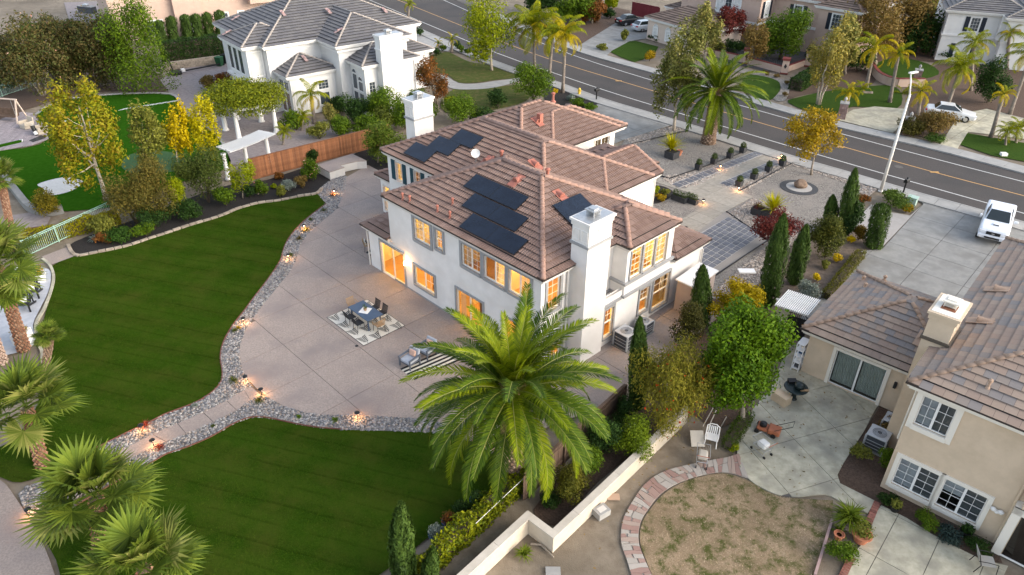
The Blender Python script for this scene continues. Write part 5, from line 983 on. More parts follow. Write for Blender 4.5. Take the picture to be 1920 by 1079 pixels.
def cypress(label, base, top, wpx, leaf=None, n=5200, size=0.13, flat_top=False, group=None, name='cypress_tree', lean=True):
    g = P(*base); c = V(top[0], top[1], g); h = c.z; w = wpx/ppm(g)/2*0.82; rng = np.random.default_rng(int(base[0]+base[1]*5)); t = thing(name, label, 'cypress', g, 0, group); dx = (c.x-g.x) if lean else 0.0
    MB().tube([(0, 0, -0.05), (dx*.9, 0, h*0.9)], [0.07, 0.02], 6).build('trunk', b_dark, t)
    u = rng.random(n); prof = (np.minimum(1, u*6+.45)*np.clip((1-u)*2.6, 0, 1)**0.55) if not flat_top else np.minimum(1, u*8+.6)*np.clip((1-u)*14, 0.2, 1)
    a = rng.uniform(0, 6.28, n); ridge = 1+0.16*np.sin(a*5+u*7+rng.normal(0, .2, n))+0.07*np.sin(a*11-u*19); rr_ = w*prof*ridge*(0.72+0.30*rng.random(n)); p = np.stack([np.cos(a)*rr_+dx*u, np.sin(a)*rr_, u*h+0.02], 1)
    out = np.stack([np.cos(a), np.sin(a), np.full(n, .15)], 1)+rng.normal(size=(n, 3))*.35; out /= np.linalg.norm(out, axis=1)[:, None]
    tt = np.stack([np.cos(a)*.35, np.sin(a)*.35, np.ones(n)], 1)+rng.normal(size=(n, 3))*.25; tt -= out*(tt*out).sum(1)[:, None]; tt /= np.linalg.norm(tt, axis=1)[:, None]; s = np.cross(out, tt); L = (size*rng.uniform(.7, 1.5, n))[:, None]
    v = np.stack([p-tt*L*.6, p+s*L*.22, p+tt*L*.9, p-s*L*.22], 1); ob('foliage', npmesh('foliage', v.reshape(-1, 3), np.arange(4*n).reshape(-1, 4), leaf or G_cyp()), t); return t
def hedge(name, label, a, b, w, h, leaf, dens=420, size=0.09, z=0.0, group=None, rough=0.06, taper=0.0):
    """clipped hedge between ground pixels a and b"""
    A, B = P(*a, z), P(*b, z); d = B-A; L = d.length; t = thing(name, label, 'hedge', A, math.atan2(d.y, d.x), group); rng = np.random.default_rng(int(a[0]+b[1]*3)); n = int(dens*(L*w+2*L*h+2*w*h)); core = MB().box(0.05, L-0.05, -w/2+.12, w/2-.12, 0, h-.12); core.build('branches', b_dark, t)
    x = rng.uniform(0, L, n); q = rng.random(n)*(w+2*h); side = np.where(q < h, -1, np.where(q < h+w, 0, 1)); y = np.where(side == -1, -w/2, np.where(side == 1, w/2, q-h-w/2)); zz = np.where(side == -1, q, np.where(side == 1, q-h-w, h)); e = rng.random(n) < 0.06; x = np.where(e, rng.choice([0, L], n), x); y = np.where(e, rng.uniform(-w/2, w/2, n), y); zz = np.where(e, rng.uniform(0, h, n), zz)
    bump = rough*np.sin(x*2.1+3*y)+rough*.6*np.sin(x*5.3); p = np.stack([x, y*(1+bump*.5), zz*(1+bump*.6)], 1)+rng.normal(0, .045, (n, 3))
    nr = np.stack([np.zeros(n), np.sign(y)*(side != 0), (side == 0)*1.0], 1)*.8+rng.normal(size=(n, 3))*.6; nr /= np.linalg.norm(nr, axis=1)[:, None]; tt = np.cross(nr, rng.normal(size=(n, 3))); tt /= np.linalg.norm(tt, axis=1)[:, None]; s = np.cross(nr, tt); Lf = (size*rng.uniform(.6, 1.4, n))[:, None]
    v = np.stack([p-tt*Lf*.5, p+s*Lf*.28, p+tt*Lf*.5, p-s*Lf*.28], 1); ob('foliage', npmesh('foliage', v.reshape(-1, 3), np.arange(4*n).reshape(-1, 4), leaf), t); return t
# ---- palms
def pinnate(L, el, droop, nl, ll, wl, rng, vshape=0.5, hang=0.15, lean=0.75):
    """one feather frond pointing along +x: rachis bending from elevation el by droop, nl leaflets a side"""
    N = 18; s = np.linspace(0, 1, N); ang = el-droop*s**1.5; dx = np.cos(ang)*L/N; dz = np.sin(ang)*L/N
    X = np.concatenate([[0], np.cumsum(dx)[:-1]]); Z = np.concatenate([[0], np.cumsum(dz)[:-1]]); V_, F_ = [], []
    rw = 0.017*L/3*(1-0.8*s)+0.004
    for i in range(N): V_ += [(X[i], -rw[i], Z[i]), (X[i], rw[i], Z[i]), (X[i], 0, Z[i]+rw[i]*1.3)]
    for i in range(N-1):
        a = 3*i; F_ += [(a, a+3, a+5, a+2), (a+2, a+5, a+4, a+1), (a+1, a+4, a+3, a)]
    t = np.linspace(0.10, 0.99, nl); xi, zi, an = np.interp(t, s, X), np.interp(t, s, Z), np.interp(t, s, ang); ln = ll*np.clip(np.sin(np.pi*(0.12+0.80*t))**0.7, .25, 1)
    for sd in (-1, 1):
        fw = lean*(0.6+0.6*t)+rng.normal(0, .07, nl); tx, tz = np.cos(an), np.sin(an); nx, nz = -np.sin(an), np.cos(an)
        vy = vshape*(1-0.3*t)+rng.normal(0, .10, nl)
        D = np.stack([tx*np.sin(fw)+nx*vy*.6, sd*np.cos(fw), tz*np.sin(fw)+nz*vy*.6-hang], 1); D /= np.linalg.norm(D, axis=1)[:, None]
        D2 = D+np.array([0, 0, -1])*(hang*1.6+.25); D2 /= np.linalg.norm(D2, axis=1)[:, None]; p0 = np.stack([xi, np.zeros(nl), zi], 1); p1 = p0+D*(ln*.55)[:, None]; p2 = p1+D2*(ln*.45)[:, None]
        ax = np.stack([tx, np.zeros(nl), tz], 1); wv = ax*wl; b = len(V_)
        for q in range(nl):
            V_ += [tuple(p0[q]-wv[q]*.6), tuple(p0[q]+wv[q]*.6), tuple(p1[q]+wv[q]), tuple(p1[q]-wv[q]), tuple(p2[q])]
            o = b+5*q; F_ += [(o, o+1, o+2, o+3), (o+3, o+2, o+4)]
    return V_, F_
m_rib = mat('frond_midrib', (0.21, 0.22, 0.045), rough=0.5)
def frondmesh(name, vf, m, rib=0):
    me = bpy.data.meshes.new(name); me.from_pydata(vf[0], [], vf[1]); me.update(); me.materials.append(m)
    if rib: me.materials.append(m_rib); me.polygons.foreach_set('material_index', [1]*rib+[0]*(len(vf[1])-rib))
    return me
m_date = leafm('date_frond', [(0.024, 0.045, 0.009), (0.042, 0.076, 0.011), (0.082, 0.118, 0.015), (0.030, 0.058, 0.010)], trans=0.12, patch=0.3, ps=0.8)  # lower fronds: tones darkened to stand in for crown shadow
m_datey = leafm('date_frond_yellow', [(0.075, 0.12, 0.014), (0.13, 0.17, 0.018), (0.20, 0.22, 0.028)], trans=0.15, patch=0.3)
m_dated = leafm('dead_frond', [(0.26, 0.17, 0.10), (0.34, 0.24, 0.15)], trans=0.1)
m_queen = leafm('queen_frond', [(0.07, 0.11, 0.016), (0.14, 0.17, 0.02), (0.24, 0.24, 0.022), (0.10, 0.14, 0.02)], trans=0.3, patch=0.4)
m_queeny = leafm('queen_frond_gold', [(0.28, 0.24, 0.02), (0.40, 0.31, 0.02), (0.20, 0.19, 0.02)], trans=0.3, patch=0.4)
m_fan = leafm('fan_leaf', [(0.04, 0.07, 0.016), (0.08, 0.115, 0.022), (0.14, 0.175, 0.035)], trans=0.15, patch=0.3)
m_fany = leafm('fan_leaf_tip', [(0.14, 0.17, 0.04), (0.10, 0.135, 0.03), (0.25, 0.25, 0.09)], trans=0.2, patch=0.3)
b_date = mat('date_trunk', (0.10, 0.065, 0.045), (0.20, 0.14, 0.10), scale=5, rough=0.95, bump=0.5); b_boot = tones('trunk_boot', [(0.14, 0.085, 0.055), (0.24, 0.16, 0.11), (0.34, 0.25, 0.19)], rough=0.95); b_boot2 = tones('red_boot', [(0.20, 0.085, 0.05), (0.29, 0.15, 0.09), (0.38, 0.24, 0.16)], rough=0.95)
b_queen = mat('queen_trunk', (0.15, 0.125, 0.105), (0.26, 0.22, 0.185), scale=3, rough=0.9, bump=0.3)
def boots(mb, pts, rad, rows, per, s, rng):
    """diamond leaf scars up a palm trunk"""
    pts = [Vector(q) for q in pts]; m = len(pts)-1
    for i in range(rows):
        t = (i+.5)/rows*m; k = min(int(t), m-1); c = pts[k].lerp(pts[k+1], t-k); r = rad[k]+(rad[k+1]-rad[k])*(t-k)
        for j in range(per):
            a = 6.283*(j+.5*(i % 2))/per+rng.normal(0, .03); o = Vector((math.cos(a), math.sin(a), 0)); sd = Vector((-o.y, o.x, 0)); q = c+o*r*.98; w = 2*math.pi*r/per*.46; h = s*rng.uniform(.8, 1.1)
            tip = q+o*s*.45+Vector((0, 0, h*.35)); mb.add([q-Vector((0, 0, h*.55)), q+sd*w, q+Vector((0, 0, h*.6)), q-sd*w, tip], [(0, 1, 4), (1, 2, 4), (2, 3, 4), (3, 0, 4)])
def date_palm(label, base, top, L, nf, r, seed, single=True):
    g = P(*base); c = V(top[0], top[1], g); h = c.z; rng = np.random.default_rng(seed); t = thing('date_palm', label, 'palm', g); dx = c.x-g.x
    pts = [(dx*u, 0, h*u-.05) for u in np.linspace(0, 1, 6)]; rad = [r*1.25, r*1.05, r, r, r*1.05, r*1.25]; MB().tube(pts, rad, 14).build('trunk', b_date, t, smooth=True); bm = MB(); boots(bm, pts, rad, int(h/.16), 13, .17, rng); bm.build('trunk_boots', b_boot, t)
    cr = MB()                              # cut frond stubs below the crown
    for i in range(60):
        a, e = rng.uniform(0, 6.28), rng.uniform(-.3, .9); d = Vector((math.cos(a)*math.cos(e), math.sin(a)*math.cos(e), math.sin(e))); p = Vector((dx, 0, h-.1)); cr.bar(p+d*.1, p+d*(r+.15+rng.random()*.3), .09, .04)
    cr.build('frond_stubs', m_dated, t)
    lib = []
    for k in range(9):
        el = R(84-k*13.5); lib.append([frondmesh('frond', pinnate(L*(1.0-.06*(k < 2)), el, R(44+k*6), 80, L*.128, .023*L/3.2, rng, .6, .05, .85), m_datey if (k in (0, 1) or (k+_) % 4 == 0) else m_date, 51) for _ in range(2)])
    for i in range(nf):
        u = (i+.5)/nf; k = min(8, int(9*u**0.85)); a = i*2.39996+rng.normal(0, .12); s = rng.uniform(.86, 1.10)*(0.66 if k == 0 else .85 if k == 1 else 1); M4 = Matrix.Translation((dx, 0, h+.25-.04*k)) @ Matrix.Rotation(a, 4, 'Z') @ Matrix.Rotation(rng.normal(0, .12), 4, 'X') @ Matrix.Translation((r*.5, 0, 0)) @ Matrix.Scale(s, 4)
        ob('frond', lib[k][i % 2], t, mw=M4)
    dm = frondmesh('dead_frond', pinnate(L*.5, R(10), R(50), 30, .35, .02, rng), m_dated)
    for i in range(7): ob('dead_frond', dm, t, mw=Matrix.Translation((dx, 0, h-.05)) @ Matrix.Rotation(rng.uniform(0, 6.28), 4, 'Z') @ Matrix.Scale(rng.uniform(.6, 1), 4))
    return t
QL = {}
def queen_palm(label, base, top, L=2.6, nf=15, r=0.14, gold=0.3, group='queen palms', hang=0.5):
    g = P(*base); c = V(top[0], top[1], g); h = c.z; rng = np.random.default_rng(int(base[0]*3+base[1])); t = thing('queen_palm', label, 'palm', g, 0, group); dx = c.x-g.x
    pts = [(dx*u, 0, h*u-.05) for u in np.linspace(0, 1, 7)]; MB().tube(pts, [r*1.4, r*1.1, r, r, r*.95, r*.95, r*1.1], 10).build('trunk', b_queen, t, smooth=True); MB().tube([(dx, 0, h), (dx, 0, h+L*.28)], [r*1.0, r*.45], 8).build('crownshaft', m_fan, t)
    if not QL:
        for k in range(6):
            for gd in (0, 1): QL[(k, gd)] = frondmesh('frond', pinnate(1.0, R(78-k*19), R(95+k*8), 34, .24, .011, np.random.default_rng(k*2+gd), .25, .55), m_queeny if gd else m_queen)
    for i in range(nf):
        u = (i+.5)/nf; k = min(5, int(6*u)); a = i*2.39996+rng.normal(0, .2); gd = int(rng.random() < gold*(0.4+u))
        ob('frond', QL[(k, gd)], t, mw=Matrix.Translation((dx, 0, h+L*.2-.03*k)) @ Matrix.Rotation(a, 4, 'Z') @ Matrix.Rotation(rng.normal(0, .2), 4, 'X') @ Matrix.Scale(L*rng.uniform(.85, 1.1), 4))
    return t
def fanleaf(rad, nseg, pet, rng, cup=0.25):
    V_, F_ = [], []; w = 0.018
    V_ += [(0, -w, 0), (0, w, 0), (pet, w*.7, 0.05), (pet, -w*.7, .05)]; F_.append((0, 1, 2, 3))
    for i in range(nseg):
        a = R(-140+280*(i+.5)/nseg); l = rad*(0.72+0.28*math.cos(a*.55))*rng.uniform(.93, 1.04); hw = R(280/nseg)*.5*rad*.55; d = np.array([math.cos(a), math.sin(a), cup*(.3+.5*abs(math.sin(a)))]); s = np.array([-math.sin(a), math.cos(a), 0]); p = np.array([pet, 0, .05]); z = np.array([0, 0, 1.0])
        m1 = p+d*l*.55; tip = p+d*l-z*l*.10*rng.uniform(.2, 2.0); o = len(V_); V_ += [tuple(p), tuple(m1+s*hw), tuple(m1+z*.02*rad), tuple(m1-s*hw), tuple(tip)]; F_ += [(o, o+3, o+2), (o, o+2, o+1), (o+3, o+4, o+2), (o+2, o+4, o+1)]
    return V_, F_
def fan_palm(label, base, top, rad, nf, r, seed, boot=None, group=None, tall=True):
    g = P(*base); c = V(top[0], top[1], g); h = c.z; rng = np.random.default_rng(seed); t = thing('fan_palm', label, 'palm', g, 0, group); dx = c.x-g.x; pts = [(dx*u, 0, h*u-.05) for u in np.linspace(0, 1, 5)]; rd = [r*1.15, r, r, r*1.05, r*.8]
    MB().tube(pts, rd, 12).build('trunk', b_date, t, smooth=True); bm = MB(); boots(bm, pts, rd, max(4, int(h/.13)), 9, .17, rng); bm.build('trunk_boots', boot or b_boot2, t)
    lib = [frondmesh('fan_leaf', fanleaf(rad*.60, 26, rad*.58, rng, .14+.1*k), (m_fan, m_fan, m_fany)[k]) for k in range(3)]
    for i in range(nf):
        u = (i+.5)/nf; el = R(84-112*u**.9)+rng.normal(0, .1); a = i*2.39996+rng.normal(0, .2); ob('fan_leaf', lib[i % 3], t, mw=Matrix.Translation((dx, 0, h+.05)) @ Matrix.Rotation(a, 4, 'Z') @ Matrix.Rotation(-el, 4, 'Y') @ Matrix.Rotation(rng.normal(0, .25), 4, 'X') @ Matrix.Scale(rng.uniform(.85, 1.1), 4))
    return t
def tuft(name, label, at, r, m, n=60, w=0.02, group=None, cat='plant', arch=0.5, z=0.0):
    """grassy or strappy plant: arching blades from one root; r in pixels"""
    g = P(*at, z); R_ = r/ppm(g); rng = np.random.default_rng(int(at[0]*11+at[1])); mb = MB()
    for i in range(n):
        a = rng.uniform(0, 6.28); e = rng.uniform(.35, 1.4); L = R_*rng.uniform(.7, 1.2); d = Vector((math.cos(a)*math.cos(e), math.sin(a)*math.cos(e), math.sin(e))); s = Vector((-math.sin(a), math.cos(a), 0))*w; q = d*L*.6; tip = q+Vector((d.x, d.y, d.z-arch*1.6)).normalized()*L*.5
        if tip.z < 0.01: tip.z = 0.01
        mb.add([-s*.5, s*.5, q+s, q-s, tip], [(0, 1, 2, 3), (3, 2, 4)])
    o = mb.build(name, m); o.location = g; return tag(o, label, cat, group)
# ---- hero date palm and the other palms
date_palm('huge feathery date palm in front of the patio corner of the house', (962, 905), (960, 735), 4.55, 88, 0.42, 21)
date_palm('feathery date palm with thick scarred trunk beside the street kerb', (1327, 268), (1345, 172), 4.7, 66, 0.55, 22)
fan_palm('fan palm with bright shaggy crown at the left edge above the garden path', (80, 872), (50, 765), 1.95, 25, 0.24, 31)
fan_palm('fan palm standing over the lit end of the garden path, lower left', (192, 1045), (180, 935), 2.05, 27, 0.27, 32)
fan_palm('fan palm cut by the bottom edge of the picture', (275, 1165), (270, 1065), 1.9, 25, 0.26, 33)
fan_palm('small fan palm with dark trunk on the lawn edge', (82, 700), (94, 634), 0.8, 26, 0.16, 34, boot=b_boot)
fan_palm('tall fan palm at the left edge beside the pale terrace', (45, 655), (-5, 500), 2.2, 28, 0.27, 35)
fan_palm('fan palm at the far left edge behind the mint fence', (20, 430), (2, 338), 1.4, 26, 0.20, 36)
fan_palm('fan palm with pale trunk cut by the left edge', (2, 680), (-40, 560), 2.0, 26, 0.27, 37, boot=tones('pale_boot', [(0.42, 0.30, 0.24), (0.52, 0.40, 0.33)], rough=.9))
for i, (b, t, L, n, gd, lab) in enumerate((
    ((1003, 134), (1000, 62), 4.0, 26, .15, 'tall queen palm nearest the yellow-green street tree'), ((1030, 140), (1036, 74), 3.3, 22, .5, 'queen palm standing between two others behind the round green bush'), ((1055, 174), (1060, 74), 2.8, 20, .6, 'queen palm with golden fronds nearest the mailbox'),
    ((590, 232), (584, 186), 2.4, 13, .2, 'small queen palm against the sunroom of the white house'), ((1624, 165), (1638, 98), 2.6, 16, .8, 'golden queen palm before the curved pink wall'), ((1668, 192), (1684, 106), 2.1, 13, .6, 'queen palm leaning at the end of the curved pink wall'),
    ((1585, 212), (1592, 178), 1.9, 13, .8, 'short golden queen palm beside the stone gate pillar'), ((1720, 228), (1726, 178), 2.0, 14, .6, 'short queen palm behind the street lamp'), ((1772, 214), (1797, 138), 2.9, 20, .15, 'large green queen palm over the parked white car'),
    ((1858, 258), (1880, 182), 1.5, 12, .9, 'slim queen palm with a yellow head at the drive'), ((1820, 170), (1826, 88), 2.4, 16, .3, 'queen palm in front of the white shuttered house'), ((1893, 215), (1930, 112), 3.0, 16, .5, 'queen palm cut by the right edge of the picture'), ((1888, 130), (1893, 68), 1.9, 12, .5, 'queen palm high at the right edge before the white wall'),
    ((765, 32), (767, 10), 1.5, 14, .1, 'small palm at the road behind the white house'), ((822, 97), (822, 82), 1.0, 9, .7, 'tiny golden palm in the front bed of the white house'), ((847, 98), (848, 76), 1.2, 11, .4, 'young palm at the corner of the white house front bed'), ((1635, 175), (1615, 172), 1.3, 12, .3, 'low green palm below the golden queen palms'), ((1700, 175), (1690, 180), 1.4, 12, .2, 'low bushy palm beside the drive across the street'))):
    queen_palm(lab, b, t, L, n, 0.17, gd)
for i, (px, py, L, lab) in enumerate(((565, 245, 1.1, 'low spiky palm beside the garden wall of the white house'), (530, 272, 1.1, 'bushy low palm behind the redwood fence'), (1905, 268, 1.5, 'triple trunk pygmy palm on the lawn at the right edge'), (1885, 272, 1.4, 'pygmy palm left of its neighbour on the corner lawn'))):
    queen_palm(lab, (px, py), (px+3, py-22), L, 18, 0.10, .05, 'low palms')
# ---- trees
tree('birch_tree', 'large sparse yellow-green birch in the turf yard with pale trunk', (200, 375), (165, 255, 84, 108), G_fall(), 7500, .25, b_pale, nb=30, r=.17, rad=(.16, .28), shell=.15, nl=16, start=.3)
tree('young_tree', 'olive green young tree beside the putting green', (275, 347), (275, 262, 42, 62), G_olive(), 4200, .22, b_pale, nb=18, r=.09, rad=(.22, .36), shell=.2, nl=9)
tree('young_tree', 'slim golden yellow tree left of its paler yellow neighbour', (335, 330), (330, 248, 29, 62), G_yel(), 3400, .22, b_pale, nb=18, r=.08, rad=(.22, .36), shell=.2, nl=9)
tree('young_tree', 'bright yellow tree nearest the vine covered pergola', (388, 318), (381, 240, 37, 64), leafm('yellow_green', [(.20, .20, .02), (.32, .29, .02), (.40, .34, .03), (.16, .18, .02)]), 3400, .22, b_pale, nb=18, r=.08, rad=(.22, .36), shell=.2, nl=9)
for b, c, m_, lab in (((82, 180), (62, 105, 76, 62), 5, 'leftmost bronze-green crape myrtle of the row'), ((140, 160), (130, 100, 48, 58), 3, 'narrow crape myrtle between two larger ones'), ((197, 160), (193, 85, 56, 66), 5, 'crape myrtle next to the broad green tree'), ((122, 150), (105, 90, 40, 50), 2, 'crape myrtle half hidden in the middle of the row')):
    tree('crape_myrtle', lab, b, c, G_myrt(), 14000, .27, b_pale, nb=30, r=.08, multi=m_, spread=.5, group='crape myrtles', flowers=(G_pinkfl(), 50, .2), nl=8)
tree('broad_tree', 'broad green tree with reddish top at the end of the myrtle row', (260, 172), (258, 92, 62, 84), G_mid(), 12000, .24, b_grey, nb=34, r=.12, shell=.5)
tree('street_tree', 'yellow-green round headed street tree before the white house', (922, 132), (917, 45, 52, 60), G_lime(), 8500, .26, b_pale, nb=22, r=.16, nl=8, start=.4)
tree('olive_tree', 'tall loose olive green tree left of the street date palm', (1263, 245), (1276, 130, 56, 84), leafm('grey_olive', [(.05, .065, .018), (.10, .11, .03), (.17, .165, .055), (.24, .22, .10)]), 9500, .26, b_pale, nb=40, r=.14, rad=(.18, .32), shell=.15, nl=10)
tree('autumn_tree', 'pale yellow autumn tree across the street behind the olive tree', (1322, 112), (1322, 50, 34, 48), G_pale(), 4800, .3, b_pale, nb=22, rad=(.2, .34), shell=.15)
tree('autumn_tree', 'small golden tree on the front gravel', (1521, 328), (1528, 250, 57, 44), G_gold(), 6500, .2, b_grey, nb=24, r=.09, rad=(.22, .36), shell=.15)
tree('red_tree', 'rust red tree at the corner of the white house', (818, 196), (808, 138, 27, 34), G_rust(), 4200, .2, b_grey, nb=16, r=.07, multi=3, spread=.3)
tree('red_tree', 'smaller rusty brown tree beside the paver walk', (832, 200), (828, 168, 16, 24), G_rust(), 1100, .18, b_grey, nb=10, r=.05)
tree('pine_tree', 'dense round dark pine in the walled courtyard across the street', (1462, 112), (1475, 60, 52, 44), G_mid(), 9000, .28, b_dark, nb=24, r=.2)
tree('maple_tree', 'purple leaved maple against the pink house', (1375, 92), (1372, 42, 31, 30), G_red(), 4200, .28, b_dark, nb=14)
tree('brown_tree', 'thin brownish tree behind the diamond pillar', (1402, 125), (1415, 78, 27, 36), G_brown(), 3200, .26, b_grey, nb=16, shell=.15)
tree('birch_tree', 'tall pale birch with bare white stems across the street', (1534, 196), (1556, 105, 40, 72), leafm('birch_gold', [(.20, .17, .05), (.32, .26, .08), (.14, .14, .045), (.40, .30, .05)]), 5200, .27, b_pale, nb=30, r=.1, multi=3, rad=(.18, .3), shell=.1, spread=.5)
for b, c, lf, lab in (((1640, 120), (1632, 50, 66, 58), G_brown(), 'broad bronze tree left of the wooden side fence'), ((1705, 95), (1700, 32, 60, 55), G_brown(), 'bronze tree reaching the top edge right of centre'), ((1745, 100), (1730, 60, 40, 42), G_dark(), 'dark green tree beside the white shuttered house'), ((1585, 140), (1585, 80, 30, 45), G_pale(), 'yellowing tree behind the tall birch'), ((1610, 40), (1612, -5, 40, 34), G_brown(), 'bronze tree cut by the top edge'),
                       ((1086, 42), (1078, 8, 40, 26), G_mid(), 'green tree at the top edge over the red mulch bank'), ((1110, 44), (1112, 18, 24, 22), G_rust(), 'rusty tree beside the dark parked car'), ((1035, 25), (1020, -8, 40, 30), G_dark(), 'dark tree at the top edge beside the road'), ((1148, 22), (1148, 0, 12, 12), G_lime(), 'small yellow shrub tree above the parked cars'), ((430, 8), (420, -4, 26, 22), G_olive(), 'tree rising behind the pink house at the top edge'), ((1505, 10), (1520, -15, 40, 30), G_dark(), 'dark tree top above the pink house roof'),
                       ((1755, 45), (1742, 10, 26, 36), G_olive(), 'olive tree at the top edge beside the white house')):
    tree('garden_tree', lab, b, c, lf, 7500, .34, b_grey, nb=26, group='trees behind the houses')
tree('maple_tree', 'dark red maple beside the tall cypress', (1462, 470), (1456, 424, 44, 32), G_red(), 5500, .14, b_dark, nb=18, r=.05, multi=3, spread=.5, shell=.3)
tree('ficus_tree', 'big dense round green tree on the neighbour patio edge', (1392, 800), (1393, 668, 86, 98), leafm('ficus', [(.03, .06, .008), (.05, .10, .011), (.10, .165, .017), (.04, .08, .010)]), 24000, .17, b_grey, nb=46, r=.12, rad=(.24, .36), shell=.55, flat=1.25)
tree('bottlebrush_tree', 'weeping bottlebrush with red flowers beside the dirt yard', (1255, 810), (1258, 722, 78, 78), leafm('bottlebrush', [(.10, .105, .022), (.17, .165, .032), (.24, .21, .045), (.08, .095, .02)]), 16000, .17, b_grey, nb=40, r=.09, multi=3, spread=.4, droop=1.6, aspect=.2, shell=.35, flowers=(G_redfl(), 130, .13))
tree('yellow_shrub_tree', 'yellow autumn shrub tree behind the big round tree', (1385, 620), (1388, 572, 58, 44), G_gold() if False else leafm('yellow_autumn', [(.30, .22, .02), (.42, .31, .025), (.22, .18, .02), (.36, .24, .02)]), 8000, .14, b_dark, nb=28, r=.06, multi=3, rad=(.2, .34), shell=.2)
tree('citrus_tree', 'young yellow-green tree before the redwood fence in the mulch bed', (455, 372), (457, 331, 27, 32), G_lime(), 1700, .17, b_grey, nb=12, r=.05)
tree('garden_tree', 'green tree in the corner bed behind the concrete bench', (708, 305), (718, 262, 42, 38), leafm('fresh_green', [(.05, .08, .015), (.10, .14, .025), (.16, .19, .035)]), 6000, .18, b_grey, nb=24, r=.06, shell=.25)
# ---- cypresses
for b, t, w_, n, lab in (((1438, 572), (1470, 404), 46, 7500, 'tallest cypress beside the blue paver court'), ((1487, 532), (1512, 424), 36, 5200, 'cypress second from the blue paver court'), ((1580, 440), (1604, 318), 34, 5200, 'pointed cypress nearest the street on the neighbour border'), ((1555, 432), (1562, 368), 30, 3800, 'short cypress beside the pebble bed'), ((1312, 612), (1318, 500), 42, 5200, 'cypress in front of the garden shed'), ((1194, 765), (1200, 598), 40, 6500, 'cypress beside the air conditioners'), ((756, 1100), (752, 945), 52, 8500, 'pointed conifer at the bottom edge beside the lower lawn'), ((800, 1120), (812, 1030), 36, 5200, 'shorter conifer right of its twin at the bottom edge')):
    cypress(lab, b, t, w_, n=n)
cypress('flat topped clipped cypress column beside the neighbour drive', (1637, 464), (1655, 384), 40, n=7000, flat_top=True, size=.10)
for i, (b, t) in enumerate((((325, 77), (320, 32)), ((352, 73), (346, 29)), ((372, 71), (366, 28)), ((393, 67), (387, 25)), ((414, 66), (410, 21)), ((433, 40), (430, 18)), ((449, 36), (447, 18)), ((304, 80), (297, 40)))):
    cypress(('first', 'second', 'third', 'fourth', 'fifth', 'sixth', 'seventh', 'half hidden')[i]+' clipped cypress in the row along the pink house wall', b, t, 23, n=1600, size=.22, flat_top=True, group='cypress row at the pink house')
# ---- hedges
hedge('clipped_hedge', 'tall clipped hedge below the cypress row', (308, 122), (436, 106), 1.6, 2.6, G_dark(), 120, .2)
hedge('low_hedge', 'low clipped hedge along the neighbour drive', (1612, 482), (1548, 562), .55, .55, leafm('boxwood', [(.07, .075, .015), (.11, .105, .02), (.05, .06, .014)]), 420, .08)
hedge('low_hedge', 'low clipped hedge in front of the big round tree', (1400, 788), (1362, 845), .55, .6, leafm('boxwood2', [(.04, .07, .014), (.07, .10, .02), (.03, .05, .012)]), 420, .08)
hedge('fence_hedge', 'yellow-green hedge growing along the mint fence', (50, 462), (225, 418), .7, .95, leafm('hedge_yellow', [(.09, .10, .014), (.16, .155, .02), (.24, .21, .025), (.06, .085, .014)]), 330, .12, rough=.16)
hedge('vine_hedge', 'yellow-green vine smothering the wire fence above the cream wall', (985, 905), (790, 1085), .6, .95, leafm('vine', [(.05, .075, .014), (.10, .13, .02), (.19, .20, .024), (.06, .09, .014)]), 320, .15, rough=.22)
hedge('clipped_hedge', 'clipped dark hedge beyond the stepping stone walk across the street', (1490, 170), (1535, 142), 1.4, 1.2, G_dark(), 160, .2)
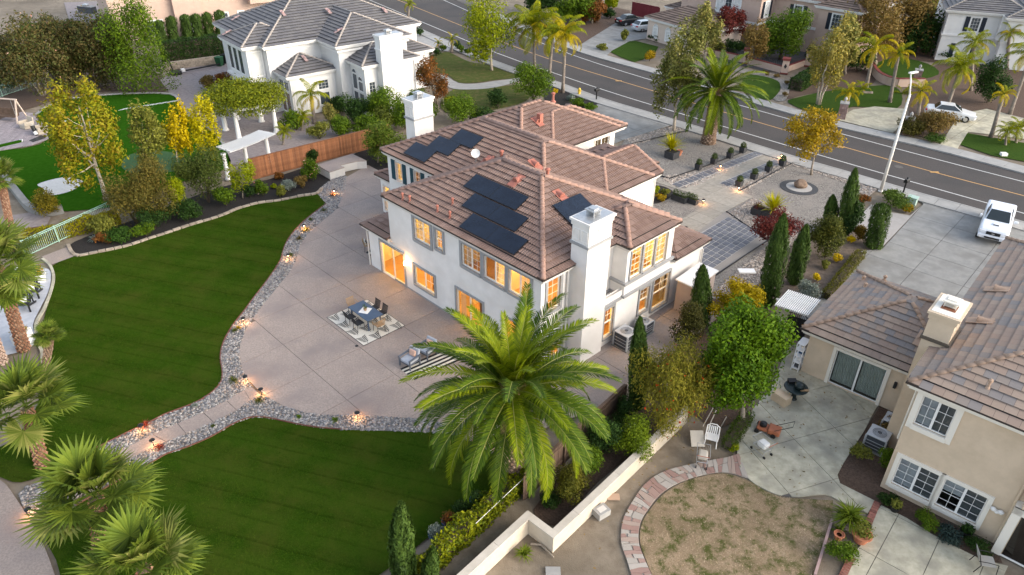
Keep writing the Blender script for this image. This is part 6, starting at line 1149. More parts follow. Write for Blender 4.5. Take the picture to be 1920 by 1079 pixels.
# ---- shrubs
SH = [((258, 386), 52, 50, leafm('bronze_hedge', [(.05, .055, .016), (.09, .085, .024), (.13, .10, .03), (.07, .08, .02)]), 'brown leaved shrub beside the mint fence'), ((308, 368), 46, 60, leafm('bronze_hedge', []), 'tall bronze shrub in the middle of the back hedge row'), ((343, 372), 22, 38, G_lime(), 'yellow-green shrub between the bronze and the dark shrub'), ((392, 346), 56, 48, leafm('dark_olive_green', [(.035, .05, .014), (.06, .08, .02), (.095, .11, .03)]), 'dark green shrub left of the young yellow-green tree'), ((98, 385), 28, 26, leafm('juniper', [(.06, .07, .015), (.13, .11, .02), (.20, .15, .03)]), 'ragged olive shrub by the turf kerb'),
      ((290, 415), 30, 20, G_dark(), 'low dark shrub at the foot of the bronze hedge'), ((225, 440), 30, 12, leafm('groundcover', [(.03, .07, .015), (.05, .10, .02)]), 'low bright green groundcover in the black mulch'), ((196, 448), 16, 10, G_rust(), 'small reddish shrub in the mulch corner'),
      ((583, 322), 18, 22, G_mid(), 'rose bush with pale flowers by the concrete bench'), ((588, 298), 14, 14, G_dark(), 'dark ball shrub against the redwood fence'), ((543, 350), 13, 12, G_silver(), 'silver grey shrub in the black mulch'), ((566, 344), 13, 12, G_brown(), 'brownish green shrub right of the silver one'), ((530, 361), 12, 10, G_olive(), 'olive dome shrub at the bed edge'), ((494, 357), 15, 15, G_mid(), 'rose bush left of the olive dome shrub'), ((515, 350), 6, 5, G_lime(), 'tiny lime shrub in the mulch'), ((525, 331), 9, 7, G_rust(), 'tiny rusty shrub under the fence'),
      ((870, 212), 40, 26, G_mid(), 'broad round green bush on the lawn behind the garage wing'), ((1000, 166), 42, 34, G_mid(), 'large round green bush at the kerb'), ((935, 190), 22, 18, G_dark(), 'dark bush left of the large round one'), ((732, 200), 40, 38, G_mid(), 'leafy bush at the foot of the white house chimney'), ((760, 222), 30, 30, G_mid(), 'tall leafy bush beside the back chimney'), ((785, 190), 20, 18, G_mid(), 'green bush at the white house corner'), ((668, 212), 32, 26, G_dark(), 'dark bush under the arched windows'), ((635, 200), 18, 16, G_dark(), 'round dark shrub under the arched windows'), ((620, 220), 16, 20, G_pale(), 'yellowing drooping plant by the sunroom'), ((692, 238), 30, 20, G_mid(), 'spreading green shrub behind the redwood fence'), ((700, 175), 14, 22, G_dark(), 'upright shrub against the white chimney'), ((785, 225), 16, 18, G_dark(), 'dark shrub behind the back chimney'), ((842, 190), 14, 6, G_lime(), 'low lime shrub in the ring edging'),
      ((1105, 862), 30, 26, G_mid(), 'leafy green bush under the right palm fronds'), ((1170, 775), 26, 28, G_dark(), 'dark bush at the end of the weathered fence'), ((1030, 935), 22, 14, G_dark(), 'low dark plant inside the wall corner'), ((275, 432), 24, 14, G_mid(), 'green clump in front of the bronze hedge'),
      ((352, 398), 30, 20, G_dark(), 'low dark shrub under the yellow-green shrub'), ((425, 372), 22, 20, G_mid(), 'green shrub left of the young yellow-green tree base'), ((205, 425), 30, 18, G_olive(), 'olive shrub at the end of the mint fence'), ((470, 362), 16, 12, G_dark(), 'small dark shrub right of the young yellow-green tree'),
      ((556, 232), 26, 18, G_mid(), 'bushy green clump behind the redwood fence middle'), ((600, 250), 24, 16, G_olive(), 'olive clump behind the redwood fence'), ((640, 240), 26, 20, G_mid(), 'spreading bush before the arched windows'), ((720, 232), 28, 22, leafm('mixed_green', [(.04, .06, .014), (.08, .10, .02), (.13, .14, .03)]), 'light green bush at the fence end'), ((745, 180), 18, 26, G_mid(), 'upright green bush between chimney and end window'), ((800, 215), 22, 22, G_mid(), 'green bush right of the back chimney'), ((905, 225), 30, 16, G_dark(), 'dark low bush behind the roof ridge'),
      ((395, 160), 20, 12, G_brown(), 'brown shrub on the court edge'), ((420, 155), 16, 14, G_rust(), 'rusty shrub at the white house corner bay'), ((20, 100), 22, 18, G_dark(), 'dark shrub at the left edge by the pale fence'), ((15, 165), 22, 12, G_dark(), 'low dark shrub at the left edge'),
      ((1547, 452), 42, 44, leafm('bronze_green', [(.035, .05, .012), (.07, .08, .018), (.10, .09, .02)]), 'large rounded bronze green bush among the cypresses'), ((1590, 418), 22, 36, G_dark(), 'upright dark shrub under the pointed cypress'), ((1610, 440), 17, 14, leafm('orange_green', [(.10, .075, .015), (.16, .10, .02), (.07, .08, .016)]), 'orange tinged ball shrub beside the clipped column'), ((1512, 545), 24, 18, G_silver(), 'silver grey shrub near the arbor'), ((1545, 497), 9, 9, G_olive(), 'small olive shrub behind the low hedge'),
      ((1675, 378), 34, 13, leafm('juniper_green', [(.04, .07, .015), (.07, .11, .02), (.10, .14, .03)]), 'low green spreading shrub at the street lamp'), ((1672, 366), 12, 8, G_lime(), 'lime shrub beside the mailbox'), ((1698, 392), 10, 8, G_gold(), 'orange shrub beside the green utility box'), ((1615, 376), 13, 8, G_rust(), 'reddish low shrub at the edging'),
      ((1290, 622), 38, 42, leafm('dark_bronze', [(.03, .034, .01), (.055, .055, .016), (.08, .075, .02)]), 'dark bronze shrub between shed cypress and round tree'), ((1066, 908), 42, 36, leafm('bronze_dome', [(.05, .06, .012), (.09, .09, .018), (.13, .11, .02)]), 'bronze green dome shrub behind the cream wall'), ((1190, 830), 46, 44, leafm('citrus', [(.07, .11, .015), (.12, .17, .022), (.18, .22, .03)]), 'open leafy citrus bush leaning over the cream wall'), ((1135, 820), 40, 40, G_dark(), 'dark bush between palm and citrus bush'), ((1210, 690), 22, 26, G_dark(), 'dark shrub behind the bottlebrush'),
      ((1575, 1035), 30, 22, G_mid(), 'spreading green shrub beside the pink edging board'), ((1612, 850), 20, 14, G_olive(), 'olive shrub beside the neighbour air conditioner'), ((1655, 862), 18, 24, G_mid(), 'green shrub against the tan wall'), ((1660, 800), 20, 16, G_brown(), 'twiggy brown shrub behind the neighbour air conditioner'), ((1737, 975), 24, 14, G_mid(), 'green plant under the tan house windows'), ((1780, 1000), 26, 12, leafm('blue_green', [(.03, .05, .045), (.05, .075, .065)]), 'blue green low plant under the tan house windows'), ((1830, 1024), 26, 12, G_dark(), 'dark plant by the tan house downspout'), ((1660, 935), 20, 10, G_dark(), 'dark low plant at the tan house corner'),
      ((1375, 838), 12, 8, G_lime(), 'lime clump at the end of the low hedge'), ((905, 940), 24, 16, G_mid(), 'leafy shrub by the blue pots'), ((870, 955), 20, 16, G_dark(), 'dark shrub left of the blue pot shrub'), ((1228, 358), 10, 8, G_lime(), 'small lime shrub in the entry bed'), ((1247, 360), 8, 5, G_olive(), 'small yellow tinged shrub in the entry bed'), ((1238, 372), 10, 6, G_gold(), 'golden low shrub in the entry bed'),
      ((1745, 235), 42, 24, G_brown(), 'big bronze bush at the drive across the street'), ((1700, 240), 24, 20, leafm('dark_olive', [(.05, .05, .014), (.09, .08, .02)]), 'dark olive bush behind the street lamp pole'), ((1750, 262), 22, 8, leafm('juniper2', [(.05, .09, .02), (.08, .13, .03)]), 'low bright green mound at the far kerb'), ((1850, 165), 34, 40, G_dark(), 'dark bush mass beside the white shuttered house'), ((1780, 105), 24, 10, G_dark(), 'clipped bush under the shuttered house window'), ((1610, 120), 24, 22, G_dark(), 'dark bush on the bank below the bronze trees'), ((1370, 95), 26, 14, G_dark(), 'dark bush under the purple maple'), ((1230, 72), 16, 6, G_dark(), 'low bush under the arched windows'), ((1218, 108), 10, 9, G_gold(), 'bronze shrub at the kerb across the street'), ((1170, 70), 9, 10, G_olive(), 'small shrub in the driveway island across the street'), ((1128, 90), 11, 5, G_olive(), 'low plants at the far driveway corner'), ((1118, 35), 9, 9, G_dark(), 'dark ball bush on the bank across the street'), ((1145, 28), 16, 9, G_dark(), 'dark bush behind the parked black car'), ((1520, 110), 16, 18, G_dark(), 'dark bush behind the courtyard wall'), ((1345, 95), 14, 14, G_olive(), 'olive bush at the courtyard corner'),
      ((1085, 195), 16, 6, G_mid(), 'groundcover at the near end of the street bed'), ((1105, 202), 16, 6, G_mid(), 'groundcover beside the driveway in the street bed'), ((1070, 185), 9, 6, G_silver(), 'pale low plant in the street bed')]
for (at, rx, ry, lf, lab) in SH:
    k = ppm(P(at[0], at[1]+ry*.7)); fl = (G_pinkfl(), 26, .16) if 'rose bush' in lab else None
    shrub('shrub', lab, at, rx, ry, lf, size=max(.075, min(.26, 3.6/k)), n=int(min(9000, 500+rx*ry*4.2)), flowers=fl)
for i, (px, py, rr_, lab) in enumerate(((830, 92, 8, 'first ball shrub in the white house front bed'), (818, 100, 9, 'ball shrub beneath the tiny golden palm'), (857, 88, 9, 'ball shrub at the young palm'), (866, 95, 8, 'purple brown ball shrub in the curved bed'), (878, 97, 7, 'bright green ball shrub in the curved bed'), (891, 103, 8, 'ball shrub second from the street tree'), (908, 109, 8, 'ball shrub nearest the street tree'), (805, 100, 7, 'ball shrub at the white house walk'), (788, 62, 10, 'brown clipped shrub at the white house drive'))):
    shrub('ball_shrub', lab, (px, py), rr_, rr_*.8, G_dark() if i % 3 else G_mid(), n=500, size=.18, group='ball shrubs in the curved bed')
for px, py, lab in ((1596, 451, 'yellow flowering mound nearest the clipped column'), (1569, 486, 'yellow flowering mound in the middle of the border'), (1530, 521, 'yellow flowering mound beside the silver shrub')): shrub('yellow_flowers', lab, (px, py), 9, 8, G_flower(), n=900, size=.08, cat='flowers', group='yellow flower mounds')
shrub('yellow_flowers', 'yellow flowering clump under the queen palms', (1041, 172), 6, 4, G_flower(), n=300, size=.12, cat='flowers')
# vine roof on the white columns
for px, py, r_, m_, lab in ((487, 754, 13, leafm('fine_grass', [(.06, .08, .02), (.11, .13, .03)]), 'green grass tuft right of the path entrance light'), (438, 716, 13, LEAF['fine_grass'], 'green grass tuft left of the path entrance light'), (440, 622, 8, LEAF['fine_grass'], 'low grass tuft in the rock strip'), (447, 617, 7, G_gold(), 'orange tuft in the rock strip'), (575, 434, 11, G_gold(), 'orange grass clump beside the lit path light'), (562, 450, 10, leafm('brown_green_grass', [(.08, .07, .02), (.12, .10, .025)]), 'brown green grass clump at the patio edge'), (607, 396, 8, LEAF['fine_grass'], 'pale grass tuft near the lawn tip'), (582, 413, 7, LEAF['fine_grass'], 'small green tuft in the upper rock strip'), (625, 368, 9, G_rust(), 'rusty tuft by the uppermost path light'), (274, 800, 15, leafm('red_flax', [(.20, .05, .04), (.28, .08, .06)]), 'red flax plant left of the garden path'), (300, 842, 14, LEAF['red_flax'], 'red flax plant right of the garden path'), (365, 762, 8, G_silver(), 'silver sprig beside the lawn edging'), (400, 800, 6, LEAF['fine_grass'], 'tiny green tuft beside the path'), (560, 783, 7, G_mid(), 'tiny green clump in the lower rock strip'), (628, 790, 10, G_mid(), 'green clump at the right of the lower rock strip'), (545, 480, 8, LEAF['fine_grass'], 'pale tuft halfway up the rock strip')):
    tuft('grass_tuft', lab, (px, py), r_, m_, n=70, w=.012, group='tufts in the rock strips')
strap = leafm('strap_leaf', [(.06, .10, .016), (.12, .16, .025), (.19, .22, .04)], trans=.2)
tuft('agapanthus', 'clump of long strap leaves in a pot beside the brick strip', (1590, 978), 40, strap, 190, .028, cat='plant', z=.3)
tuft('strap_plant', 'smaller strap leaved plant below the large clump', (1573, 1000), 18, strap, 60, .022); tuft('strap_plant', 'green strap plant at the foot of the cream wall', (982, 1042), 22, strap, 80, .02)
tuft('agave', 'blue grey agave in the mulch corner', (178, 452), 14, G_silver(), 40, .03); tuft('agave', 'green agave beside the blue grey one', (200, 438), 14, G_olive(), 40, .03)
tuft('yucca', 'yellow-green yucca in the large dark planter', (1259, 280), 30, leafm('yucca', [(.30, .30, .02), (.42, .38, .03), (.22, .25, .02)]), 150, .035, arch=.2, z=.55)
tuft('yucca', 'yellow-green yucca in the paired dark planters', (1449, 395), 32, LEAF['yucca'], 150, .03, arch=.2, z=.55); tuft('purple_plant', 'purple plant left in the paired planters', (1420, 390), 14, G_red(), 70, .02, z=.5)
tuft('small_plant', 'tiny plant at the courtyard rock bed', (1432, 134), 5, G_olive(), 30, .03)
for px, py, lab in ((1437, 139, 'first tuft in the curved rock bed'), (1456, 143, 'second tuft in the curved rock bed'), (1474, 156, 'third tuft in the curved rock bed'), (1472, 178, 'largest tuft in the curved rock bed')): shrub('rock_bed_tuft', lab, (px, py), 6, 4, G_brown(), n=260, size=.14, group='tufts across the street')
# ------------------------------------------------------------------ fences, walls, garden structures
def heading(a, b): d = P(*b)-P(*a); return math.atan2(d.y, d.x)
def board_fence(name, label, a, b, h, bw, m, posts=2.4, z=0.0, rails=True):
    A, B = P(*a, z), P(*b, z); d = B-A; L = d.length; t = thing(name, label, 'fence', A, math.atan2(d.y, d.x)); rr_ = random.Random(int(L*100)); x = 0.0
    mesh = [MB().box(0.006, bw-.006, -0.012, 0.012, .08, h-dz).mesh('board', m) for dz in (0.0, .015, .03)]; n = 0
    while x < L and n < 300: o = ob('board', mesh[n % 3], t); o.location = (x, rr_.uniform(-.006, .006), 0); x += bw; n += 1
    x = 0.0
    while x < L+.1: MB().box(x-.05, x+.05, .015, .11, 0, h+.03).build('post', m, t); x += posts
    for zz in (.3, h-.3): MB().box(0, L, .013, .05, zz, zz+.09).build('rail', m, t)
    MB().box(0, L, -.02, .012, 0, .14).build('kickboard', m, t); MB().box(-.02, L+.02, -.07, .07, h, h+.035).build('cap_rail', m, t); return t
m_redw = mat('redwood', (.20, .075, .03), (.34, .145, .065), scale=2.5, rough=.75, island=.28, bump=.1); m_oldw = mat('weathered_wood', (.075, .048, .032), (.13, .085, .06), scale=3, rough=.9, island=.25); m_maro = mat('maroon_fence', (.13, .015, .02), (.17, .02, .028), scale=2, rough=.7, island=.1)
fa, fb = P(466, 299, 1.75), P(728, 234, 1.75)
A_ = Vector((fa.x, fa.y, 0)); B_ = Vector((fb.x, fb.y, 0)); _P = P
def wfence(name, label, A, B, h, bw, m, **k):
    global P
    o = P; P = lambda x, y, z=0.0: Vector((x, y, z)); r = board_fence(name, label, (A.x, A.y), (B.x, B.y), h, bw, m, **k); P = o; return r
wfence('redwood_fence', 'redwood board fence between the two back gardens', A_, B_, 1.75, .145, m_redw)
wfence('wooden_fence', 'dark weathered board fence behind the big palm', P(1172, 722, 1.5).xy.to_3d(), P(985, 890, 1.5).xy.to_3d(), 1.5, .14, m_oldw)
wfence('maroon_fence', 'maroon board fence behind the parked cars across the street', P(1186, 4, 1.9).xy.to_3d(), P(1236, 14, 1.9).xy.to_3d(), 1.9, .3, m_maro)
wfence('wooden_fence', 'grey board fence at the side of the white shuttered house', P(1697, 70, 1.8).xy.to_3d(), P(1752, 78, 1.8).xy.to_3d(), 1.8, .3, m_oldw)
m_mint = mat('mint_metal', (.30, .46, .38), rough=.5)
def rail_fence(label, a, b, h, gap=.13):
    A, B = P(*a, h).xy.to_3d(), P(*b, h).xy.to_3d(); d = B-A; L = d.length; t = thing('metal_fence', label, 'fence', A, math.atan2(d.y, d.x)); me = MB().box(-.009, .009, -.009, .009, .1, h-.1).mesh('picket', m_mint); x = .06
    while x < L: ob('picket', me, t, (x, 0, 0)); x += gap
    for zz in (h-.03, h-.14, .1): MB().box(0, L, -.02, .02, zz-.02, zz+.02).build('rail', m_mint, t)
    x = 0.0
    while x <= L+.05: MB().box(x-.03, x+.03, -.03, .03, 0, h+.03).build('post', m_mint, t); x += 2.3
rail_fence('mint green metal fence along the back garden slope', (38, 452), (226, 368), 1.2); rail_fence('mint green metal fence at the far left behind the myrtles', (-40, 172), (60, 140), 1.2)
m_crw = mat('cream_wall', (.50, .43, .335), (.57, .50, .40), scale=2, rough=.9, bump=.15); m_cap = mat('wall_cap', (.46, .415, .35), (.55, .50, .43), scale=2, rough=.85, bump=.1, island=.06)
cw = thing('garden_wall', 'cream stucco garden wall with a zigzag between the yards', 'wall', (0, 0, 0)); wp = [P(1285, 768, .8), P(1120, 925, .8), P(1037, 1003, .8), P(990, 968, .8), P(865, 1083, .8), P(760, 1180, .8)]
for i in range(len(wp)-1):
    a, b = wp[i].copy(), wp[i+1].copy(); d = (b-a).normalized()
    MB().bar((a-d*.12)-Vector((0, 0, .42)), (b+d*.12)-Vector((0, 0, .42)), .24+.004*i, .84).build('wall', m_crw, cw); n = max(1, int((b-a).length/1.3))
    for j in range(n):
        p, q = a.lerp(b, j/n)+d*(.006 if j else -.14), a.lerp(b, (j+1)/n)-d*(.006 if j < n-1 else -.14); MB().bar(p+Vector((0, 0, .03+.003*i)), q+Vector((0, 0, .03+.003*i)), .32, .07).build('cap_stone', m_cap, cw)
pv_ = mat('white_pvc', (.75, .75, .73), rough=.4); tag(MB().tube([P(1003, 877, 1.0), P(892, 982, 1.0)], .012, 8).build('pipe_rail', pv_), 'white pipe rail running above the vine', 'pipe')
# concrete L bench
m_bench = mat('rendered_bench', (.52, .50, .47), (.58, .555, .52), scale=2, rough=.85, bump=.1)
bt = [P(595, 311, .62), P(660, 290, .62), P(687, 303, .62), P(668, 300, .62), P(637, 311, .62), P(646, 315, .62), P(618, 324, .62)]; bt[3] = P(669, 304, .62)
bn = thing('concrete_bench', 'L shaped concrete bench at the end of the patio', 'bench', (0, 0, 0)); MB().prism(bt, 0, .62).build('body', m_bench, bn); cx = sum((q for q in bt), Vector())/7; MB().prism([q+(q-cx).normalized()*.03 for q in bt], .62, .68).build('top', m_aggr, bn)
# pergola with vine, curved arbor
m_colw = mat('white_column', (.74, .73, .71), rough=.5)
pg = thing('vine_pergola', 'round white column pergola under a thick vine roof', 'pergola', P(467, 250))
o = P(467, 250)
for px, py in ((424, 245), (450, 266), (519, 248), (491, 229), (445, 225)):
    g = P(px, py)-o; MB().lathe([(.30, 0), (.30, .1), (.22, .16), (.19, 1.2), (.165, 2.5), (.24, 2.58), (.26, 2.7)], 14, (g.x, g.y, 0)).build('column', m_colw, pg, smooth=True)
cn = V(467, 195, P(467, 248))-o; MB().lathe([(2.2, 2.7), (2.3, 2.72), (2.3, 2.9), (2.1, 2.9)], 20, (cn.x*0, .3, 0)).build('ring_beam', m_colw, pg)
rng = np.random.default_rng(5); bl = [(math.cos(a)*r_, math.sin(a)*r_*.8+.2, 3.75-.16*r_+rng.normal(0, .12), 1.25, 1.25, 1.1) for r_, k in ((0, 1), (1.3, 7), (2.7, 14)) for a in np.linspace(0, 6.28, k, endpoint=False)]
v, f = leafcloud(bl+[(0, .2, 3.7, 2.8, 2.4, 1.0), (0, .2, 4.2, 1.6, 1.4, .8)], 19000, .2, rng, shell=.5); ob('vine_roof', npmesh('vine_roof', v, f, leafm('vine_green', [(.06, .08, .014), (.11, .14, .02), (.19, .20, .028), (.09, .12, .018)])), pg)
ar = thing('curved_arbor', 'curved white slatted arbor beside the redwood fence', 'arbor', (0, 0, 0)); arc = smooth_poly([P(419, 283, 2.3), P(445, 274, 2.3), P(475, 262, 2.3), P(502, 250, 2.3), P(521, 252, 2.3)][:4], 8, False)
for i in range(len(arc)-1):
    d = (arc[i+1]-arc[i]).normalized(); n = Vector((-d.y, d.x, 0)); 
    for s in (0, .5): p = arc[i].lerp(arc[i+1], s); MB().bar(p-n*.9+Vector((0, 0, .1)), p+n*.9+Vector((0, 0, .1)), .035, .09).build('slat', m_colw, ar)
for s in (-.55, .55):
    mb = MB()
    for i in range(len(arc)-1):
        d = (arc[i+1]-arc[i]).normalized(); n = Vector((-d.y, d.x, 0)); mb.bar(arc[i]+n*s, arc[i+1]+n*s, .07, .17)
    mb.build('beam', m_colw, ar)
for k in (1, len(arc)//2, len(arc)-2):
    p = arc[k]; MB().lathe([(.24, 0), (.24, .12), (.17, .2), (.15, 2.0), (.2, 2.08), (.24, 2.2)], 12, (p.x, p.y-.4, 0)).build('column', m_colw, ar, smooth=True)
# white slat arbor, gate and pillar on the right
ag = thing('slat_arbor', 'white slatted arbor over the black arched gate', 'arbor', (0, 0, 0)); a0, a1 = P(1456, 570, 2.3), P(1516, 590, 2.3); dd = (P(1476, 548, 2.3)-a0)
for i in range(18):
    p = a0.lerp(a1, i/17); MB().bar(p-dd*.12, p+dd*1.15, .05, .10).build('slat', m_colw, ag)
MB().bar(a0+dd*.2-Vector((0, 0, .1)), a1+dd*.2-Vector((0, 0, .1)), .08, .14).build('beam', m_colw, ag); MB().bar(a0+dd*.8-Vector((0, 0, .1)), a1+dd*.8-Vector((0, 0, .1)), .08, .14).build('beam', m_colw, ag)
p = P(1455, 628); MB().box(p.x-.28, p.x+.28, p.y-.28, p.y+.28, 0, 2.1).build('pillar', m_crw, ag); MB().box(p.x-.34, p.x+.34, p.y-.34, p.y+.34, 2.1, 2.2).build('pillar_cap', m_cap, ag)
gt = thing('arched_gate', 'black metal arched gate under the white arbor', 'gate', P(1466, 632), heading((1466, 632), (1505, 645))); L_ = (P(1505, 645)-P(1466, 632)).length
for i in range(12): x = L_*(i+.5)/12; h = 1.55+.35*math.sin(math.pi*(i+.5)/12); MB().box(x-.012, x+.012, -.012, .012, .05, h).build('bar', m_edge, gt)
for zz in (.1, .9): MB().box(0, L_, -.02, .02, zz, zz+.05).build('rail', m_edge, gt)
MB().tube([(L_*i/12, 0, 1.55+.35*math.sin(math.pi*i/12)) for i in range(13)], .025, 6).build('arch_rail', m_edge, gt); MB().box(.02, L_-.02, .02, .03, .1, 1.5).build('mesh_panel', m_edge, gt)
# courtyard walls and pillars across the street
m_pkw = mat('pink_wall', (.46, .34, .27), (.5, .38, .31), scale=2, rough=.9); m_mcap = mat('maroon_cap', (.16, .035, .03), rough=.8)
for lab, pts, h in (('low pink courtyard wall across the street', [(1340, 106), (1395, 118), (1468, 138), (1512, 122)], .75), ('curved pink planter wall before the white shuttered house', [(1632, 130), (1645, 150), (1672, 162), (1700, 163), (1730, 163)], .9)):
    t = thing('low_wall', lab, 'wall'); s = smooth_poly(PL(*pts), 3 if 'curved' in lab else 1, False); mb, cp_ = MB(), MB()
    for i in range(len(s)-1): mb.bar(s[i]+Vector((0, 0, h/2)), s[i+1]+Vector((0, 0, h/2)), .28, h); cp_.bar(s[i]+Vector((0, 0, h+.03)), s[i+1]+Vector((0, 0, h+.03)), .36, .06)
    mb.build('wall', m_pkw, t); cp_.build('coping', m_mcap, t)
    if 'courtyard' in lab:
        for i in range(len(s)-1):
            n = int((s[i+1]-s[i]).length/.25)
            for j in range(n): q = s[i].lerp(s[i+1], j/n); MB().box(q.x-.015, q.x+.015, q.y-.015, q.y+.015, h, h+.55).build('picket', m_edge, t)
            MB().bar(s[i]+Vector((0, 0, h+.55)), s[i+1]+Vector((0, 0, h+.55)), .04, .04).build('rail', m_edge, t)
for px, py, lab in ((1398, 119, 'pillar with black diamonds at the left of the courtyard wall'), (1470, 138, 'pillar with black diamonds at the corner of the courtyard wall'), (1514, 124, 'small maroon capped pillar at the courtyard end')):
    g = P(px, py); t = thing('diamond_pillar', lab, 'pillar', g, R(-20), 'courtyard pillars'); MB().box(-.38, .38, -.38, .38, .15, 1.55).build('shaft', m_pkw, t); MB().box(-.45, .45, -.45, .45, 1.55, 1.8).build('cap', m_mcap, t); MB().box(-.43, .43, -.43, .43, 0, .15).build('base', m_mcap, t)
    for f in (FY(-.38), FX(.38)): MB().add([f.p(-.17, .012, .9), f.p(0, .012, .6), f.p(.17, .012, .9), f.p(0, .012, 1.2)], [(0, 1, 2, 3)]).build('diamond', m_edge, t)
m_stpil = tones('rubble_stone', [(.16, .10, .085), (.24, .16, .14), (.32, .23, .21)], rough=.9)
for px, py, h, lab in ((1577, 222, 1.5, 'rubble stone gate pillar with finial left of the street lamp'), (1698, 252, 1.5, 'rubble stone gate pillar with finial behind the street lamp'), (1716, 157, 1.5, 'rubble stone pillar on the curved wall')):
    g = P(px, py); t = thing('stone_pillar', lab, 'pillar', g, R(-25), 'rubble stone pillars'); rr_ = random.Random(px)
    MB().box(-.34, .34, -.34, .34, 0, h).build('core', m_joint, t)
    for r_ in range(6):
        for f in (FY(-.34), FX(.34), FYb(.34), FXb(-.34)):
            x = -.36
            while x < .3: w_ = rr_.uniform(.15, .3); mb = MB(); f.box(mb, x, min(.36, x+w_)-.015, -.02, .03+rr_.random()*.02, r_*h/6+.01, (r_+1)*h/6-.01); mb.build('stone', m_stpil, t); x += w_
    MB().box(-.42, .42, -.42, .42, h, h+.1).build('cap', m_side, t); MB().lathe([(.12, 0), (.05, .08), (.12, .2), (.17, .34), (.1, .46), (.02, .55)], 10, (0, 0, h+.1)).build('finial', m_side, t, smooth=True)
# ------------------------------------------------------------------ lights and street furniture
m_blk = mat('black_metal', (.012, .012, .013), rough=.45); m_bulb = mat('bulb', (1, .8, .5), rough=.3, emit=(1.0, .55, .2), estr=25)
lab_pl = ((627, 366, 'path light nearest the concrete bench'), (571, 432, 'path light by the orange grass clump'), (542, 488, 'path light halfway along the patio curve'), (458, 608, 'path light left of the patio at its narrow point'), (462, 718, 'path light on the left of the path entrance'), (491, 742, 'path light on the right of the path entrance'), (268, 810, 'path light beside the left red flax'), (289, 838, 'path light beside the right red flax'), (58, 968, 'path light at the corner path, lower left'), (671, 786, 'path light in the rock strip at the patio foot'), (905, 835, 'path light at the foot of the big palm'), (1318, 384, 'path light at the end of the trough planters'), (1350, 319, 'path light beside the upper paver strip'), (1464, 299, 'path light at the street end of the front walk'), (1384, 360, 'path light by the lower dark planter'), (1285, 436, 'path light behind the side roof'))
for px, py, lab in lab_pl:
    g = P(px, py); t = thing('path_light', lab, 'path light', g, 0, 'garden path lights'); MB().tube([(0, 0, 0), (0, 0, .40)], .014, 6).build('stem', m_blk, t); MB().lathe([(.13, .40), (.12, .43), (.03, .48), (.0, .49)], 12).build('hat', m_blk, t); MB().lathe([(.03, .33), (.035, .36), (.03, .395)], 8).build('bulb', m_bulb, t); lamp('bulb_light', (0, 0, .27), 13, (1, .47, .17), t, .03)
sl_ = thing('street_lamp', 'tall pale street lamp with an angled arm at the near kerb', 'street lamp', P(1651, 359)); m_pole = mat('lamp_pole', (.62, .61, .58), (.68, .67, .64), scale=2, rough=.5)
MB().lathe([(.2, 0), (.2, .05), (.13, .08)], 12).build('base', m_pole, sl_); MB().tube([(0, 0, 0), (0, 0, 4), (0, 0, 7.7)], [.13, .105, .075], 12).build('pole', m_pole, sl_, smooth=True); e = V(1715, 142, P(1651, 359))-P(1651, 359); MB().tube([(0, 0, 7.55), (e.x*.5, .3, 8.45), (e.x, .6, 9.05)], [.06, .05, .045], 8).build('arm', m_pole, sl_, smooth=True); MB().bar((e.x-.1, .6, 9.05), (e.x+.55, .75, 9.12), .26, .12).build('lamp_head', m_pole, sl_, bevel=.03)
for px, py, lab in ((1693, 363, 'black mailbox on a post by the neighbour drive'), (1118, 188, 'black mailbox on a post beside the driveway'), (783, 56, 'grey mailbox at the drive of the white house')):
    t = thing('mailbox', lab, 'mailbox', P(px, py), R(-48)); MB().box(-.05, .05, -.05, .05, 0, 1.35).build('post', m_blk, t); mb = MB(); n = 8; pr = [(-.13, .95), (.13, .95)]+[(.13*math.cos(math.pi*k/n), 1.12+.13*math.sin(math.pi*k/n)) for k in range(n+1)]; m = len(pr); mb.add([(q[0], -.28, q[1]) for q in pr]+[(q[0], .28, q[1]) for q in pr], [tuple(range(m)), tuple(range(m, 2*m))[::-1]]+[(i, m+i, m+(i+1) % m, (i+1) % m) for i in range(m)]); mb.build('box', m_blk, t)
t = thing('fire_hydrant', 'yellow fire hydrant at the kerb beside the street bed', 'hydrant', P(1086, 178)); m_hyd = mat('hydrant_yellow', (.62, .42, .03), rough=.45); MB().lathe([(.2, 0), (.2, .06), (.14, .08), (.13, .5), (.17, .52), (.17, .57), (.12, .68), (.04, .74)], 12).build('barrel', m_hyd, t, smooth=True); MB().tube([(-.22, 0, .4), (.22, 0, .4)], .06, 8).build('nozzle', m_hyd, t); MB().tube([(0, -.2, .4), (0, 0, .4)], .075, 8).build('nozzle', m_hyd, t)
t = thing('utility_box', 'pale green utility box beside the street lamp shrubs', 'utility box', P(1708, 384), R(-40)); m_ubx = mat('utility_green', (.34, .46, .40), rough=.6); MB().box(-.32, .32, -.28, .28, 0, .6).build('body', m_ubx, t, bevel=.03); MB().box(-.35, .35, -.31, .31, .6, .66).build('lid', m_ubx, t)
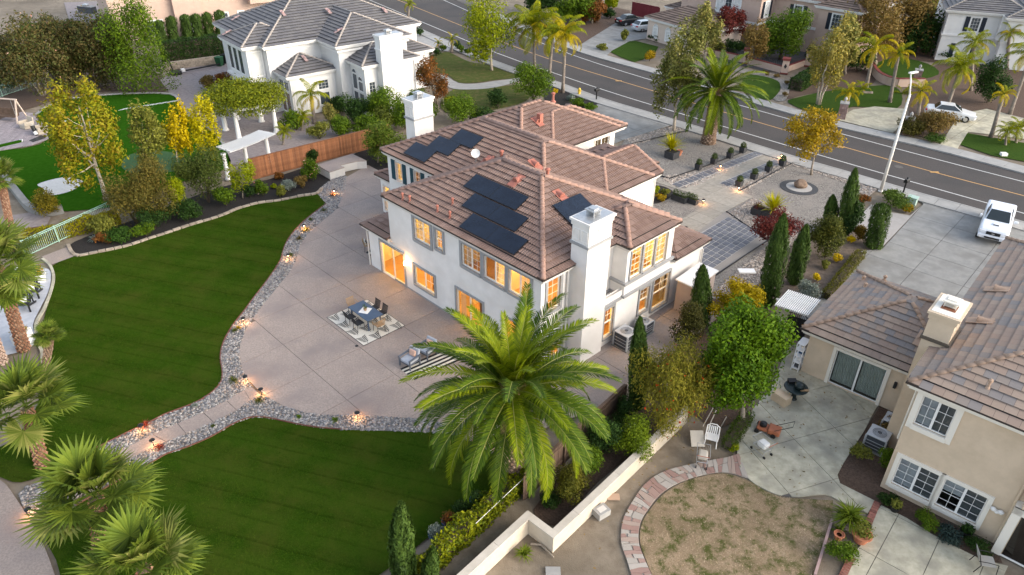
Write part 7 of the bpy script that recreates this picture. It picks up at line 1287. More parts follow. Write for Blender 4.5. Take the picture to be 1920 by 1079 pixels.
# ------------------------------------------------------------------ patio furniture
m_rug = mat('rug_cream', (.56, .53, .46), (.62, .59, .52), scale=20, rough=.95); m_ink = mat('rug_black', (.015, .016, .018), rough=.95)
rg = [P(613, 597, .024), P(689, 562, .024), P(758, 610, .024), P(682, 648, .024)]; RO_ = rg[0]; ra = heading((689, 562), (758, 610)); rug = thing('leaf_rug', 'cream outdoor rug with black leaf print under the dining table', 'rug', (sum((q.x for q in rg))/4, sum((q.y for q in rg))/4, .021), ra); MB().box(-1.86, 1.86, -1.39, 1.39, 0, .008).build('border', m_ink, rug); MB().box(-1.83, 1.83, -1.36, 1.36, .003, .012).build('field', m_rug, rug)
mo = MB()
for s in (-1, 1):
    for k in range(5): x = -.26+k*.12; l = .27-.035*k; mo.add([(x, s*.015, .0145), (x+.075, s*.015, .0145), (x+.055-.10, s*(.03+l), .0145), (x-.10, s*(.03+l), .0145)], [(0, 1, 2, 3) if s > 0 else (3, 2, 1, 0)])
mo.box(.33, .37, -.03, .03, .0135, .0145); mm_ = mo.mesh('leaf_print', m_ink)
for i in range(4):
    for j in range(4): ob('leaf_print', mm_, rug, (-1.45+i*.95+(j % 2)*.2, -1.05+j*.7, 0))
m_navy = mat('blue_table', (.045, .075, .125), (.06, .092, .15), scale=3, rough=.4); m_char = mat('black_rope', (.02, .02, .022), rough=.7); m_wick = mat('wicker', (.28, .18, .10), (.38, .26, .15), scale=30, rough=.8)
tc = P(685, 583, .76); tb = thing('dining_table', 'blue grey dining table on the leaf rug', 'table', (tc.x, tc.y, .034), ra); MB().box(-.98, .98, -.52, .52, .70, .745).build('tabletop', m_navy, tb, bevel=.012)
for x in (-.85, .85):
    for y in (-.42, .42): MB().bar((x, y, 0), (x*.95, y*.95, .7), .06, .06).build('leg', m_navy, tb)
def chair(label, loc, rz, m, arms=False, group='dining chairs', fm=None):
    t = thing('dining_chair', label, 'chair', loc, rz, group); fm = fm or m_blk; MB().box(-.24, .24, -.23, .23, .42, .46).build('seat', m, t, bevel=.015); b = MB()
    for k in range(7): x = -.21+k*.07; b.bar((x, -.23, .46), (x*1.05, -.33, .86), .035, .02)
    b.bar((-.25, -.33, .86), (.25, -.33, .86), .03, .05); b.build('backrest', m, t)
    for x in (-.21, .21):
        for y in (-.2, .2): MB().tube([(x*1.1, y*1.2, 0), (x, y, .42)], .014, 6).build('leg', fm, t)
    if arms:
        for x in (-.26, .26): MB().tube([(x, .2, .44), (x*1.1, .18, .66), (x*1.1, -.25, .68)], .02, 6).build('arm', m, t)
    return t
ca, sa = math.cos(ra), math.sin(ra)
def tl(x, y): return (tc.x+x*ca-y*sa, tc.y+x*sa+y*ca, .034)
for x, y, r_, m, arm, lab in ((-.45, -.72, 0, m_char, 0, 'black chair on the near side, left'), (.35, -.72, 0, m_char, 0, 'black chair on the near side, right'), (-.3, .75, math.pi, m_char, 0, 'black chair on the far side nearer the bench'), (.42, .75, math.pi, m_char, 0, 'black chair on the far side nearer the house'), (-1.25, 0, -math.pi/2, m_wick, 1, 'wicker armchair at the far end of the dining table'), (1.25, 0, math.pi/2, m_wick, 1, 'wicker armchair at the near end of the dining table')): chair(lab, tl(x, y), ra+r_, m, arm)
t = thing('serving_tray', 'white cloth runner and potted plant centrepiece on the blue table', 'centrepiece', (tl(0, 0)[0], tl(0, 0)[1], .782), ra+.5); MB().box(-.28, .28, -.3, .3, 0, .006).build('cloth', m_colw, t); MB().lathe([(.07, .006), (.1, .1), (.1, .14)], 12).build('pot', m_wick, t); mb = MB(); rr_ = random.Random(2)
for k in range(26): a = rr_.uniform(0, 6.28); q = Vector((math.cos(a)*.12, math.sin(a)*.12, .2+rr_.random()*.14)); mb.add([(0, 0, .13), q+Vector((-.02, .01, 0)), q*1.15, q+Vector((.02, -.01, 0))], [(0, 1, 2, 3)])
mb.build('plant', G_mid(), t)
def stripes(label, pts, n):
    q = [P(a, b, .024) for a, b in pts]; t = thing('striped_rug', label, 'rug', (0, 0, 0)); MB().prism(q, .021, .03).build('field', m_rug, t)
    for i in range(n):
        if i % 2 == 0: a, b = i/n, (i+1)/n; MB().prism([q[0].lerp(q[1], a), q[0].lerp(q[1], b), q[3].lerp(q[2], b), q[3].lerp(q[2], a)], .022, .033).build('stripe', m_ink, t)
stripes('black and white striped rug under the grey lounge chairs', [(750, 692), (777, 713), (872, 672), (845, 651)], 9); stripes('small striped rug beside the sliding door', [(686, 474), (707, 491), (718, 484), (698, 466)], 7)
m_gryf = mat('grey_aluminium', (.10, .115, .14), rough=.5); m_cush = mat('grey_cushion', (.33, .36, .41), (.38, .41, .46), scale=10, rough=.9); m_peach = mat('peach_pillow', (.56, .34, .25), (.62, .42, .33), scale=12, rough=.9)
def lounge(label, loc, rz):
    t = thing('lounge_chair', label, 'chair', loc, rz, 'grey lounge chairs')
    for x in (-.37, .37):
        for y in (-.36, .36): MB().box(x-.03, x+.03, y-.03, y+.03, 0, .58).build('leg', m_gryf, t)
        MB().box(x-.05, x+.05, -.4, .4, .55, .60).build('arm', m_gryf, t)
    MB().box(-.36, .36, -.36, .36, .24, .30).build('seat_frame', m_gryf, t); MB().box(-.33, .33, -.33, .36, .30, .45).build('seat_cushion', m_cush, t, bevel=.04); MB().bar((0, -.34, .44), (0, -.44, .86), .66, .14, (0, 1, 0)).build('back_cushion', m_cush, t, bevel=.04); MB().bar((0, -.2, .47), (0, -.27, .80), .40, .12, (0, 1, 0)).build('pillow', m_peach, t, bevel=.05)
for px, py, lab in ((769, 684, 'grey lounge chair with peach pillow at the rug end'), (801, 665, 'grey lounge chair with peach pillow half behind the palm')): lounge(lab, P(px, py, .034), ra-math.pi+.15)
c = chair('wicker chair with a striped pillow beside the sliding door', P(691, 470, .024), ra-.6, m_wick, True, None); c['group'] = 'single patio chairs'; pl_ = MB().bar((0, -.12, .48), (0, -.2, .8), .38, .1, (0, 1, 0)).build('pillow', m_rug, c, bevel=.03)
for k in (-.12, .02, .13): MB().bar((k, -.055, .5), (k, -.135, .79), .05, .012, (0, 1, 0)).build('pillow_stripe', m_ink, pl_)
g = P(669, 649, .024); tag(MB().lathe([(.09, .0), (.09, .012), (.03, .014)], 14, tuple(g)).build('drain_cover', m_blk), 'round black drain cover in the patio', 'drain cover')
# ------------------------------------------------------------------ beside the house
m_acb = mat('ac_grey', (.46, .47, .48), rough=.5, metal=.2); m_acd = mat('ac_dark', (.06, .065, .075), rough=.5)
def aircon(label, loc, rz, s=.85, h=.8):
    t = thing('air_conditioner', label, 'air conditioner', loc, rz, 'outdoor air conditioners'); a = s/2; MB().box(-a-.08, a+.08, -a-.08, a+.08, 0, .06).build('pad', m_conc, t); MB().box(-a, a, -a, a, .06, h).build('coil', m_acd, t)
    for x in (-a, a):
        for y in (-a, a): MB().box(x-.04, x+.04, y-.04, y+.04, .06, h).build('corner_post', m_acb, t)
    for f in (FY(-a), FX(a), FXb(-a)):
        for k in range(7): mb = MB(); f.box(mb, -a+.05, a-.05, 0, .015, .12+k*(h-.2)/7, .15+k*(h-.2)/7); mb.build('louvre', m_acb if k % 2 else m_acd, t)
    MB().box(-a-.02, a+.02, -a-.02, a+.02, h, h+.06).build('top', m_acb, t, bevel=.03); MB().lathe([(a*.75, h+.062), (a*.75, h+.07), (a*.2, h+.07)], 20).build('fan_opening', m_acd, t)
    for k in range(5): MB().lathe([(a*(.25+.11*k), h+.075), (a*(.25+.11*k)+.012, h+.082), (a*(.25+.11*k)+.024, h+.075)], 20, cap=False).build('grille_ring', m_acb, t)
aircon('larger air conditioner on the side of the pale house', HW(1.62, 5.0, .02), HANG, .9, .9); aircon('smaller air conditioner further along the side of the pale house', HW(1.55, 6.75, .02), HANG, .72, .72); aircon('grey air conditioner in the bed of the tan house', P(1640, 838), R(-41), .85, .8); aircon('second dark air conditioner behind the grey one', P(1668, 808), R(-41), .75, .7)
t = thing('garden_shed', 'pinkish garden shed with a white roof beside the house', 'shed', HW(1.35, 9.9), HANG); m_shed = mat('shed_panel', (.42, .34, .31), (.47, .385, .35), scale=2, rough=.8); MB().box(0, 1.1, 0, 2.2, 0, 1.95).build('wall', m_shed, t); MB().add([(-.1, -.1, 1.96), (1.2, -.1, 1.96), (1.2, 2.3, 2.12), (-.1, 2.3, 2.12), (-.1, -.1, 2.04), (1.2, -.1, 2.04), (1.2, 2.3, 2.2), (-.1, 2.3, 2.2)], [(0, 3, 2, 1), (4, 5, 6, 7), (0, 1, 5, 4), (1, 2, 6, 5), (2, 3, 7, 6), (3, 0, 4, 7)]).build('roof', m_colw, t)
for k in range(6): MB().box(1.1, 1.115, .2+k*.36, .22+k*.36, .05, 1.9).build('panel_seam', m_cap, t)
tag(MB().box(-.5, .5, -.25, .25, .9, .98).build('white_board', m_colw), 'white board roof piece behind the yellow shrub', 'board').location = P(1395, 533)
# ------------------------------------------------------------------ front garden pots and the rock fountain
m_pot = mat('charcoal_pot', (.028, .03, .034), (.042, .044, .05), scale=4, rough=.55); t_box = leafm('boxball', [(.04, .06, .025), (.07, .095, .035), (.055, .075, .03)])
def planter(label, px, w, h, ball=True, taper=.85, l=None, rz=R(44), group='dark planters on the front gravel'):
    t = thing('planter', label, 'planter', P(*px), rz, group); l = l or w; a, b = w/2, l/2; mb = MB(); vs = [(-a*taper, -b*taper, 0), (a*taper, -b*taper, 0), (a*taper, b*taper, 0), (-a*taper, b*taper, 0), (-a, -b, h), (a, -b, h), (a, b, h), (-a, b, h), (-a+.04, -b+.04, h), (a-.04, -b+.04, h), (a-.04, b-.04, h), (-a+.04, b-.04, h)]
    mb.add(vs, [(0, 3, 2, 1), (0, 1, 5, 4), (1, 2, 6, 5), (2, 3, 7, 6), (3, 0, 4, 7), (4, 5, 9, 8), (5, 6, 10, 9), (6, 7, 11, 10), (7, 4, 8, 11)]).build('pot', m_pot, t); MB().box(-a+.04, a-.04, -b+.04, b-.04, h-.06, h-.04).build('soil', m_mulch, t)
    if ball: v, f = leafcloud([(0, y, h+.16, a*.95, min(b, a)*.95, .27) for y in ([0] if l == w else np.linspace(-b*.6, b*.6, 3))], 700, .085, np.random.default_rng(int(px[0])), shell=.7); ob('plant', npmesh('plant', v, f, t_box), t)
    return t
for i, (px, py) in enumerate(((1309, 318), (1338, 307), (1368, 296), (1392, 286))): planter(('first', 'second', 'third', 'last')[i]+' dark pot from the house in the upper row', (px, py), .5, .5)
for i, (px, py) in enumerate(((1385, 350), (1413, 336), (1440, 322), (1466, 311))): planter(('first', 'second', 'third', 'last')[i]+' dark pot from the house in the lower row', (px, py), .5, .5)
planter('long dark trough nearest the entry bed', (1273, 377), .45, .42, l=1.3, rz=R(-135), taper=.95); planter('long dark trough beside the walk corner', (1296, 381), .4, .38, l=1.0, rz=R(-135), taper=.95); planter('large square dark planter near the street palm', (1259, 296), .95, .62, False, .95); planter('left one of the paired dark planters by the cobbles', (1420, 402), .8, .55, False, .95); planter('right one of the paired dark planters by the cobbles', (1440, 408), .85, .5, False, .95)
m_terra = mat('terracotta', (.42, .15, .08), (.50, .20, .11), scale=5, rough=.8)
def pot(label, px, r_, h, m, plant=None, group=None):
    t = thing('flower_pot', label, 'pot', P(*px), 0, group); MB().lathe([(r_*.65, 0), (r_*.95, h*.85), (r_*1.08, h*.86), (r_*1.08, h), (r_*.9, h), (r_*.85, h-.05)], 16).build('pot', m, t, smooth=False); MB().lathe([(r_*.86, h-.06), (r_*.5, h-.05), (0.01, h-.05)], 12, cap=False).build('soil', m_mulch, t)
    if plant: v, f = leafcloud([(0, 0, h+r_*.6, r_*1.1, r_*1.1, r_*.9)], 420, .1, np.random.default_rng(int(px[0]+px[1])), shell=.3); ob('plant', npmesh('plant', v, f, plant), t)
m_bluep = mat('blue_glaze', (.02, .055, .12), (.03, .075, .16), scale=4, rough=.2)
for px, py, r_, h, m, pl__, lab in ((1273, 291, .26, .4, m_terra, None, 'red pot beside the large square planter'), (1612, 1014, .36, .42, m_terra, G_olive(), 'terracotta bowl with a leafy plant by the brick strip'), (1605, 988, .22, .35, m_cap, None, 'pale pot under the strap leaves'), (1622, 994, .17, .3, m_blk, None, 'small black pot on the brick strip'), (1571, 1010, .2, .28, m_terra, None, 'terracotta pot under the small strap plant'), (78, 528, .36, .55, m_colw, G_gold(), 'white round pot with orange flowers on the terrace'), (893, 950, .26, .45, m_bluep, G_dark(), 'blue glazed pot nearest the palm trunk'), (841, 990, .26, .42, m_bluep, G_rust(), 'blue glazed pot with a reddish grass'), (818, 1015, .28, .45, m_bluep, G_silver(), 'blue glazed pot with a grey plant'), (1676, 958, .2, .3, m_blk, G_olive(), 'black pot with a small plant below the tan house window'), (1808, 1005, .22, .3, m_blk, G_dark(), 'black pot by the dark plants under the window')): pot(lab, (px, py), r_, h, m, pl__)
t = thing('box_planter', 'white box planter with orange flowers on the terrace edge', 'planter', P(45, 640), R(15)); MB().box(-.4, .4, -.4, .4, 0, .62).build('box', m_colw, t, bevel=.02); v, f = leafcloud([(0, 0, .75, .42, .42, .25)], 600, .09, RNG, shell=.4); ob('plant', npmesh('plant', v, f, G_gold()), t)
tag(MB().bar(P(20, 512, .3), P(66, 506, .3), .35, .5).build('terrace_bench', m_colw), 'long white rendered bench on the terrace', 'bench')
rf = thing('rock_fountain', 'brown boulder on white pebbles inside a dark stone ring', 'fountain', P(1498, 352)); m_bldr = mat('boulder', (.13, .085, .06), (.22, .155, .11), scale=4, rough=.9, bump=.6)
MB().lathe([(1.45, 0), (1.45, .03), (.95, .035)], 30).build('dark_ring', mat('slate_chips', (.03, .032, .036), (.075, .078, .085), scale=20, rough=.8, bump=.6), rf); MB().lathe([(.98, .02), (.98, .05), (.1, .055)], 28).build('white_pebbles', MATS['white_pebble'], rf)
iv, if_ = icos(); rr_ = np.random.default_rng(3); me = npmesh('boulder', iv*np.array([.72, .6, .5])*(1+rr_.uniform(-.18, .18, (12, 1)))+np.array([.1, 0, .3]), if_, m_bldr); o = ob('boulder', me, rf); s = o.modifiers.new('sub', 'SUBSURF'); s.levels = s.render_levels = 2; d_ = o.modifiers.new('disp', 'DISPLACE'); tx = bpy.data.textures.new('rockn', 'CLOUDS'); tx.noise_scale = .3; d_.texture = tx; d_.strength = .22
# ------------------------------------------------------------------ left terrace and neighbour's yard
def adirondack(label, px, rz):
    t = thing('adirondack_chair', label, 'chair', P(*px, .02), rz, 'black adirondack chairs'); m = m_blk; s = MB()
    for k in range(6): x = -.27+k*.108; MB().bar((x, -.28, .30), (x, .32, .42), .09, .022).build('seat_slat', m, t); MB().bar((x, -.25, .28), (x*1.15, -.62, 1.05-.05*abs(k-2.5)), .09, .022, (0, 1, 0)).build('back_slat', m, t)
    for x in (-.36, .36): MB().bar((x, .38, 0), (x, .34, .58), .05, .09).build('leg', m, t); MB().bar((x, -.75, .02), (x, .32, .40), .04, .12).build('side_rail', m, t); MB().bar((x*1.08, -.45, .60), (x*1.08, .45, .60), .13, .03).build('arm', m, t); MB().bar((x, -.42, .2), (x, -.42, .6), .05, .06).build('leg', m, t)
    MB().bar((0, -.05, .42), (0, -.2, .70), .36, .10, (0, 1, 0)).build('pillow', m_colw, t, bevel=.03)
adirondack('black adirondack chair with a white pillow, farther of the two', (63, 556), R(200)); adirondack('black adirondack chair with a white pillow, nearer of the two', (48, 580), R(195))
dk = PL((-60, 240), (0, 226), (40, 212), (62, 214), (88, 252), (92, 262), (60, 274), (0, 284), (-60, 290)); deck = struct('deck', MB().sheet(dk, .04), m_joint); slabs(deck, 'plank', dk, P(40, 250), R(100), 14, .19, .03, .1, mat('grey_decking', (.22, .19, .20), (.30, .265, .27), scale=3, rough=.8, island=.12), .03)
sw = thing('swing_seat', 'pale wooden frame swing seat on the grey deck', 'swing', P(15, 226, .1), R(-10)); m_pine = mat('pale_timber', (.50, .40, .33), (.56, .46, .38), scale=4, rough=.8)
for x in (-1.6, 1.6):
    for y in (-.7, .7): MB().bar((x, y, 0), (x, 0, 2.1), .1, .1).build('leg', m_pine, sw)
MB().bar((-1.75, 0, 2.1), (1.75, 0, 2.1), .11, .11).build('top_beam', m_pine, sw); MB().box(-1.1, 1.1, -.3, .3, .42, .5).build('seat', m_oldw, sw); MB().box(-1.1, 1.1, .3, .38, .5, 1.1).build('backrest', m_oldw, sw)
for x in (-1.05, 1.05): MB().tube([(x, 0, .5), (x, 0, 2.1)], .015, 5).build('chain', m_metal, sw)
m_seag = mat('seagrass', (.36, .31, .25), (.44, .385, .31), scale=25, rough=.9)
for px, py, rz, lab in ((52, 240, R(-30), 'woven armchair at the back of the deck'), (78, 250, R(-35), 'woven armchair at the deck corner')):
    t = thing('woven_armchair', lab, 'chair', P(px, py, .1), rz, 'woven deck armchairs'); MB().box(-.45, .45, -.45, .45, 0, .4).build('seat', m_seag, t, bevel=.06); MB().bar((0, .42, .35), (0, .5, .95), .9, .14, (0, 1, 0)).build('backrest', m_seag, t, bevel=.05)
    for x in (-.45, .45): MB().box(x-.09, x+.09, -.45, .45, .3, .65).build('arm', m_seag, t, bevel=.05)
t = thing('golf_bag', 'black and white golf bag at the deck edge', 'golf bag', P(70, 254, .1)); MB().tube([(0, 0, 0), (-.25, .1, .85)], [.16, .19], 12).build('bag', m_blk, t); MB().tube([(-.02, -.02, .1), (-.11, 0, .38)], [.175, .18], 12).build('pocket', m_colw, t)
for k in range(4): MB().tube([(-.25+.04*k, .1, .8), (-.33+.05*k, .12+.03*k, 1.12)], .012, 5).build('club', m_metal, t)
t = thing('putting_mat', 'green putting mat lying on the deck edge', 'mat', P(18, 270, .105), heading((0, 270), (35, 262))); MB().box(-1.6, 1.0, -.35, .35, 0, .03).build('mat', m_turf, t); MB().tube([(.9, -.35, .03), (1.05, 0, .12), (.9, .35, .03)], .03, 6).build('rim', m_colw, t)
tag(MB().prism([P(55, 264, .1), P(78, 254, .1), P(86, 259, .1), P(62, 267, .1)], .1, .13).build('black_mat', m_blk), 'black mat on the deck beside the golf bag', 'mat')
for px, py, m, lab in ((413, 124, mat('bin_green', (.015, .08, .03), rough=.5), 'green wheeled bin at the hedge wall'), (432, 116, mat('bin_blue', (.01, .035, .16), rough=.5), 'blue wheeled bin half behind the white house'), (424, 119, m_blk, 'black wheeled bin between the green and blue bins')):
    t = thing('wheeled_bin', lab, 'bin', P(px, py), R(-10), 'wheeled bins'); MB().add([(-.28, -.3, .06), (.28, -.3, .06), (.28, .3, .06), (-.28, .3, .06), (-.36, -.4, 1.0), (.36, -.4, 1.0), (.36, .4, 1.0), (-.36, .4, 1.0)], [(0, 3, 2, 1), (4, 5, 6, 7), (0, 1, 5, 4), (1, 2, 6, 5), (2, 3, 7, 6), (3, 0, 4, 7)]).build('body', m, t); MB().box(-.4, .4, -.45, .42, 1.0, 1.08).build('lid', m, t, bevel=.02)
    for x in (-.3, .3): MB().tube([(x-.05, .33, .12), (x+.05, .33, .12)], .12, 10).build('wheel', m_blk, t)
hp = thing('basketball_hoop', 'black portable basketball hoop lying on the court', 'basketball hoop', P(331, 140), heading((331, 140), (410, 126))); MB().box(-.6, .5, -.5, .5, 0, .4).build('base', m_blk, hp, bevel=.08); MB().tube([(.4, 0, .25), (5.2, 0, .3)], .09, 8).build('pole', m_blk, hp); MB().bar((-.2, .2, .3), (-.4, .4, 1.7), .12, .12).build('strut', m_blk, hp); MB().box(.6, 1.0, -.2, .2, .2, .5).build('wheel_cover', m_colw, hp)
hw = thing('block_wall', 'low block retaining wall below the tall hedge', 'wall', P(308, 133), heading((308, 133), (430, 116))); L_ = (P(430, 116)-P(308, 133)).length
for r_ in range(4):
    for k in range(int(L_/.5)): x = k*.5+(r_ % 2)*.25; MB().box(x+.01, x+.49, -.15, .15, r_*.22+.005, r_*.22+.215).build('block', m_stone, hw)
for i in range(3):
    a = P(30+i*20, 470-i*20, .1+i*.15); tag(MB().bar(a+Vector((-.7, -.1, 0)), a+Vector((.7, .3, 0)), .3, .16).build('timber_step', mat('rail_sleeper', (.10, .05, .03), (.15, .08, .05), scale=4, rough=.9)), ('lowest', 'middle', 'topmost')[i]+' brown sleeper step beside the mint fence', 'step', 'sleeper steps')
# ------------------------------------------------------------------ right neighbour's clutter
t = thing('baker_rack', 'white shelf rack with odds and ends at the tan house corner', 'shelf', P(1494, 690), R(49)); 
for x in (-.35, .35):
    for y in (-.18, .18): MB().box(x-.02, x+.02, y-.02, y+.02, 0, 1.7).build('post', m_colw, t)
for k in range(5): MB().box(-.37, .37, -.2, .2, .15+k*.38, .18+k*.38).build('shelf', m_colw, t)
for k, m in enumerate((m_acd, m_colw, m_bluep, m_seag)): MB().box(-.25+.1*k, .02+.1*k, -.13, .1, .18+(k % 4)*.38, .36+(k % 4)*.38).build('storage_box', m, t)
t = thing('kamado_grill', 'dark round grill table with a side tray on the neighbour patio', 'grill', P(1487, 748)); MB().lathe([(.2, 0), (.12, .1), (.1, .6), (.55, .68), (.58, .72), (.55, .76)], 24).build('table', mat('dark_green_metal', (.012, .022, .022), rough=.35), t); MB().box(-.3, .1, .2, .5, .76, .9).build('tray', m_blk, t); MB().lathe([(.05, .76), (.26, .85), (.24, 1.0), (.05, 1.08)], 16, (.1, -.1, 0)).build('dome', MATS['dark_green_metal'], t, smooth=True); MB().box(.1, .5, -.35, -.22, .76, .80).build('wood_handle', m_wick, t)
tag(MB().bar(P(1453, 738, .25), P(1478, 755, .25), .5, .5).build('cardboard_box', mat('cardboard', (.48, .37, .25), (.54, .42, .29), scale=4, rough=.9)), 'flat tan box beside the round grill', 'box')
t = thing('lawn_mower', 'orange lawn mower parked on the neighbour patio', 'lawn mower', P(1443, 812), R(60)); m_or = mat('mower_orange', (.32, .10, .045), (.38, .13, .06), scale=4, rough=.6); MB().box(-.28, .28, -.45, .1, .12, .38).build('grass_box', m_or, t, bevel=.05); MB().box(-.26, .26, .1, .6, .15, .3).build('deck', m_or, t, bevel=.05); MB().lathe([(.16, .3), (.17, .45), (.1, .5)], 12, (0, .35, 0)).build('engine', m_blk, t)
for x in (-.3, .3):
    for y in (-.2, .55): MB().tube([(x-.04, y, .11), (x+.04, y, .11)], .11, 10).build('wheel', m_blk, t)
MB().tube([(-.22, -.1, .3), (-.22, -.9, .95), (.22, -.9, .95), (.22, -.1, .3)], .015, 6).build('handle', m_blk, t)
def cart(label, px, rz, load):
    t = thing('garden_cart', label, 'cart', P(*px), rz, 'wire carts'); m = m_metal; w, l, h0, h1 = .28, .42, .35, .75
    for z_, s in ((h0, .8), (h1, 1.0)):
        q = [(-w*s, -l*s, z_), (w*s, -l*s, z_), (w*s, l*s, z_), (-w*s, l*s, z_)]
        for i in range(4): MB().tube([q[i], q[(i+1) % 4]], .012, 5).build('rim', m, t)
    for i in range(9):
        x = -w+2*w*i/8; MB().tube([(x*.8, -l*.8, h0), (x, -l, h1)], .005, 4).build('wire', m, t); MB().tube([(x*.8, l*.8, h0), (x, l, h1)], .005, 4).build('wire', m, t); MB().tube([(x*.8, -l*.8, h0), (x*.8, l*.8, h0)], .005, 4).build('wire', m, t)
    for x in (-w*.8, w*.8):
        MB().tube([(x, -l*.9, .1), (x, l*.9, .1)], .014, 5).build('frame', m, t); MB().tube([(x, -l*.7, .1), (x, -l*.8, h0)], .014, 5).build('frame', m, t)
        for y in (-l*.9, l*.9): MB().tube([(x-.02, y, .07), (x+.02, y, .07)], .07, 8).build('wheel', m_blk, t)
    MB().tube([(-w, -l*1.2, h1+.1), (w, -l*1.2, h1+.1)], .015, 6).build('handle', m_or, t); MB().box(-.2, .2, -.25, .2, h0+.02, h0+.3).build('load', load, t, bevel=.08)
cart('wire cart holding a white sack on the concrete patio', (1427, 848), R(30), m_colw); cart('wire cart holding a tan bundle on the dirt by the flagstones', (1315, 868), R(-15), m_cap)
t = thing('plastic_chair', 'white plastic garden chair beside the low hedge', 'chair', P(1332, 832), R(160)); MB().box(-.25, .25, -.24, .24, .40, .44).build('seat', m_colw, t, bevel=.015)
b = MB()
for k in range(5): b.bar((-.18+k*.09, -.24, .44), (-.16+k*.08, -.33, .80), .05, .015)
b.tube([(-.27, -.2, .44), (-.27, -.32, .78), (-.12, -.35, .88), (.12, -.35, .88), (.27, -.32, .78), (.27, -.2, .44)], .025, 6); b.build('backrest', m_colw, t)
for x in (-.25, .25):
    for y in (-.22, .24): MB().tube([(x*1.1, y*1.1, 0), (x, y, .42)], .025, 6).build('leg', m_colw, t)
    MB().tube([(x*1.05, .24, .42), (x*1.15, .22, .64), (x*1.1, -.28, .66)], .025, 6).build('arm', m_colw, t)
tag(MB().bar((0, -.3, .03), (0, .3, .45), .6, .05, (0, 1, 0)).build('grey_panel', m_cap), 'grey panel leaning beside the plastic chair', 'panel').location = P(1306, 830)
for k, (a, b) in enumerate((((1312, 838), (1345, 765)), ((1318, 800), (1340, 760)), ((1352, 800), (1362, 782)))): tag(MB().tube([P(*a, .05), P(*b, .6)], .022, 6).build('pole', m_cap), ('longest', 'middle', 'shortest')[k]+' pale pole leaning under the bottlebrush', 'pole', 'leaning poles')
t = thing('concrete_block', 'white concrete block box on the dirt beside the cream wall', 'block', P(1127, 965), R(35)); MB().box(-.3, .3, -.24, .24, 0, .32).build('body', m_side, t, bevel=.015); MB().box(-.18, .18, -.12, .12, .32, .34).build('lid', m_bench, t)
tag(MB().box(-.26, .26, -.16, .16, 0, .06).build('paving_stone', mat('tan_stone', (.40, .28, .20), rough=.9)), 'tan paving stone lying by the white block', 'stone').location = P(1150, 933); tag(MB().box(-.28, .28, -.18, .18, 0, .05).build('paving_stone', m_side), 'pale paving stone at the bottom edge', 'stone').location = P(1037, 1072)
tag(MB().tube([P(995, 1020, .04), P(1015, 1022, .05), P(1038, 1045, .04)], [.05, .045, .03], 7).build('branch', b_grey), 'dead branch lying at the corner of the cream wall', 'branch')
tag(MB().bar(P(1560, 975, .06), P(1528, 1079, .06), .1, .12).build('edging_board', mat('pink_board', (.33, .22, .20), (.4, .28, .26), scale=4, rough=.9)), 'long pinkish edging board beside the dead lawn', 'board')
t = thing('patio_chair', 'beige sling patio chair at the lower right corner', 'chair', P(1843, 1066, .02), R(-105)); m_sling = mat('beige_sling', (.38, .37, .34), rough=.9); MB().bar((0, -.26, .40), (0, .26, .44), .5, .02).build('seat', m_sling, t); MB().bar((0, -.26, .42), (0, -.44, .92), .5, .02, (0, 1, 0)).build('backrest', m_sling, t)
for x in (-.28, .28): MB().tube([(x, .36, 0), (x, .28, .6), (x, -.05, .64), (x, -.4, .62)], .016, 6).build('arm', m_blk, t); MB().tube([(x, -.4, 0), (x, -.26, .42), (x, -.46, .95)], .016, 6).build('leg', m_blk, t)
t = thing('recycling_caddy', 'dark blue caddy half hidden behind the bottlebrush', 'caddy', P(1311, 714), R(30)); MB().box(-.3, .3, -.22, .22, 0, .45).build('body', mat('navy_plastic', (.015, .025, .07), rough=.5), t); MB().box(-.2, .2, -.14, .14, .45, .5).build('lid', m_acb, t)
t = thing('junk_table', 'small table of white odds and ends behind the cream wall', 'table', P(1180, 822), R(40)); MB().box(-.5, .5, -.3, .3, .45, .5).build('top', m_acb, t)
for x in (-.45, .45):
    for y in (-.25, .25): MB().bar((x, y, 0), (x, y, .45), .04, .04).build('leg', m_acb, t)
for k in range(4): MB().box(-.4+.2*k, -.25+.2*k, -.15+.05*k, .05+.05*k, .5, .6+.05*(k % 2)).build('clutter', (m_colw, m_cap, m_colw, m_acb)[k], t)
# ------------------------------------------------------------------ vehicles (x = forward)
m_car = lambda n, c: mat(n, c, rough=.25, spec=.6, metal=.1); m_cg = mat('car_glass', (.012, .02, .022), rough=.05, spec=.8); m_tyre = mat('tyre', (.015, .015, .016), rough=.85); m_chr = mat('chrome', (.6, .6, .62), rough=.2, metal=.9); m_hl = mat('headlight', (.75, .76, .78), rough=.1, spec=.8)
def wheels(t, xs, y, r_):
    for x in xs:
        for s in (-1, 1):
            o = MB().tube([(x, s*y, r_), (x, s*(y-.22), r_)], r_, 18).build('wheel', m_tyre, t); MB().tube([(x, s*(y+.012), r_), (x, s*(y-.05), r_)], r_*.62, 14).build('rim', m_chr, o)
def loft(st, cap=True):
    mb = MB(); n = len(st[0])
    for r_ in st: mb.v += r_
    for i in range(len(st)-1):
        for k in range(n): mb.f.append((i*n+k, i*n+(k+1) % n, (i+1)*n+(k+1) % n, (i+1)*n+k))
    mb.f.append(tuple(range(n))[::-1]); mb.f.append(tuple((len(st)-1)*n+k for k in range(n))); return mb
def ring(x, w, z0, zb, zt, tw): return [(x, -w*.93, z0), (x, -w, z0+(zb-z0)*.45), (x, -w*.97, zb), (x, -w*tw, zt), (x, w*tw, zt), (x, w*.97, zb), (x, w, z0+(zb-z0)*.45), (x, w*.93, z0)]
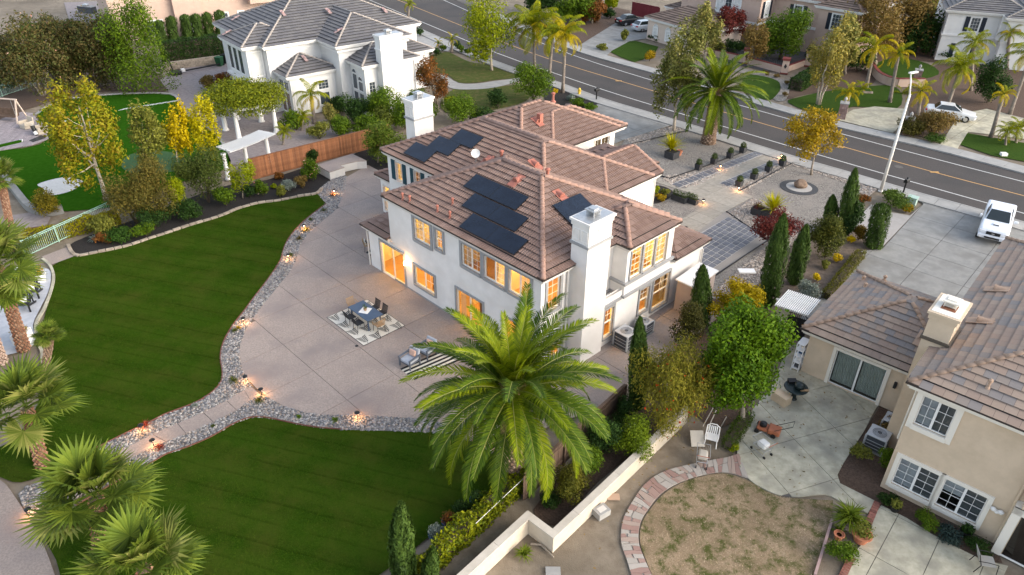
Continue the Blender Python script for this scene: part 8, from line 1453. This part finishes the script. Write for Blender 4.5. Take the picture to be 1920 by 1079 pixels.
def pane(t, q, out=.012, name='window'):
    a, b, c = Vector(q[0]), Vector(q[1]), Vector(q[2]); n = (b-a).cross(c-a).normalized(); ctr = sum((Vector(k) for k in q), Vector())/len(q)
    if n.dot(ctr-Vector((ctr.x*.9, 0, .7))) < 0: n = -n
    MB().add([tuple(ctr+(Vector(k)-ctr)*.9+n*out) for k in q], [tuple(range(len(q)))]).build(name, m_cg, t)
def sedan(label, px, rz, paint, hatch=False):
    t = thing('parked_car', label, 'car', P(*px, .03), rz, 'cars parked across the street'); W_ = .88; st = [ring(x, W_*w, z0, zb, zt, tw) for x, w, z0, zb, zt, tw in ((2.25, .80, .32, .55, .62, .8), (2.1, .93, .22, .66, .74, .86), (1.2, 1, .2, .78, .90, .86), (.75, 1, .2, .84, .97, .84), (-1.2, 1, .2, .88, .99, .84), (-1.6, 1, .2, .90, 1.02, .86), (-2.1, .95, .24, .86, .98, .86), (-2.25, .82, .34, .70, .84, .84))]; body = loft(st).build('body', paint, t, smooth=False); body.modifiers.new('b', 'BEVEL').width = .05
    xb = (-1.95 if hatch else -1.5); c = [((.95, .73, .95), (xb, .74, .98)), ((.2, .58, 1.42), (xb+.45, .58, 1.43))]; v = [(x, s*y, z) for lv in c for (x, y, z) in lv for s in (-1, 1)]
    MB().add(v, [(0, 1, 3, 2), (4, 6, 7, 5), (0, 4, 5, 1), (2, 3, 7, 6), (0, 2, 6, 4), (1, 5, 7, 3)]).build('cabin', paint, t, bevel=.06)
    pane(t, [v[0], v[1], v[5], v[4]], name='windscreen'); pane(t, [v[2], v[3], v[7], v[6]], name='rear_window'); pane(t, [v[0], v[2], v[6], v[4]], name='side_window'); pane(t, [v[1], v[3], v[7], v[5]], name='side_window')
    for s in (-1, 1): MB().box(2.1, 2.27, s*.62-.16, s*.62+.16, .56, .68).build('headlight', m_hl, t); MB().box(-2.27, -2.12, s*.62-.18, s*.62+.18, .74, .9).build('tail_light', mat('tail_red', (.35, .02, .02), rough=.3), t); MB().box(.7, .85, s*.88-.02*s, s*1.02, .95, 1.06).build('mirror', paint, t)
    MB().box(-2.285, -2.27, -.25, .25, .6, .72).build('number_plate', m_colw, t); wheels(t, (1.35, -1.35), .87, .32); return t
sedan('black sedan parked in the driveway across the street', (1181, 46), R(28), m_car('black_paint', (.012, .013, .016))); sedan('silver hatchback parked beside the black sedan', (1212, 57), R(28), m_car('silver_paint', (.42, .46, .50)), True); sedan('white sedan half hidden by palms across the street', (1778, 222), R(-24), m_car('white_paint2', (.62, .63, .64)))
tr = thing('pickup_truck', 'white pickup truck parked on the right neighbour driveway', 'truck', P(1862, 433, .03), R(-125)); wp_ = m_car('white_paint', (.68, .71, .75)); W_ = .92
st = [ring(x, W_*w, z0, zb, zt, tw) for x, w, z0, zb, zt, tw in ((2.62, .80, .50, .78, .86, .84), (2.5, .95, .42, .92, 1.03, .84), (2.2, 1, .42, 1.02, 1.12, .84), (1.25, 1, .42, 1.08, 1.20, .86), (.9, 1, .42, 1.10, 1.22, .86), (-.75, 1, .42, 1.12, 1.2, .9), (-.8, 1, .42, 1.14, 1.22, .94), (-2.55, 1, .45, 1.14, 1.22, .94), (-2.62, .97, .5, 1.1, 1.2, .94))]
o = loft(st).build('body', wp_, tr); o.modifiers.new('b', 'BEVEL').width = .04; c = [(1.15, .78, 1.18), (-.72, .80, 1.18), (.35, .64, 1.74), (-.62, .66, 1.76)]; v = [(x, s*y, z) for x, y, z in c for s in (-1, 1)]
MB().add(v, [(0, 1, 3, 2), (4, 6, 7, 5), (0, 4, 5, 1), (2, 3, 7, 6), (0, 2, 6, 4), (1, 5, 7, 3)]).build('cab', wp_, tr, bevel=.06); pane(tr, [v[0], v[1], v[5], v[4]], .02, 'windscreen'); pane(tr, [v[2], v[3], v[7], v[6]], .02, 'rear_window'); pane(tr, [v[0], v[2], v[6], v[4]], .02, 'side_window'); pane(tr, [v[1], v[3], v[7], v[5]], .02, 'side_window')
MB().box(-2.5, -.82, -.76, .76, 1.225, 1.26).build('bed_cover', wp_, tr, bevel=.015); MB().box(2.5, 2.635, -.42, .42, .74, .94).build('grille', m_blk, tr); MB().box(2.635, 2.65, -.09, .09, .80, .88).build('badge', m_chr, tr); MB().box(2.45, 2.72, -.86, .86, .46, .70).build('bumper', wp_, tr, bevel=.04); MB().box(2.715, 2.73, -.45, .45, .50, .62).build('air_intake', m_blk, tr); MB().box(1.55, 1.85, -.2, .2, 1.14, 1.24).build('hood_scoop', wp_, tr, bevel=.03); MB().box(1.845, 1.856, -.17, .17, 1.165, 1.225).build('scoop_mouth', m_blk, tr)
for s in (-1, 1): MB().box(2.36, 2.58, s*.66-.17, s*.66+.17, .80, .98).build('headlight', m_hl, tr, bevel=.03); MB().box(.78, .95, s*.95-.03, s*.95+.2*s+.03, 1.2, 1.38).build('mirror', wp_, tr, bevel=.03); MB().box(2.72, 2.74, s*.68-.08, s*.68+.08, .5, .62).build('fog_light', m_hl, tr)
wheels(tr, (1.68, -1.6), .93, .38)
# ------------------------------------------------------------------ things far up left and small remains
t = thing('outdoor_table', 'dark outdoor table set on the far patio at the top left', 'table', P(205, 36), R(-20)); MB().box(-1.1, 1.1, -.55, .55, .7, .76).build('tabletop', m_blk, t)
for x in (-.95, .95):
    for y in (-.45, .45): MB().bar((x, y, 0), (x, y, .7), .07, .07).build('leg', m_blk, t)
for k, (px, py) in enumerate(((190, 42), (213, 46), (222, 34), (198, 30))): chair(('front left', 'front right', 'right', 'back')[k]+' dark chair at the far patio table', P(px, py), R(90*k), m_blk, False, 'far patio chairs')
t = thing('grill_island', 'dark outdoor grill island at the top left', 'grill', P(165, 24), R(-20)); MB().box(-1.4, 1.4, -.45, .45, 0, .9).build('cabinet', m_acd, t); MB().box(-1.45, 1.45, -.5, .5, .9, .96).build('counter', m_side, t); MB().box(-.4, .4, -.3, .3, .96, 1.25).build('hood', m_metal, t, bevel=.06)
tag(MB().box(-.25, .25, -.2, .2, 0, .25).build('lawn_marker', m_colw), 'small white box on the lawn at the right edge', 'box').location = P(1881, 292)
